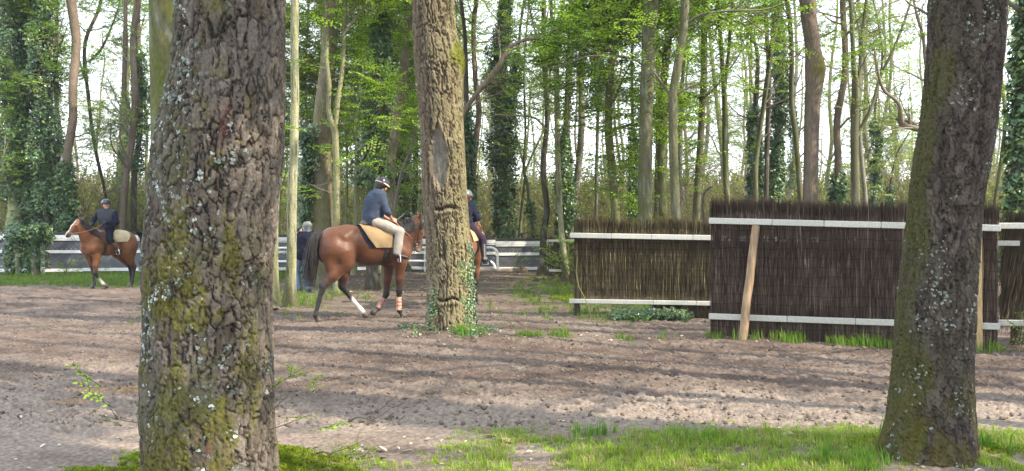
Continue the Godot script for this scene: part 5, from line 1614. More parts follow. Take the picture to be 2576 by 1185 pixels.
	for i in 260:
		var x := rng.randf_range(1.75, 2.95)
		var d := 15.3 - rng.randf() * 0.35
		iv.append(facing(Vector3(x, gy(x, -d) + rng.randf_range(0.02, 0.12), -d), Vector3(rng.randf_range(-0.4, 0.4), 1, 0.7), rng.randf_range(0.35, 0.6), rng.randf() * 6))
		ic.append(ivy_tone() * 0.8)
	tag(many("ground_ivy", IVY[2], M.ivy, iv, ic, self), "low ivy creeping along the foot of the low hurdle", "ivy")
	for q in [[1436, 25.0, 1.2, "green leafy bush at the foot of the leaning hornbeam", 40], [2590, 11.3, 0.5, "small sprouting weed before the last hurdle", 9], [165, 29.4, 0.6, "thin weedy shrub against the board fence by the ivied posts", 10], [250, 29.6, 0.55, "thin weedy shrub against the board fence under the standing horse", 8], [1305, 30.8, 0.7, "dark leafy shrub by the sawn stump", 12]]:
		var g := G(q[0], q[1])
		var b := thing("bush", q[3], "bush", g)
		var mb := MB.new()
		var tips := []
		for i in q[4]:
			var a := rng.randf() * TAU
			limb(mb, Vector3(rng.randfn(0, 0.06), -0.03, rng.randfn(0, 0.06)), Vector3(cos(a) * 0.5, 1, sin(a) * 0.5).normalized(), q[2] * rng.randf_range(0.4, 1.0), 0.008, 2, Color(0.09, 0.085, 0.04), tips)
		part("stems", mb.mesh(), M.twig, b)
		leaves_on(b, tips, 0.5, 0 if q[4] > 20 else 2, 0.5)
	# sticks and a trailing vine
	for q in [[1455, 805, 1690, 800, "long thin fallen branch lying before the low hurdle"], [1590, 815, 1760, 845, "short fallen twig lying between the low and the tall hurdle"], [880, 1065, 990, 1052, "fallen stick lying on the pale soil near the grass"], [790, 1165, 900, 1150, "dark fallen twig lying in the thin grass by the scaly trunk"]]:
		var d0: float = EYE * F / (q[1] - 575.0)
		var d1: float = EYE * F / (q[3] - 575.0)
		var p0 := G(q[0], d0)
		var p1 := G(q[2], d1)
		var s := thing("fallen_branch", q[4], "branch", p0)
		var mb := MB.new()
		var ps := PackedVector3Array()
		var rs := PackedFloat32Array()
		for i in 9:
			var u := i / 8.0
			var p := p0.lerp(p1, u) - p0
			ps.append(p + Vector3(0, 0.03 + 0.03 * sin(u * 7.0), 0.05 * sin(u * 5.0)))
			rs.append(lerpf(0.009, 0.003, u))
		mb.tube(ps, rs, 5, Color(0.10, 0.08, 0.06), Color(0.10, 0.08, 0.06))
		for i in 3: limb(mb, ps[3 + i], Vector3(1, rng.randf_range(0, 0.2), rng.randf_range(-0.7, 0.7)).normalized(), 0.35, 0.004, 2, Color(0.1, 0.08, 0.06), [])
		part("stem", mb.mesh(), M.twig, s)
	var vn := thing("trailing_vine", "green trailing vine hanging at the open end of the low hurdle", "vine", G(1470, 15.3))
	var vb := MB.new()
	vb.tube(PackedVector3Array([Vector3(-0.1, 1.05, -0.25), Vector3(-0.13, 0.8, -0.2), Vector3(-0.09, 0.55, -0.1), Vector3(0.0, 0.36, 0.05), Vector3(0.07, 0.2, 0.12), Vector3(0.1, 0.02, 0.2)]), PackedFloat32Array([0.006, 0.007, 0.008, 0.007, 0.006, 0.004]), 5, Color(0.13, 0.14, 0.04), Color(0.13, 0.14, 0.04))
	part("stem", vb.mesh(), M.twig, vn)

# ---- bodies: tapered bones joined by a smooth minimum on a grid and meshed as surface nets
class Body:
	var lo: Vector3
	var s: float
	var nx: int
	var ny: int
	var nz: int
	var f := PackedFloat32Array()
	var id := PackedInt32Array()
	var tt := PackedFloat32Array()
	var ca := []
	var cb := []
	func _init(a: Vector3, b: Vector3, cell: float) -> void:
		lo = a; s = cell
		nx = int((b.x - a.x) / cell) + 2
		ny = int((b.y - a.y) / cell) + 2
		nz = int((b.z - a.z) / cell) + 2
		f.resize(nx * ny * nz); f.fill(9.0)
		id.resize(nx * ny * nz)
		tt.resize(nx * ny * nz)
	func bone(a: Vector3, b: Vector3, ra: float, rb: float, k: float, c0: Color, c1: Color, lat := 1.0) -> void:
		var me := ca.size()
		ca.append(c0); cb.append(c1)
		var rm := maxf(ra, rb) + k + s * 2.0
		var x0 := maxi(0, int((minf(a.x, b.x) - rm - lo.x) / s))
		var x1 := mini(nx - 1, int((maxf(a.x, b.x) + rm - lo.x) / s) + 1)
		var y0 := maxi(0, int((minf(a.y, b.y) - rm - lo.y) / s))
		var y1 := mini(ny - 1, int((maxf(a.y, b.y) + rm - lo.y) / s) + 1)
		var zr := rm * maxf(lat, 0.5)
		var z0 := maxi(0, int((minf(a.z, b.z) - zr - lo.z) / s))
		var z1 := mini(nz - 1, int((maxf(a.z, b.z) + zr - lo.z) / s) + 1)
		var il := 1.0 / lat
		var d := Vector3(b.x - a.x, b.y - a.y, (b.z - a.z) * il)
		var dd := maxf(d.length_squared(), 1e-9)
		var fix := minf(1.0, (1.0 + lat) * 0.5)
		var dr := rb - ra
		for z in range(z0, z1 + 1):
			var pz := (lo.z + z * s - a.z) * il
			for y in range(y0, y1 + 1):
				var py := lo.y + y * s - a.y
				var row := (z * ny + y) * nx
				var part := py * d.y + pz * d.z
				for x in range(x0, x1 + 1):
					var px := lo.x + x * s - a.x
					var t := clampf((px * d.x + part) / dd, 0.0, 1.0)
					var qx := px - d.x * t
					var qy := py - d.y * t
					var qz := pz - d.z * t
					var v := (sqrt(qx * qx + qy * qy + qz * qz) - ra - dr * t) * fix
					var i := row + x
					var o := f[i]
					if v < o:
						id[i] = me
						tt[i] = t
					var h := k - absf(v - o)
					if h > 0.0: f[i] = minf(v, o) - h * h / k * 0.25
					elif v < o: f[i] = v
	func floor_at(y: float) -> void:
		for z in nz:
			for j in ny:
				var v := y - (lo.y + j * s)
				if v < -0.1: continue
				var row := (z * ny + j) * nx
				for x in nx: f[row + x] = maxf(f[row + x], v)
	func at(p: Vector3) -> float:
		var q := (p - lo) / s
		var x := int(q.x)
		var y := int(q.y)
		var z := int(q.z)
		if q.x < 0 or q.y < 0 or q.z < 0 or x >= nx - 1 or y >= ny - 1 or z >= nz - 1: return 9.0
		var i := (z * ny + y) * nx + x
		var u := q.x - x
		var w := q.y - y
		var a := lerpf(lerpf(f[i], f[i + 1], u), lerpf(f[i + nx], f[i + nx + 1], u), w)
		i += nx * ny
		var b := lerpf(lerpf(f[i], f[i + 1], u), lerpf(f[i + nx], f[i + nx + 1], u), w)
		return lerpf(a, b, q.z - z)
	# from outside towards c along -dir: the point where the body is off away
	func skin(c: Vector3, dir: Vector3, far: float, off: float) -> Vector3:
		var r := far
		while r > 0.0:
			if at(c + dir * r) < off: break
			r -= 0.008
		return c + dir * r
	func into(mb: MB, paint := 3) -> void:
		var first := mb.v.size()
		var vi := PackedInt32Array()
		vi.resize(nx * ny * nz)
		vi.fill(-1)
		var sy := nx
		var sz := nx * ny
		var lim := s * 2.5
		var off := [0, 1, sy, sy + 1, sz, sz + 1, sz + sy, sz + sy + 1]
		var cells := PackedInt32Array()
		for z in nz - 1:
			for y in ny - 1:
				var row := z * sz + y * sy
				for x in nx - 1:
					var i := row + x
					if absf(f[i]) > lim: continue
					var neg := 0
					for k in 8:
						if f[i + off[k]] < 0.0: neg += 1
					if neg == 0 or neg == 8: continue
					var sum := Vector3.ZERO
					var n := 0
					for e in 12:
						var k0: int = [0, 2, 4, 6, 0, 1, 4, 5, 0, 1, 2, 3][e]
						var ax: int = e / 4
						var k1: int = k0 + [1, 2, 4][ax]
						var va := f[i + off[k0]]
						var vb := f[i + off[k1]]
						if (va < 0.0) == (vb < 0.0): continue
						var t := va / (va - vb)
						var p := Vector3(k0 & 1, (k0 >> 1) & 1, (k0 >> 2) & 1)
						p[ax] += t
						sum += p
						n += 1
					var g := Vector3.ZERO
					for k in 8:
						var v := clampf(f[i + off[k]], -1.0, 1.0)
						g.x += v if k & 1 else -v
						g.y += v if k & 2 else -v
						g.z += v if k & 4 else -v
					vi[i] = mb.v.size()
					cells.append(i)
					mb.v.append(lo + (Vector3(x, y, z) + sum / n) * s)
					mb.n.append(g.normalized())
					mb.c.append(ca[id[i]].lerp(cb[id[i]], tt[i]))
		var t0 := mb.t.size()
		for i in cells:
			for ax in 3:
				var step: int = [1, sy, sz][ax]
				if (f[i] < 0.0) == (f[i + step] < 0.0): continue
				var u: int = [sy, sz, 1][ax]
				var w: int = [sz, 1, sy][ax]
				if i < u + w: continue
				var a := vi[i]
				var b := vi[i - u]
				var c := vi[i - u - w]
				var d := vi[i - w]
				if a < 0 or b < 0 or c < 0 or d < 0: continue
				if f[i] < 0.0: mb.t.append_array([a, b, c, a, c, d])
				else: mb.t.append_array([a, c, b, a, d, c])
		# orient by the first faces' normals
		var good := 0
		for k in range(t0, mini(t0 + 600, mb.t.size()), 3):
			var nn := (mb.v[mb.t[k + 2]] - mb.v[mb.t[k]]).cross(mb.v[mb.t[k + 1]] - mb.v[mb.t[k]])
			good += 1 if nn.dot(mb.n[mb.t[k]]) > 0 else -1
		if good < 0:
			for k in range(t0, mb.t.size(), 3):
				var q := mb.t[k + 1]
				mb.t[k + 1] = mb.t[k + 2]
				mb.t[k + 2] = q
		# soften the colour joins
		for pass_ in paint:
			var acc := []
			acc.resize(mb.v.size() - first)
			var cnt := PackedFloat32Array()
			cnt.resize(mb.v.size() - first)
			for k in acc.size(): acc[k] = mb.c[first + k]; cnt[k] = 1.0
			for k in range(t0, mb.t.size(), 3):
				for e in 3:
					var a := mb.t[k + e]
					var b := mb.t[k + (e + 1) % 3]
					acc[a - first] += mb.c[b]; cnt[a - first] += 1.0
			for k in acc.size():
				var col: Color = acc[k] / cnt[k]
				col.a = 1.0
				mb.c[first + k] = col

# a cloth or strap laid over a body: a grid of rows and columns of points with thickness
func sheet_of(mb: MB, pts: Array, cols: int, outs: Array, thick: float, col: Color) -> void:
	var rows := pts.size() / cols
	var b := mb.v.size()
	var nn := []
	nn.resize(pts.size())
	for r in rows:
		for c in cols:
			var du: Vector3 = pts[r * cols + mini(c + 1, cols - 1)] - pts[r * cols + maxi(c - 1, 0)]
			var dv: Vector3 = pts[mini(r + 1, rows - 1) * cols + c] - pts[maxi(r - 1, 0) * cols + c]
			var n := du.cross(dv).normalized()
			if n.dot(outs[r * cols + c]) < 0: n = -n
			nn[r * cols + c] = n
	var flip := false
	var m := (rows / 2) * cols + cols / 2
	var du: Vector3 = pts[mini(m + 1, pts.size() - 1)] - pts[m]
	var dv: Vector3 = pts[mini(m + cols, pts.size() - 1)] - pts[m]
	if rows > 1 and du.cross(dv).dot(nn[m]) > 0: flip = true
	for side in 2:
		for i in pts.size(): mb.add(pts[i] + nn[i] * (thick if side == 0 else 0.0), nn[i] if side == 0 else -nn[i], col * (1.0 + 0.15 * n1.get_noise_3dv(pts[i] * 9.0)))
	var o := pts.size()
	var quad := func(a: int, c: int, d: int, e: int, fl: bool) -> void:
		if fl: mb.t.append_array([a, d, c, a, e, d])
		else: mb.t.append_array([a, c, d, a, d, e])
	for r in rows - 1:
		for c in cols - 1:
			var i := b + r * cols + c
			quad.call(i, i + 1, i + cols + 1, i + cols, flip)
			quad.call(i + o, i + o + 1, i + o + cols + 1, i + o + cols, not flip)
	for r in rows - 1:
		quad.call(b + r * cols, b + (r + 1) * cols, b + o + (r + 1) * cols, b + o + r * cols, not flip)
		quad.call(b + r * cols + cols - 1, b + (r + 1) * cols + cols - 1, b + o + (r + 1) * cols + cols - 1, b + o + r * cols + cols - 1, flip)
	for c in cols - 1:
		quad.call(b + c, b + c + 1, b + o + c + 1, b + o + c, flip)
		quad.call(b + (rows - 1) * cols + c, b + (rows - 1) * cols + c + 1, b + o + (rows - 1) * cols + c + 1, b + o + (rows - 1) * cols + c, not flip)

func strip(mb: MB, ps: Array, r: float, col: Color, sides := 5) -> void:
	var a := PackedVector3Array()
	var rs := PackedFloat32Array()
	for p in ps:
		a.append(p); rs.append(r)
	mb.tube(a, rs, sides, col, col, true)

func bent(ps: Array, n: int) -> Array:
	var q := []
	for p in ps: q.append(Vector4(p.x, p.y, p.z, 0))
	var len := 0.0
	for i in ps.size() - 1: len += (ps[i + 1] - ps[i]).length()
	var out := []
	for p in spline(q, len / n): out.append(Vector3(p.x, p.y, p.z))
	return out

# ---- horses: x forward, y up, z to the horse's right
func V(x: float, y: float, z := 0.0) -> Vector3: return Vector3(x, y, z)

const BLACK := Color(0.014, 0.012, 0.011)

# legs: four of [stifle or elbow, hock or knee, fetlock, toe]; hind right, hind left, fore right, fore left
func horse(o: Dictionary) -> Array:
	var coat: Color = o.coat
	var dark: Color = coat.lerp(BLACK, 0.55)
	var k: float = o.get("scale", 1.0)
	var root := thing("horse", o.label, "horse", o.at, o.turn)
	var b := Body.new(V(-1.05, -0.05, -0.42), V(1.5, 2.0, 0.42), o.cell)
	var tor := func(x0: float, y0: float, z0: float, x1: float, y1: float, z1: float, r0: float, r1: float, lat: float, bl := 0.08) -> void:
		b.bone(V(x0, y0, z0) * k, V(x1, y1, z1) * k, r0 * k, r1 * k, bl, coat, coat, lat)
	tor.call(-0.52, 1.33, 0, -0.28, 1.36, 0, 0.26, 0.26, 0.98)
	tor.call(-0.28, 1.31, 0, 0.10, 1.25, 0, 0.28, 0.32, 0.86)
	tor.call(0.10, 1.25, 0, 0.48, 1.24, 0, 0.32, 0.315, 0.82)
	tor.call(0.16, 1.46, 0, 0.52, 1.46, 0, 0.12, 0.15, 0.5)
	tor.call(0.48, 1.24, 0, 0.70, 1.20, 0, 0.29, 0.20, 0.8)
	for s in [-1.0, 1.0]:
		tor.call(-0.57, 1.24, 0.12 * s, -0.42, 1.10, 0.15 * s, 0.21, 0.19, 1.0)
		tor.call(-0.28, 1.50, 0.17 * s, -0.40, 1.40, 0.17 * s, 0.07, 0.13, 1.0, 0.05)
		tor.call(-0.66, 1.38, 0.09 * s, -0.70, 1.14, 0.10 * s, 0.10, 0.10, 1.0, 0.05)
		tor.call(-0.34, 1.12, 0.20 * s, -0.30, 1.00, 0.19 * s, 0.10, 0.08, 1.0, 0.05)
		tor.call(0.48, 1.42, 0.12 * s, 0.68, 1.12, 0.13 * s, 0.13, 0.15, 1.0, 0.05)
		tor.call(0.70, 1.18, 0.07 * s, 0.74, 1.06, 0.07 * s, 0.12, 0.09, 1.0, 0.05)
	var nk: Array = o.neck
	b.bone(V(0.48, 1.36) * k, nk[0], 0.26 * k, 0.225 * k, 0.08, coat, coat, 0.6)
	b.bone(nk[0], nk[1], 0.225 * k, 0.165 * k, 0.08, coat, coat, 0.55)
	b.bone(nk[1], nk[2], 0.165 * k, 0.115 * k, 0.05, coat, coat, 0.6)
	# head: poll, cheek, nose, muzzle
	var poll: Vector3 = nk[2]
	var muz: Vector3 = o.muzzle
	var hd := (muz - poll).normalized()
	var fr := Vector3(-hd.y, hd.x, 0).normalized()      # towards the forehead
	if fr.x < 0: fr = -fr
	var hl := (muz - poll).length()
	var side := hd.cross(fr).normalized()
	if side.z < 0: side = -side
	b.bone(poll + fr * 0.02, poll + hd * hl * 0.45 + fr * 0.035, 0.09 * k, 0.078 * k, 0.05, coat, coat, 0.85)
	b.bone(poll + hd * hl * 0.22 - fr * 0.05, poll + hd * hl * 0.42 - fr * 0.045, 0.085 * k, 0.075 * k, 0.04, coat, coat, 0.62)
	b.bone(poll + hd * hl * 0.45 + fr * 0.015, muz + fr * 0.012, 0.078 * k, 0.055 * k, 0.04, coat, dark, 0.75)
	b.bone(muz - hd * 0.03 + fr * 0.01, muz + hd * 0.012 - fr * 0.008, 0.056 * k, 0.048 * k, 0.03, dark, o.get("nose", BLACK * 1.6), 0.95)
	b.bone(muz - hd * 0.10 - fr * 0.05, muz - hd * 0.005 - fr * 0.042, 0.035 * k, 0.028 * k, 0.02, coat, o.get("nose", BLACK * 1.6), 0.9)
	for s in [-1.0, 1.0]:
		b.bone(poll + hd * hl * 0.36 + fr * 0.05 + side * 0.062 * s, poll + hd * hl * 0.40 + fr * 0.055 + side * 0.062 * s, 0.022, 0.02, 0.012, dark, dark)      # brow
		b.bone(muz - hd * 0.012 + fr * 0.038 + side * 0.034 * s, muz + fr * 0.03 + side * 0.038 * s, 0.014, 0.014, 0.01, BLACK, BLACK)      # nostril
		var e0: Vector3 = poll - hd * 0.06 + fr * 0.035 + side * 0.055 * s
		b.bone(e0, e0 - hd * 0.075 + side * 0.02 * s + fr * 0.012, 0.03, 0.026, 0.012, coat, dark)
		b.bone(e0 - hd * 0.075 + side * 0.02 * s + fr * 0.012, e0 - hd * 0.145 + side * 0.022 * s + fr * 0.022, 0.026, 0.007, 0.012, dark, BLACK)
	# legs
	var L: Array = o.legs
	for i in 4:
		var q: Array = L[i]
		var s := 1.0 if i % 2 == 0 else -1.0
		var hoofc: Color = Color(0.07, 0.06, 0.05)
		var sock: bool = o.get("sock", -1) == i
		var low: Color = Color(0.55, 0.49, 0.42) if sock else BLACK * 1.3
		var mid: Color = BLACK * 1.5
		if i < 2:
			b.bone(V(-0.42, 1.16, 0.155 * s) * k, q[0], 0.2 * k, 0.145 * k, 0.07, coat, coat)
			b.bone(V(-0.62, 1.12, 0.13 * s) * k, q[0].lerp(q[1], 0.55) + V(-0.03, 0, 0), 0.15 * k, 0.075 * k, 0.07, coat, coat)
			b.bone(q[0], q[0].lerp(q[1], 0.55), 0.145 * k, 0.088 * k, 0.05, coat, coat * 0.85)
			b.bone(q[0].lerp(q[1], 0.55), q[1], 0.088 * k, 0.056 * k, 0.05, coat * 0.85, BLACK * 1.4)
			var back: Vector3 = V(-0.035, 0.03, 0)
			b.bone(q[0].lerp(q[1], 0.7) + V(-0.05, 0.02, 0), q[1] + back, 0.03, 0.038 * k, 0.03, coat, mid)      # point of the hock
			b.bone(q[1], q[1].lerp(q[2], 0.2), 0.054 * k, 0.041 * k, 0.03, mid, BLACK)
			b.bone(q[1] + back * 0.8, q[2] + V(-0.012, 0, 0), 0.028, 0.026, 0.02, mid, low if not sock else low * 0.6)
		else:
			b.bone(V(0.58, 1.14, 0.14 * s) * k, q[0], 0.15 * k, 0.11 * k, 0.06, coat, coat)
			b.bone(q[0], q[0].lerp(q[1], 0.55), 0.108 * k, 0.07 * k, 0.05, coat, coat * 0.85)
			b.bone(q[0].lerp(q[1], 0.55), q[1], 0.07 * k, 0.052 * k, 0.05, coat * 0.85, BLACK * 1.4)
			b.bone(V(0.50, 1.16, 0.19 * s) * k, q[0] + V(-0.05, 0.06, 0.02 * s), 0.10 * k, 0.07 * k, 0.04, coat, coat)
			b.bone(q[0].lerp(q[1], 0.94), q[1].lerp(q[2], 0.08), 0.056 * k, 0.05 * k, 0.02, mid, BLACK)
			b.bone(q[1] + V(-0.012, -0.03, 0), q[2] + V(-0.014, 0, 0), 0.026, 0.026, 0.02, BLACK, low)
		var half: Vector3 = q[1].lerp(q[2], 0.45)
		b.bone(q[1], half, 0.041 * k, 0.036 * k, 0.03, mid, BLACK * 1.3)
		b.bone(half, q[2], 0.036 * k, 0.034 * k, 0.02, low, low)
		b.bone(q[1].lerp(q[2], 0.95), q[2] + (q[2] - q[1]).normalized() * 0.01, 0.042 * k, 0.045 * k, 0.02, low, low)
		var past: Vector3 = q[2].lerp(q[3], 0.5)
		b.bone(q[2], past, 0.038 * k, 0.04 * k, 0.02, low, low)
		b.bone(past, q[3], 0.042 * k, 0.06 * k, 0.015, hoofc, hoofc * 0.7)
	b.floor_at(0.0)
	var mb := MB.new()
	b.into(mb, 4)
	for i in mb.v.size():      # a soft dapple, a darker back line and the face marking
		var p := mb.v[i]
		var c := mb.c[i] * (1.0 + 0.22 * n1.get_noise_3dv(p * 3.5) + 0.08 * n2.get_noise_3dv(p * 20.0))
		var rel := p - poll
		if o.has("blaze") and rel.dot(hd) > 0.02 and rel.dot(hd) < hl + 0.06 and rel.dot(fr) > 0.03:
			var wid: float = 0.02 + 0.010 * n1.get_noise_1d(rel.dot(hd) * 9.0)
			c = c.lerp(Color(0.62, 0.58, 0.54), clampf((wid - absf(rel.dot(side))) * 110.0, 0.0, 1.0))
		c.a = 1.0
		mb.c[i] = c
		mb.v[i] = p + mb.n[i] * 0.003 * n1.get_noise_3dv(p * 7.0)
	part("body", mb.mesh(), M.coat, root)
	for s in [-1.0, 1.0]:
		var eye := SphereMesh.new()
		eye.radius = 0.02; eye.height = 0.04; eye.radial_segments = 10; eye.rings = 6
		part("eye", eye, M.eye, root, poll + hd * hl * 0.39 + fr * 0.048 + side * 0.070 * s * k)
	# mane
	mb = MB.new()
	for i in 620:
		var t := rng.randf()
		var c0: Vector3 = V(0.50, 1.50).lerp(nk[1], minf(t * 1.6, 1.0)) * 1.0
		if t > 0.62: c0 = nk[1].lerp(poll + hd * 0.06 + fr * 0.03, (t - 0.62) / 0.38)
		var up := V(-0.45, 0.9).normalized() if t < 0.8 else (-hd * 0.7 + fr * 0.5).normalized()
		var p := b.skin(c0, up, 0.42, -0.006)
		var s: float = signf(o.get("mane", 1.0)) * (1.0 if rng.randf() < 0.85 else -1.0)
		var l := rng.randf_range(0.12, 0.25) * (1.0 if t < 0.9 else 0.6)
		var ps := PackedVector3Array([p - up * 0.01, p + up * 0.012 + Vector3(rng.randfn(0, 0.01), 0, 0.012 * s)])
		var dx := rng.randfn(-0.10, 0.12)
		if t > 0.92: s *= 0.5
		for q in 3:
			var u := (q + 1) / 3.0
			var w := p + Vector3(dx * u * l, -l * u, 0.03 * s)
			var sk := b.skin(Vector3(w.x, w.y, 0), Vector3(0, 0, s), 0.3, 0.008 + 0.012 * rng.randf())
			if absf(sk.z) < 0.02: sk.z = 0.03 * s
			ps.append(sk)
		mb.tube(ps, PackedFloat32Array([0.007, 0.012, 0.013, 0.010, 0.002]), 3, BLACK, BLACK * rng.randf_range(0.8, 2.2))
	part("mane", mb.mesh(), M.hair, root)
	# tail
	mb = MB.new()
	var tp: Array = o.tail
	for i in 240:
		var a := rng.randf() * TAU
		var w := sqrt(rng.randf())
		var off := Vector3(cos(a) * w, 0, sin(a) * w)
		var ps := []
		var end := rng.randf_range(0.72, 1.0)
		for j in tp.size():
			var u := float(j) / (tp.size() - 1)
			var spread: float = o.tail_width * (0.18 + 1.0 * sin(minf(u * 2.2, PI * 0.62))) * (1.0 if u < 0.8 else 0.8)
			ps.append(tp[j] + off * spread + Vector3(rng.randfn(0, 0.03), 0, rng.randfn(0, 0.03)) * u)
		var cut := bent(ps, 8)
		cut = cut.slice(0, maxi(3, int(cut.size() * end)))
		var rs := PackedFloat32Array()
		for j in cut.size(): rs.append(0.0075 * (1.0 - 0.75 * float(j) / cut.size()))
		mb.tube(PackedVector3Array(cut), rs, 3, BLACK * 1.2, BLACK * rng.randf_range(0.9, 3.5))
	part("tail", mb.mesh(), M.hair, root)
	# bandages
	for bd in o.get("bandages", []):
		var q: Array = L[bd[0]]
		mb = MB.new()
		var ps := PackedVector3Array()
		var rs := PackedFloat32Array()
		for j in 13:
			var u := j / 12.0
			ps.append(q[1].lerp(q[2], lerpf(0.30, 0.99, u)) + V(-0.008, 0, 0))
			rs.append((0.047 + 0.004 * sin(u * 26.0) + (0.006 if j in [0, 12] else 0.0)) * k)
		mb.tube(ps, rs, 14, bd[1], bd[1], true)
		for j in mb.c.size(): mb.c[j] = mb.c[j] * (1.0 + 0.25 * n1.get_noise_3dv(mb.v[j] * 25.0))
		part("leg_bandage", mb.mesh(), M.cloth, root)
		mb = MB.new()
		for u in [0.55, 0.74]:
			var c: Vector3 = q[1].lerp(q[2], u)
			var ax: Vector3 = (q[2] - q[1]).normalized()
			mb.tube(PackedVector3Array([c - ax * 0.012 + V(-0.008, 0, 0), c + ax * 0.012 + V(-0.008, 0, 0)]), PackedFloat32Array([0.052 * k, 0.052 * k]), 14, bd[2], bd[2], true)
		part("bandage_strap", mb.mesh(), M.cloth, root)
	# saddle pad and exercise sheet: rows from one flank over the spine to the other
	var laid := func(called: String, back_top: float, back_low: float, fore_top: float, fore_low: float, reach: float, off: float, col: Color, m: Material) -> void:
		var pts := []
		var outs := []
		var cols := 14
		for r in 27:
			var v := r / 26.0 * 2.0 - 1.0
			var an := v * reach
			for c in cols:
				var u := float(c) / (cols - 1)
				var w := absf(v)
				var x: float = lerpf(lerpf(back_top, back_low, w * w), lerpf(fore_top, fore_low, w * w), u) * k
				var dir := Vector3(0, cos(an), sin(an))
				var cen := Vector3(x, 1.24 * k, 0)
				var p := b.skin(cen, dir, 0.62, off)
				var wav := 0.008 * sin(u * 9.0 + v * 3.0) * w * w + 0.012 * w * w * n1.get_noise_2d(x * 6.0, v * 3.0)
				pts.append(p + dir * wav); outs.append(dir)
		var m2 := MB.new()
		sheet_of(m2, pts, cols, outs, 0.008, col)
		part(called, m2.mesh(), m, root)
	for c in o.get("cloths", []): laid.call(c[0], c[1], c[2], c[3], c[4], c[5], c[6], c[7], c[8])
	# saddle: a low seat and two flaps
	mb = MB.new()
	var sad := Body.new(V(-0.12, 1.45, -0.4) * k, V(0.6, 1.85, 0.4) * k, 0.016)
	sad.bone(V(0.02, 1.64) * k, V(0.22, 1.60) * k, 0.075, 0.07, 0.04, o.leather, o.leather, 1.6)
	sad.bone(V(0.22, 1.60) * k, V(0.42, 1.65) * k, 0.065, 0.05, 0.04, o.leather, o.leather, 1.2)
	sad.into(mb, 0)
	for s in [-1.0, 1.0]:
		var pts := []
		var outs := []
		for r in 8:
			for c in 7:
				var an: float = s * lerpf(0.35, 1.5, r / 7.0)
				var x := lerpf(0.16, 0.42 + 0.10 * sin(r / 7.0 * PI), c / 6.0) * k
				var dir := Vector3(0, cos(an), sin(an))
				pts.append(b.skin(Vector3(x, 1.24 * k, 0), dir, 0.62, o.get("flap", 0.03))); outs.append(dir)
		sheet_of(mb, pts, 7, outs, 0.006, o.leather)
	part("saddle", mb.mesh(), M.leather, root)
	# girth round the barrel
	mb = MB.new()
	var gp := []
	var go := []
	for r in 49:
		var an := TAU * r / 48.0
		for c in 3:
			var dir := Vector3(0, cos(an), sin(an))
			gp.append(b.skin(Vector3((0.33 + 0.05 * c - 0.06 * (1.0 - cos(an)) * 0.5) * k, 1.2 * k, 0), dir, 0.62, 0.005)); go.append(dir)
	sheet_of(mb, gp, 3, go, 0.008, BLACK * 1.4)
	part("girth", mb.mesh(), M.leather, root)
	# bridle: cheek straps, browband, noseband, throat lash, bit rings
	mb = MB.new()
	var loop := func(c: Vector3, ax: Vector3, r: float, col: Color) -> void:
		var u := ax.cross(Vector3(0, 0, 1)).normalized()
		var w := ax.cross(u)
		var ps := []
		for j in 25:
			var an := TAU * j / 24.0
			ps.append(b.skin(c, (u * cos(an) + w * sin(an)).normalized(), 0.2, 0.004))
		strip(mb, ps, r, col)
	var lea: Color = o.bridle
	loop.call(poll + hd * hl * 0.70 + fr * 0.0, hd, 0.009, lea)
	loop.call(poll + hd * hl * 0.14 + fr * 0.0, (hd + fr * 0.35).normalized(), 0.008, lea)
	loop.call(poll + hd * hl * 0.12 - fr * 0.02, (hd - fr * 0.5).normalized(), 0.007, lea)
	var bits := []
	for s in [-1.0, 1.0]:
		var ps := []
		for j in 9:
			var c: Vector3 = (poll + hd * 0.02 - fr * 0.01).lerp(muz - hd * 0.07 - fr * 0.02, j / 8.0)
			ps.append(b.skin(c, side * s, 0.2, 0.004))
		strip(mb, ps, 0.008, lea)
		bits.append(ps[8])
	part("bridle", mb.mesh(), M.leather, root)
	mb = MB.new()
	for p in bits:
		var ps := []
		for j in 13: ps.append(p + hd * cos(TAU * j / 12.0) * 0.032 + fr * sin(TAU * j / 12.0) * 0.032)
		strip(mb, ps, 0.005, Color(0.7, 0.7, 0.7))
	part("bit", mb.mesh(), M.metal, root)
	# reins to the rider's hands
	mb = MB.new()
	for j in 2:
		var s := -1.0 if j == 0 else 1.0
		var h: Vector3 = o.hands[j]
		var m1: Vector3 = bits[j].lerp(h, 0.5) + V(0, -0.03, 0.11 * s)
		strip(mb, bent([bits[j], m1, h], 10), 0.008, o.rein)
		strip(mb, bent([bits[j] - fr * 0.03, bits[j].lerp(V(0.78, 1.12, 0.12 * s) * k, 0.5) + V(0, -0.10, 0), V(0.80, 1.15, 0.1 * s) * k], 8), 0.006, lea)
	part("reins", mb.mesh(), M.leather, root)
	# stirrups
	for s in [-1.0, 1.0]:
		mb = MB.new()
		var ft: Vector3 = o.feet[0 if s < 0 else 1]
		strip(mb, [ft + V(0.0, 0.36, -0.05 * s), ft + V(0, 0.11, 0)], 0.010, o.leather)
		part("stirrup_leather", mb.mesh(), M.leather, root)
		mb = MB.new()
		var ps := []
		for j in 15:
			var an := PI * j / 14.0
			ps.append(ft + Vector3(0, -0.035 + 0.145 * sin(an), 0.062 * cos(an)))
		ps.append(ps[0])
		strip(mb, ps, 0.008, Color(0.75, 0.75, 0.75))
		part("stirrup", mb.mesh(), M.metal, root)
	return [root, b]

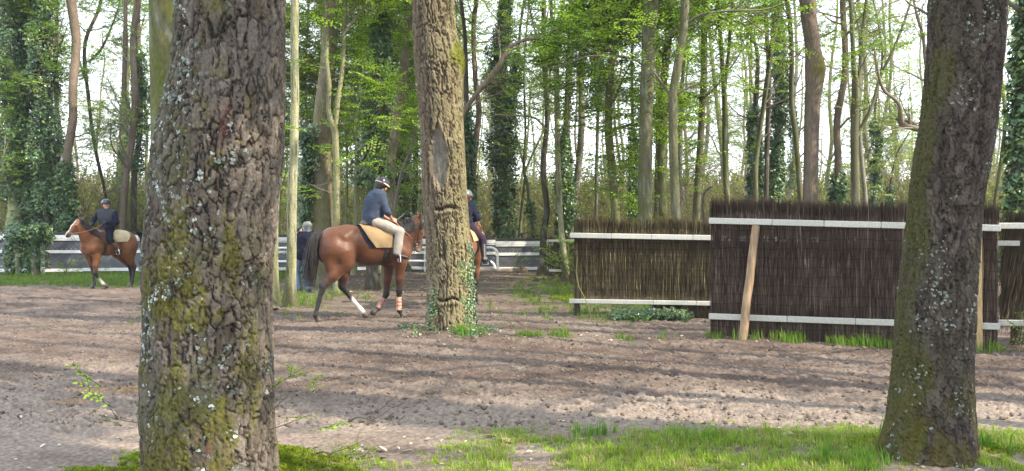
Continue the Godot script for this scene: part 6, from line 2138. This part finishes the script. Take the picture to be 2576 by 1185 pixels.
# ---- people: joints in J, all in the frame of the node they stand in
func hand(b: MB, wrist: Vector3, dir: Vector3, palm: Vector3, curl: float, skin: Color) -> void:
	# dir runs along the forearm, palm is the way the palm faces
	var d := dir.normalized()
	var pn := (palm - d * palm.dot(d)).normalized()
	var sd := d.cross(pn)
	var g := Body.new(wrist - Vector3.ONE * 0.17, wrist + Vector3.ONE * 0.17, 0.0055)
	for i in 4:
		var o := sd * (i - 1.5) * 0.0205
		g.bone(wrist + o * 0.5, wrist + d * 0.085 + o, 0.016, 0.0125, 0.014, skin, skin)
	for i in 4:
		var p := wrist + d * 0.088 + sd * (i - 1.5) * 0.021
		var l: float = [0.036, 0.044, 0.041, 0.031][i]
		var f1 := (d * cos(curl) + pn * sin(curl)).normalized()
		var f2 := (d * cos(curl * 2.3) + pn * sin(curl * 2.3)).normalized()
		var f3 := (d * cos(curl * 3.0) + pn * sin(curl * 3.0)).normalized()
		g.bone(p, p + f1 * l, 0.0105, 0.0095, 0.004, skin, skin)
		g.bone(p + f1 * l, p + f1 * l + f2 * l * 0.7, 0.0095, 0.0088, 0.004, skin, skin)
		g.bone(p + f1 * l + f2 * l * 0.7, p + f1 * l + f2 * l * 0.7 + f3 * l * 0.55, 0.0088, 0.0075, 0.004, skin, skin)
	var t0 := wrist + d * 0.025 + sd * 0.028
	var td := (d * 0.75 + sd * 0.5 + pn * 0.45).normalized()
	g.bone(wrist + d * 0.01, t0, 0.016, 0.015, 0.012, skin, skin)
	g.bone(t0, t0 + td * 0.042, 0.013, 0.0115, 0.006, skin, skin)
	g.bone(t0 + td * 0.042, t0 + td * 0.042 + (td + pn * 0.4).normalized() * 0.03, 0.0115, 0.009, 0.004, skin, skin)
	g.into(b, 0)

func head_into(b: MB, c: Vector3, face: Vector3, up: Vector3, skin: Color, extra: Color) -> void:
	var f := face.normalized()
	var u := (up - f * up.dot(f)).normalized()
	var s := f.cross(u)
	var g := Body.new(c - Vector3.ONE * 0.22, c + Vector3.ONE * 0.22, 0.007)
	var red := skin * Color(1.05, 0.75, 0.7)
	g.bone(c + u * 0.025 - f * 0.025, c + u * 0.03 + f * 0.02, 0.092, 0.082, 0.03, skin, skin)
	g.bone(c + f * 0.035 - u * 0.01, c + f * 0.05 - u * 0.075, 0.062, 0.036, 0.04, skin, skin)
	g.bone(c + f * 0.02 - u * 0.05 - s * 0.03, c + f * 0.02 - u * 0.05 + s * 0.03, 0.04, 0.04, 0.03, skin, skin)
	g.bone(c + f * 0.092 + u * 0.012, c + f * 0.114 - u * 0.022, 0.009, 0.014, 0.012, skin, red)
	g.bone(c + f * 0.082 - u * 0.052 - s * 0.02, c + f * 0.082 - u * 0.052 + s * 0.02, 0.008, 0.008, 0.006, red * 0.7, red * 0.7)
	for k in [-1.0, 1.0]:
		g.bone(c + f * 0.088 + u * 0.032 + s * 0.018 * k, c + f * 0.078 + u * 0.036 + s * 0.045 * k, 0.010, 0.009, 0.01, skin * 0.55, skin * 0.55)
		g.bone(c + f * 0.082 + u * 0.014 + s * 0.031 * k, c + f * 0.082 + u * 0.014 + s * 0.034 * k, 0.009, 0.009, 0.003, Color(0.05, 0.04, 0.035), Color(0.05, 0.04, 0.035))
		g.bone(c + f * 0.06 - u * 0.022 + s * 0.045 * k, c + f * 0.05 - u * 0.03 + s * 0.05 * k, 0.022, 0.022, 0.02, red, skin)
		g.bone(c - f * 0.008 + u * 0.018 + s * 0.082 * k, c - f * 0.004 - u * 0.022 + s * 0.080 * k, 0.014, 0.010, 0.006, red, red)
	g.bone(c - u * 0.06 - f * 0.01, c - u * 0.15 - f * 0.03, 0.055, 0.058, 0.04, skin, extra)
	g.into(b, 1)

func person(label: String, at: Vector3, turn: float, o: Dictionary) -> Node3D:
	var t := thing("person", label, "person", at, turn)
	var J: Dictionary = o.J
	var skin: Color = o.get("skin", Color(0.42, 0.24, 0.17))
	var sd: Vector3 = (J.shR - J.shL).normalized()
	var hs: Vector3 = (J.hipR - J.hipL).normalized()
	var lo := Vector3.ONE * 9.0
	var hi := -lo
	for k in J:
		lo = lo.min(J[k]); hi = hi.max(J[k])
	lo -= Vector3.ONE * 0.24; hi += Vector3.ONE * 0.24
	var waist: Vector3 = (J.pelvis as Vector3).lerp(J.chest, 0.45)
	var torso := func(g: Body, e: float, c: Color, low := true) -> void:
		if low: g.bone(J.hipL, J.hipR, 0.10 + e, 0.10 + e, 0.06, c, c)
		g.bone(J.pelvis - hs * 0.05, J.pelvis + hs * 0.05, 0.105 + e, 0.105 + e, 0.06, c, c)
		g.bone(waist - sd * 0.06, waist + sd * 0.06, 0.098 + e, 0.098 + e, 0.08, c, c)
		g.bone(J.pelvis, waist, 0.11 + e, 0.11 + e, 0.06, c, c)
		g.bone(J.chest - sd * 0.085, J.chest + sd * 0.085, 0.112 + e, 0.112 + e, 0.08, c, c)
		g.bone(waist, J.chest, 0.11 + e, 0.12 + e, 0.06, c, c)
		g.bone(J.shL + sd * 0.03, J.shR - sd * 0.03, 0.062 + e, 0.062 + e, 0.07, c, c)
		g.bone(J.chest, J.neck, 0.11 + e, 0.06 + e * 0.5, 0.06, c, c)
	var limbs := func(g: Body, a: String, b: String, c: String, r0: float, r1: float, r2: float, cut: float, c0: Color, c1: Color) -> void:
		for s in ["L", "R"]:
			var p: Vector3 = J[a + s]
			var q: Vector3 = J[b + s]
			var w: Vector3 = J[c + s]
			g.bone(p, q, r0, r1, 0.05, c0, c0)
			if cut > 0.0: g.bone(q, q.lerp(w, cut), r1, lerpf(r1, r2, cut), 0.03, c0, c1)
	# the body itself, from head to ankles
	var mb := MB.new()
	var g := Body.new(lo, hi, 0.017)
	torso.call(g, -0.012, skin)
	limbs.call(g, "sh", "el", "wr", 0.044, 0.038, 0.026, 1.0, skin, skin)
	limbs.call(g, "hip", "knee", "ankle", 0.076, 0.052, 0.034, 1.0, skin, skin)
	g.bone(J.neck, J.head, 0.05, 0.055, 0.03, skin, skin)
	g.into(mb, 0)
	head_into(mb, J.head, o.face, o.get("up", Vector3.UP), skin, skin)
	for s in ["L", "R"]:
		hand(mb, J["wr" + s], o["hand" + s][0], o["hand" + s][1], o.get("curl", 1.1), o.get("glove", skin))
	part("body", mb.mesh(), M.skin, t)
	# jacket
	mb = MB.new()
	g = Body.new(lo, hi, 0.0125)
	var jc: Color = o.jacket
	torso.call(g, o.get("bulk", 0.018), jc, o.get("long", false))
	limbs.call(g, "sh", "el", "wr", 0.066, 0.056, 0.042, o.get("sleeve", 0.93), jc, jc)
	if o.get("hem", true): g.bone(J.pelvis + (waist - J.pelvis) * 0.35 - sd * 0.06, J.pelvis + (waist - J.pelvis) * 0.35 + sd * 0.06, 0.145, 0.145, 0.03, jc, jc)
	g.bone((J.neck as Vector3).lerp(J.head, 0.12), (J.neck as Vector3).lerp(J.head, 0.38), 0.066, 0.060, 0.02, jc, o.get("collar", jc))
	g.into(mb, 1)
	crease(mb, 0.010, Vector3(10, 16, 10))
	part("jacket", mb.mesh(), M.cloth, t)
	if o.has("vest"):
		mb = MB.new()
		g = Body.new(lo, hi, 0.0125)
		torso.call(g, 0.036, o.vest, false)
		g.into(mb, 0)
		crease(mb, 0.004, Vector3(12, 12, 12))
		part("body_protector", mb.mesh(), M.cloth, t)
	# trousers
	mb = MB.new()
	g = Body.new(lo, hi, 0.0125)
	var tc: Color = o.trousers
	g.bone(J.hipL, J.hipR, 0.122, 0.122, 0.05, tc, tc)
	g.bone(J.pelvis, J.pelvis + (waist - J.pelvis) * 0.7, 0.125, 0.12, 0.05, tc, tc)
	limbs.call(g, "hip", "knee", "ankle", 0.098, 0.076, o.get("cuff", 0.058), 0.97 if o.get("boot", 0.3) < 0.5 else 1.1 - o.boot, tc, tc)
	g.into(mb, 1)
	crease(mb, 0.008, Vector3(14, 9, 14))
	part("trousers", mb.mesh(), M.cloth, t)
	# boots, each its own
	for s in ["L", "R"]:
		mb = MB.new()
		var an: Vector3 = J["ankle" + s]
		var toe: Vector3 = J["toe" + s]
		var kn: Vector3 = J["knee" + s]
		g = Body.new(an.min(toe).min(an.lerp(kn, o.get("boot", 0.3))) - Vector3.ONE * 0.12, an.max(toe).max(an.lerp(kn, o.get("boot", 0.3))) + Vector3.ONE * 0.12, 0.010)
		var bc: Color = o.boots
		var fd := (toe - an)
		var dn := (an - kn).normalized()
		g.bone(an.lerp(kn, o.get("boot", 0.3)), an + dn * 0.02, 0.050 if o.get("boot", 0.3) < 0.5 else 0.074, 0.046, 0.02, o.get("chaps", bc), bc)
		g.bone(an + dn * 0.035 - fd.normalized() * 0.035, an + dn * 0.045, 0.036, 0.04, 0.03, bc, bc)
		g.bone(an + dn * 0.03, toe, 0.044, 0.034, 0.03, bc, bc)
		g.into(mb, 0)
		part("boot", mb.mesh(), M.leather, t)
	# what is on the head
	var f: Vector3 = (o.face as Vector3).normalized()
	var u: Vector3 = (o.get("up", Vector3.UP) as Vector3)
	u = (u - f * u.dot(f)).normalized()
	var w := f.cross(u)
	var c: Vector3 = J.head
	if o.has("helmet"):
		mb = MB.new()
		g = Body.new(c - Vector3.ONE * 0.25, c + Vector3.ONE * 0.25, 0.009)
		g.bone(c + u * 0.05 - f * 0.03, c + u * 0.055 + f * 0.015, 0.116, 0.108, 0.03, o.helmet, o.helmet)
		for i in mb.v.size(): pass
		# cut the shell off level just above the ears
		for z in g.nz:
			for y in g.ny:
				for x in g.nx:
					var p := g.lo + Vector3(x, y, z) * g.s - c
					var i := (z * g.ny + y) * g.nx + x
					g.f[i] = maxf(g.f[i], -(p.dot(u) - 0.028 + p.dot(f) * 0.08))
		var rim: Color = o.get("rim", o.helmet)
		g.into(mb, 0)
		part("helmet", mb.mesh(), M.shell, t)
		mb = MB.new()
		var ps := []
		for j in 33:
			var an := TAU * j / 32.0
			ps.append(c + u * (0.036 - 0.010 * cos(an)) + f * (cos(an) * 0.128 - 0.008) + w * sin(an) * 0.112)
		strip(mb, ps, 0.014, rim)
		part("helmet_band", mb.mesh(), M.cloth, t)
		mb = MB.new()
		var pk := []
		var po := []
		for j in 9:
			var an := lerpf(-0.95, 0.95, j / 8.0)
			for k in 3:
				var r: float = 0.112 + k * 0.026 * cos(an)
				pk.append(c + u * (0.034 - k * 0.010) + f * (cos(an) * r) + w * sin(an) * 0.108)
				po.append(u)
		sheet_of(mb, pk, 3, po, 0.005, o.helmet)
		part("helmet_peak", mb.mesh(), M.shell, t)
		mb = MB.new()
		strip(mb, bent([c + w * 0.098 + u * 0.03, c + w * 0.075 - u * 0.06 + f * 0.03, c - u * 0.115 + f * 0.045, c - w * 0.075 - u * 0.06 + f * 0.03, c - w * 0.098 + u * 0.03], 14), 0.006, BLACK)
		part("chin_strap", mb.mesh(), M.cloth, t)
	if o.has("hair"):
		mb = MB.new()
		g = Body.new(c - Vector3.ONE * 0.27, c + Vector3.ONE * 0.25, 0.009)
		g.bone(c + u * 0.035 - f * 0.03, c + u * 0.04 + f * 0.01, 0.108, 0.09, 0.03, o.hair, o.hair)
		for k in [-1.0, 1.0]:
			g.bone(c + u * 0.02 - f * 0.03 + w * 0.05 * k, c - u * o.get("hair_length", 0.08) - f * 0.05 + w * 0.045 * k, 0.068, 0.045, 0.04, o.hair, o.hair * 0.8)
		g.bone(c - f * 0.05, c - f * 0.06 - u * o.get("hair_length", 0.08), 0.075, 0.055, 0.04, o.hair, o.hair * 0.8)
		g.into(mb, 0)
		for i in mb.v.size():
			var p := mb.v[i] - c
			mb.v[i] += mb.n[i] * 0.007 * n2.get_noise_3d(p.dot(w) * 60.0, p.dot(u) * 9.0, p.dot(f) * 60.0)
			mb.c[i] = mb.c[i] * (1.0 + 0.5 * n2.get_noise_3d(p.dot(w) * 70.0, p.dot(u) * 8.0, p.dot(f) * 70.0))
		part("hair", mb.mesh(), M.hair, t)
	return t

func crease(mb: MB, amp: float, fq: Vector3) -> void:
	var d := PackedFloat32Array()
	for i in mb.v.size():
		var p := mb.v[i]
		var a := n1.get_noise_3d(p.x * fq.x * 0.55, p.y * fq.y * 0.55, p.z * fq.z * 0.55)
		var r := 1.0 - absf(n2.get_noise_3d(p.x * fq.x * 0.4 + p.y * 4.0, p.y * fq.y * 0.5, p.z * fq.z * 0.4)) * 2.0
		d.append((a * 0.6 + r * 0.5) * amp)
		mb.v[i] = p + mb.n[i] * d[i]
		mb.c[i] = mb.c[i] * (1.0 + 0.18 * a)
	# normals after the creases
	var acc := PackedVector3Array()
	acc.resize(mb.v.size())
	for k in range(0, mb.t.size(), 3):
		var a := mb.t[k]
		var b := mb.t[k + 1]
		var c := mb.t[k + 2]
		var nn := (mb.v[c] - mb.v[a]).cross(mb.v[b] - mb.v[a])
		acc[a] += nn; acc[b] += nn; acc[c] += nn
	for i in mb.v.size(): mb.n[i] = acc[i].normalized()

func animals() -> void:
	M.eye = mat(0.1, false, 0.6)
	M.eye.albedo_color = lin(0.012, 0.008, 0.006)
	# --- the bay walking past, seen from behind its right side
	var at := G(1144, 15.35)
	at = Vector3((780.0 * 0.98773 + 575.0 / 3.951 * 0.98773 - 1288.0) * 15.35 / F, 0, -15.35)
	at.y = gy(at.x, at.z) + 0.005
	var turn := deg_to_rad(28)
	var hands := [V(0.53, 1.70, -0.06), V(0.53, 1.69, 0.09)]
	var feet := [V(0.52, 1.02, -0.36), V(0.52, 1.02, 0.37)]
	horse({"label": "bay horse with tan sheet and pink leg bandages, walking away behind the furrowed oak", "at": at, "turn": turn, "cell": 0.0145, "coat": Color(0.085, 0.033, 0.0155), "neck": [V(0.74, 1.44), V(0.89, 1.57), V(0.99, 1.675)], "muzzle": V(1.035, 1.20, -0.05), "nose": Color(0.30, 0.22, 0.17),
		"legs": [[V(-0.37, 0.98, 0.17), V(-0.755, 0.585, 0.165), V(-0.888, 0.115, 0.165), V(-0.835, 0.02, 0.165)],
			[V(-0.28, 0.98, -0.16), V(-0.335, 0.55, -0.15), V(0.0, 0.145, -0.14), V(0.09, 0.03, -0.14)],
			[V(0.615, 0.95, 0.15), V(0.60, 0.46, 0.145), V(0.605, 0.135, 0.145), V(0.675, 0.025, 0.145)],
			[V(0.52, 0.95, -0.15), V(0.47, 0.40, -0.14), V(0.325, 0.155, -0.14), V(0.225, 0.085, -0.14)]],
		"flap": 0.018, "sock": 1, "tail": [V(-0.74, 1.53), V(-0.84, 1.47), V(-0.90, 1.25), V(-0.93, 0.95), V(-0.94, 0.5)], "tail_width": 0.10, "mane": 1.0,
		"bandages": [[2, Color(0.52, 0.31, 0.2), Color(0.30, 0.14, 0.11)], [3, Color(0.42, 0.23, 0.19), Color(0.34, 0.17, 0.14)]],
		"cloths": [["saddle_pad", -0.14, 0.04, 0.40, 0.40, 1.62, 0.010, Color(0.016, 0.017, 0.03), M.cloth], ["exercise_sheet", -0.10, 0.12, 0.43, 0.45, 1.60, 0.040, Color(0.26, 0.175, 0.092), M.cloth]],
		"leather": Color(0.045, 0.028, 0.022), "bridle": Color(0.05, 0.026, 0.018), "rein": Color(0.42, 0.12, 0.04), "hands": hands, "feet": feet})
	lap(" horse 1")
	var leather := {}
	person("rider in a dark blue jacket, cream breeches and peaked black helmet, seen from behind", at, turn, {
		"J": {"pelvis": V(0.17, 1.72), "chest": V(0.21, 2.0), "neck": V(0.27, 2.19), "head": V(0.34, 2.30), "shL": V(0.25, 2.12, -0.19), "shR": V(0.25, 2.12, 0.19), "elL": V(0.32, 1.86, -0.27), "elR": V(0.34, 1.85, 0.27), "wrL": V(0.50, 1.715, -0.08), "wrR": V(0.49, 1.705, 0.12),
			"hipL": V(0.19, 1.69, -0.10), "hipR": V(0.19, 1.69, 0.10), "kneeL": V(0.55, 1.50, -0.30), "kneeR": V(0.55, 1.50, 0.31), "ankleL": V(0.49, 1.13, -0.34), "ankleR": V(0.49, 1.13, 0.35), "toeL": V(0.64, 1.06, -0.38), "toeR": V(0.64, 1.06, 0.39)},
		"face": V(0.92, -0.38, -0.12), "up": V(0.35, 1, 0), "handL": [V(0.8, -0.1, 0.3), V(0, -0.3, 1)], "handR": [V(0.8, -0.15, -0.35), V(0, -0.3, -1)],
		"jacket": Color(0.046, 0.058, 0.085), "bulk": 0.05, "sleeve": 0.25, "trousers": Color(0.32, 0.285, 0.235), "cuff": 0.066, "boots": Color(0.012, 0.012, 0.014), "boot": 0.2, "helmet": Color(0.018, 0.012, 0.016), "rim": Color(0.62, 0.52, 0.40), "skin": Color(0.36, 0.19, 0.12), "hair": Color(0.02, 0.016, 0.014), "hair_length": 0.05})
	lap(" rider 1")
	var wh := thing("riding_whip", "black riding whip held in the hand of the blue jacketed rider", "whip", at, turn)
	var mb := MB.new()
	strip(mb, [V(0.50, 1.66, 0.09), V(0.62, 1.73, 0.06), V(0.76, 1.83, 0.02)], 0.011, BLACK)
	part("whip", mb.mesh(), M.leather, wh)
	# --- the bay standing at the left, coming towards the camera
	at = Vector3((160.0 + 550.0 / 4.558) * 0.98773 - 1288.0, 0, 0) * 23.6 / F
	at.z = -23.6
	at.y = gy(at.x, at.z) + 0.005
	turn = deg_to_rad(180 + 62)
	horse({"label": "bay horse with a white blaze and cream sheet, walking before the board fence", "at": at, "turn": turn, "cell": 0.017, "scale": 0.94, "coat": Color(0.14, 0.054, 0.02), "neck": [V(0.68, 1.40), V(0.80, 1.56), V(0.90, 1.72)], "muzzle": V(1.24, 1.40, 0.0), "blaze": true,
		"legs": [[V(-0.34, 0.92, 0.16), V(-0.74, 0.52, 0.15), V(-0.77, 0.13, 0.15), V(-0.71, 0.02, 0.15)],
			[V(-0.36, 0.92, -0.16), V(-0.63, 0.52, -0.15), V(-0.565, 0.13, -0.15), V(-0.50, 0.025, -0.15)],
			[V(0.53, 0.88, 0.15), V(0.40, 0.44, 0.14), V(0.385, 0.12, 0.14), V(0.44, 0.02, 0.14)],
			[V(0.52, 0.88, -0.15), V(0.56, 0.41, -0.14), V(0.345, 0.145, -0.14), V(0.22, 0.06, -0.14)]],
		"sock": 3, "tail": [V(-0.70, 1.45), V(-0.86, 1.47), V(-1.0, 1.40), V(-1.1, 1.22), V(-1.08, 0.98)], "tail_width": 0.085, "mane": -1.0,
		"cloths": [["exercise_sheet", -0.52, -0.34, 0.16, 0.10, 1.35, 0.012, Color(0.52, 0.42, 0.26), M.cloth], ["saddle_pad", 0.02, 0.06, 0.46, 0.50, 1.35, 0.022, Color(0.30, 0.20, 0.12), M.cloth]],
		"leather": Color(0.07, 0.035, 0.022), "bridle": Color(0.06, 0.03, 0.02), "rein": Color(0.34, 0.12, 0.05), "hands": [V(0.30, 1.70, -0.12), V(0.44, 1.70, 0.10)], "feet": [V(0.06, 0.93, -0.38), V(0.06, 0.93, 0.38)]})
	lap(" horse 2")
	person("smiling rider in a grey body protector, dark jumper, brown half chaps and black helmet", at, turn, {
		"J": {"pelvis": V(0.08, 1.60), "chest": V(0.10, 1.87), "neck": V(0.11, 2.07), "head": V(0.12, 2.20), "shL": V(0.02, 2.0, -0.18), "shR": V(0.21, 2.0, 0.16), "elL": V(0.04, 1.75, -0.32), "elR": V(0.32, 1.75, 0.27), "wrL": V(0.26, 1.72, -0.20), "wrR": V(0.42, 1.70, 0.16),
			"hipL": V(0.09, 1.57, -0.10), "hipR": V(0.09, 1.57, 0.10), "kneeL": V(0.26, 1.29, -0.32), "kneeR": V(0.28, 1.29, 0.32), "ankleL": V(0.0, 1.02, -0.35), "ankleR": V(0.02, 1.02, 0.35), "toeL": V(0.14, 0.965, -0.42), "toeR": V(0.16, 0.965, 0.42)},
		"face": V(0.42, 0.0, -0.9), "handL": [V(0.6, -0.1, 0.7), V(0.3, -0.8, 0.0)], "handR": [V(0.8, 0.0, -0.5), V(0, -0.6, -0.7)],
		"jacket": Color(0.014, 0.016, 0.030), "vest": Color(0.045, 0.048, 0.055), "trousers": Color(0.012, 0.013, 0.022), "boots": Color(0.02, 0.018, 0.017), "chaps": Color(0.12, 0.07, 0.035), "boot": 0.85, "hem": false, "long": true, "helmet": Color(0.02, 0.022, 0.026), "rim": Color(0.02, 0.02, 0.024), "skin": Color(0.52, 0.28, 0.21), "glove": Color(0.02, 0.02, 0.022)})
	lap(" rider 2")
	# --- the third horse, mostly hidden by the oak
	at = Vector3((1160.0 - 1288.0) * 17.6 / F, 0, -17.6)
	at.y = gy(at.x, at.z) + 0.005
	turn = deg_to_rad(79)
	horse({"label": "bay horse with a blue leg bandage, half hidden behind the furrowed oak", "at": at, "turn": turn, "cell": 0.02, "coat": Color(0.15, 0.062, 0.03), "neck": [V(0.74, 1.44), V(0.88, 1.60), V(0.98, 1.76)], "muzzle": V(1.24, 1.42, 0.16),
		"legs": [[V(-0.40, 0.98, 0.17), V(-0.62, 0.58, 0.16), V(-0.60, 0.13, 0.16), V(-0.53, 0.02, 0.16)],
			[V(-0.40, 0.98, -0.17), V(-0.50, 0.57, -0.16), V(-0.38, 0.13, -0.16), V(-0.30, 0.02, -0.16)],
			[V(0.60, 0.95, 0.15), V(0.66, 0.46, 0.15), V(0.62, 0.13, 0.15), V(0.69, 0.02, 0.15)],
			[V(0.58, 0.95, -0.15), V(0.52, 0.44, -0.15), V(0.44, 0.13, -0.15), V(0.50, 0.02, -0.15)]],
		"tail": [V(-0.76, 1.5, -0.02), V(-0.88, 1.42, -0.04), V(-0.92, 1.2, -0.05), V(-0.92, 0.95, -0.05), V(-0.9, 0.6, -0.05)], "tail_width": 0.07,
		"bandages": [[0, Color(0.03, 0.05, 0.2), Color(0.5, 0.5, 0.55)], [1, Color(0.03, 0.05, 0.2), Color(0.5, 0.5, 0.55)]],
		"cloths": [["exercise_sheet", -0.24, -0.1, 0.42, 0.44, 1.3, 0.02, Color(0.44, 0.31, 0.17), M.cloth]],
		"leather": Color(0.045, 0.028, 0.022), "bridle": Color(0.04, 0.022, 0.018), "rein": Color(0.06, 0.03, 0.02), "hands": [V(0.50, 1.72, -0.08), V(0.50, 1.72, 0.08)], "feet": [V(0.30, 0.88, -0.42), V(0.30, 0.88, 0.42)]})
	person("rider in dark jacket and grey helmet, half hidden behind the furrowed oak", at, turn, {
		"J": {"pelvis": V(0.14, 1.66), "chest": V(0.16, 1.93), "neck": V(0.18, 2.1), "head": V(0.20, 2.19, 0.06), "shL": V(0.17, 2.04, -0.18), "shR": V(0.17, 2.04, 0.18), "elL": V(0.20, 1.78, -0.29), "elR": V(0.20, 1.78, 0.29), "wrL": V(0.43, 1.72, -0.12), "wrR": V(0.43, 1.72, 0.12),
			"hipL": V(0.15, 1.63, -0.10), "hipR": V(0.15, 1.63, 0.10), "kneeL": V(0.38, 1.34, -0.34), "kneeR": V(0.38, 1.34, 0.35), "ankleL": V(0.24, 0.97, -0.39), "ankleR": V(0.24, 0.97, 0.41), "toeL": V(0.38, 0.91, -0.46), "toeR": V(0.36, 0.91, 0.49)},
		"face": V(0.9, -0.1, 0.4), "handL": [V(0.9, 0, 0.3), V(0, -0.4, 1)], "handR": [V(0.9, 0, -0.3), V(0, -0.4, -1)],
		"jacket": Color(0.016, 0.018, 0.03), "trousers": Color(0.035, 0.022, 0.035), "boots": Color(0.012, 0.012, 0.013), "boot": 0.88, "helmet": Color(0.10, 0.11, 0.12), "skin": Color(0.34, 0.19, 0.13), "hair": Color(0.05, 0.022, 0.014), "hair_length": 0.2})
	lap(" pair 3")
	# --- the photographer by the pale trunk
	at = Vector3((768.0 - 1288.0) * 21.8 / F, 0, -21.8)
	at.y = gy(at.x, at.z) + 0.01
	person("grey haired onlooker in navy jacket and jeans, taking a picture beside the pale trunk", at, 0.0, {
		"J": {"pelvis": V(-0.05, 0.95, 0), "chest": V(0.0, 1.27, -0.01), "neck": V(0.03, 1.47, 0), "head": V(0.03, 1.60, -0.02), "shL": V(-0.15, 1.39, -0.07), "shR": V(0.19, 1.39, 0.02), "elL": V(-0.21, 1.22, -0.24), "elR": V(0.10, 1.16, -0.24), "wrL": V(-0.19, 1.44, -0.34), "wrR": V(-0.10, 1.42, -0.38),
			"hipL": V(-0.14, 0.92, -0.02), "hipR": V(0.04, 0.92, 0.02), "kneeL": V(-0.235, 0.50, -0.05), "kneeR": V(0.02, 0.50, 0.03), "ankleL": V(-0.15, 0.09, 0.04), "ankleR": V(0.10, 0.09, 0.07), "toeL": V(-0.24, 0.035, -0.08), "toeR": V(0.02, 0.035, -0.07)},
		"face": V(-0.9, -0.05, -0.42), "handL": [V(-0.1, 0.9, -0.2), V(0.6, 0.1, -0.6)], "handR": [V(-0.5, 0.8, -0.1), V(-0.4, 0.2, -0.7)], "curl": 0.7,
		"jacket": Color(0.014, 0.015, 0.026), "long": true, "bulk": 0.04, "trousers": Color(0.10, 0.145, 0.22), "cuff": 0.075, "boots": Color(0.02, 0.022, 0.028), "boot": 0.12, "hair": Color(0.15, 0.15, 0.15), "hair_length": 0.10, "collar": Color(0.26, 0.09, 0.17), "skin": Color(0.5, 0.28, 0.2)})
	var scarf := thing("scarf", "pink and turquoise scarf round the neck of the grey haired onlooker", "scarf", at)
	mb = MB.new()
	for k in 2:
		var ps := []
		for j in 19:
			var an := TAU * j / 18.0
			ps.append(V(0.03 + cos(an) * 0.082, 1.475 + 0.035 * k + 0.008 * sin(an * 3.0), -0.01 + sin(an) * 0.078))
		strip(mb, ps, 0.022, Color(0.36, 0.07, 0.2) if k == 0 else Color(0.1, 0.3, 0.33), 7)
	part("scarf", mb.mesh(), M.cloth, scarf)
	var cm := thing("compact_camera", "small dark camera held up in the onlooker's raised hands", "camera", at + V(-0.19, 1.54, -0.40))
	mb = MB.new()
	mb.box(Transform3D(Basis(Vector3.UP, 0.5), Vector3.ZERO), Vector3(0.11, 0.065, 0.03), 0.006, Color(0.02, 0.02, 0.022))
	part("camera_body", mb.mesh(), M.leather, cm)
	mb = MB.new()
	mb.tube(PackedVector3Array([V(-0.02, 0, -0.012), V(-0.035, 0, -0.05)]), PackedFloat32Array([0.026, 0.024]), 14, Color(0.03, 0.03, 0.03), Color(0.03, 0.03, 0.03), true)
	part("lens", mb.mesh(), M.leather, cm)
	lap(" onlooker")
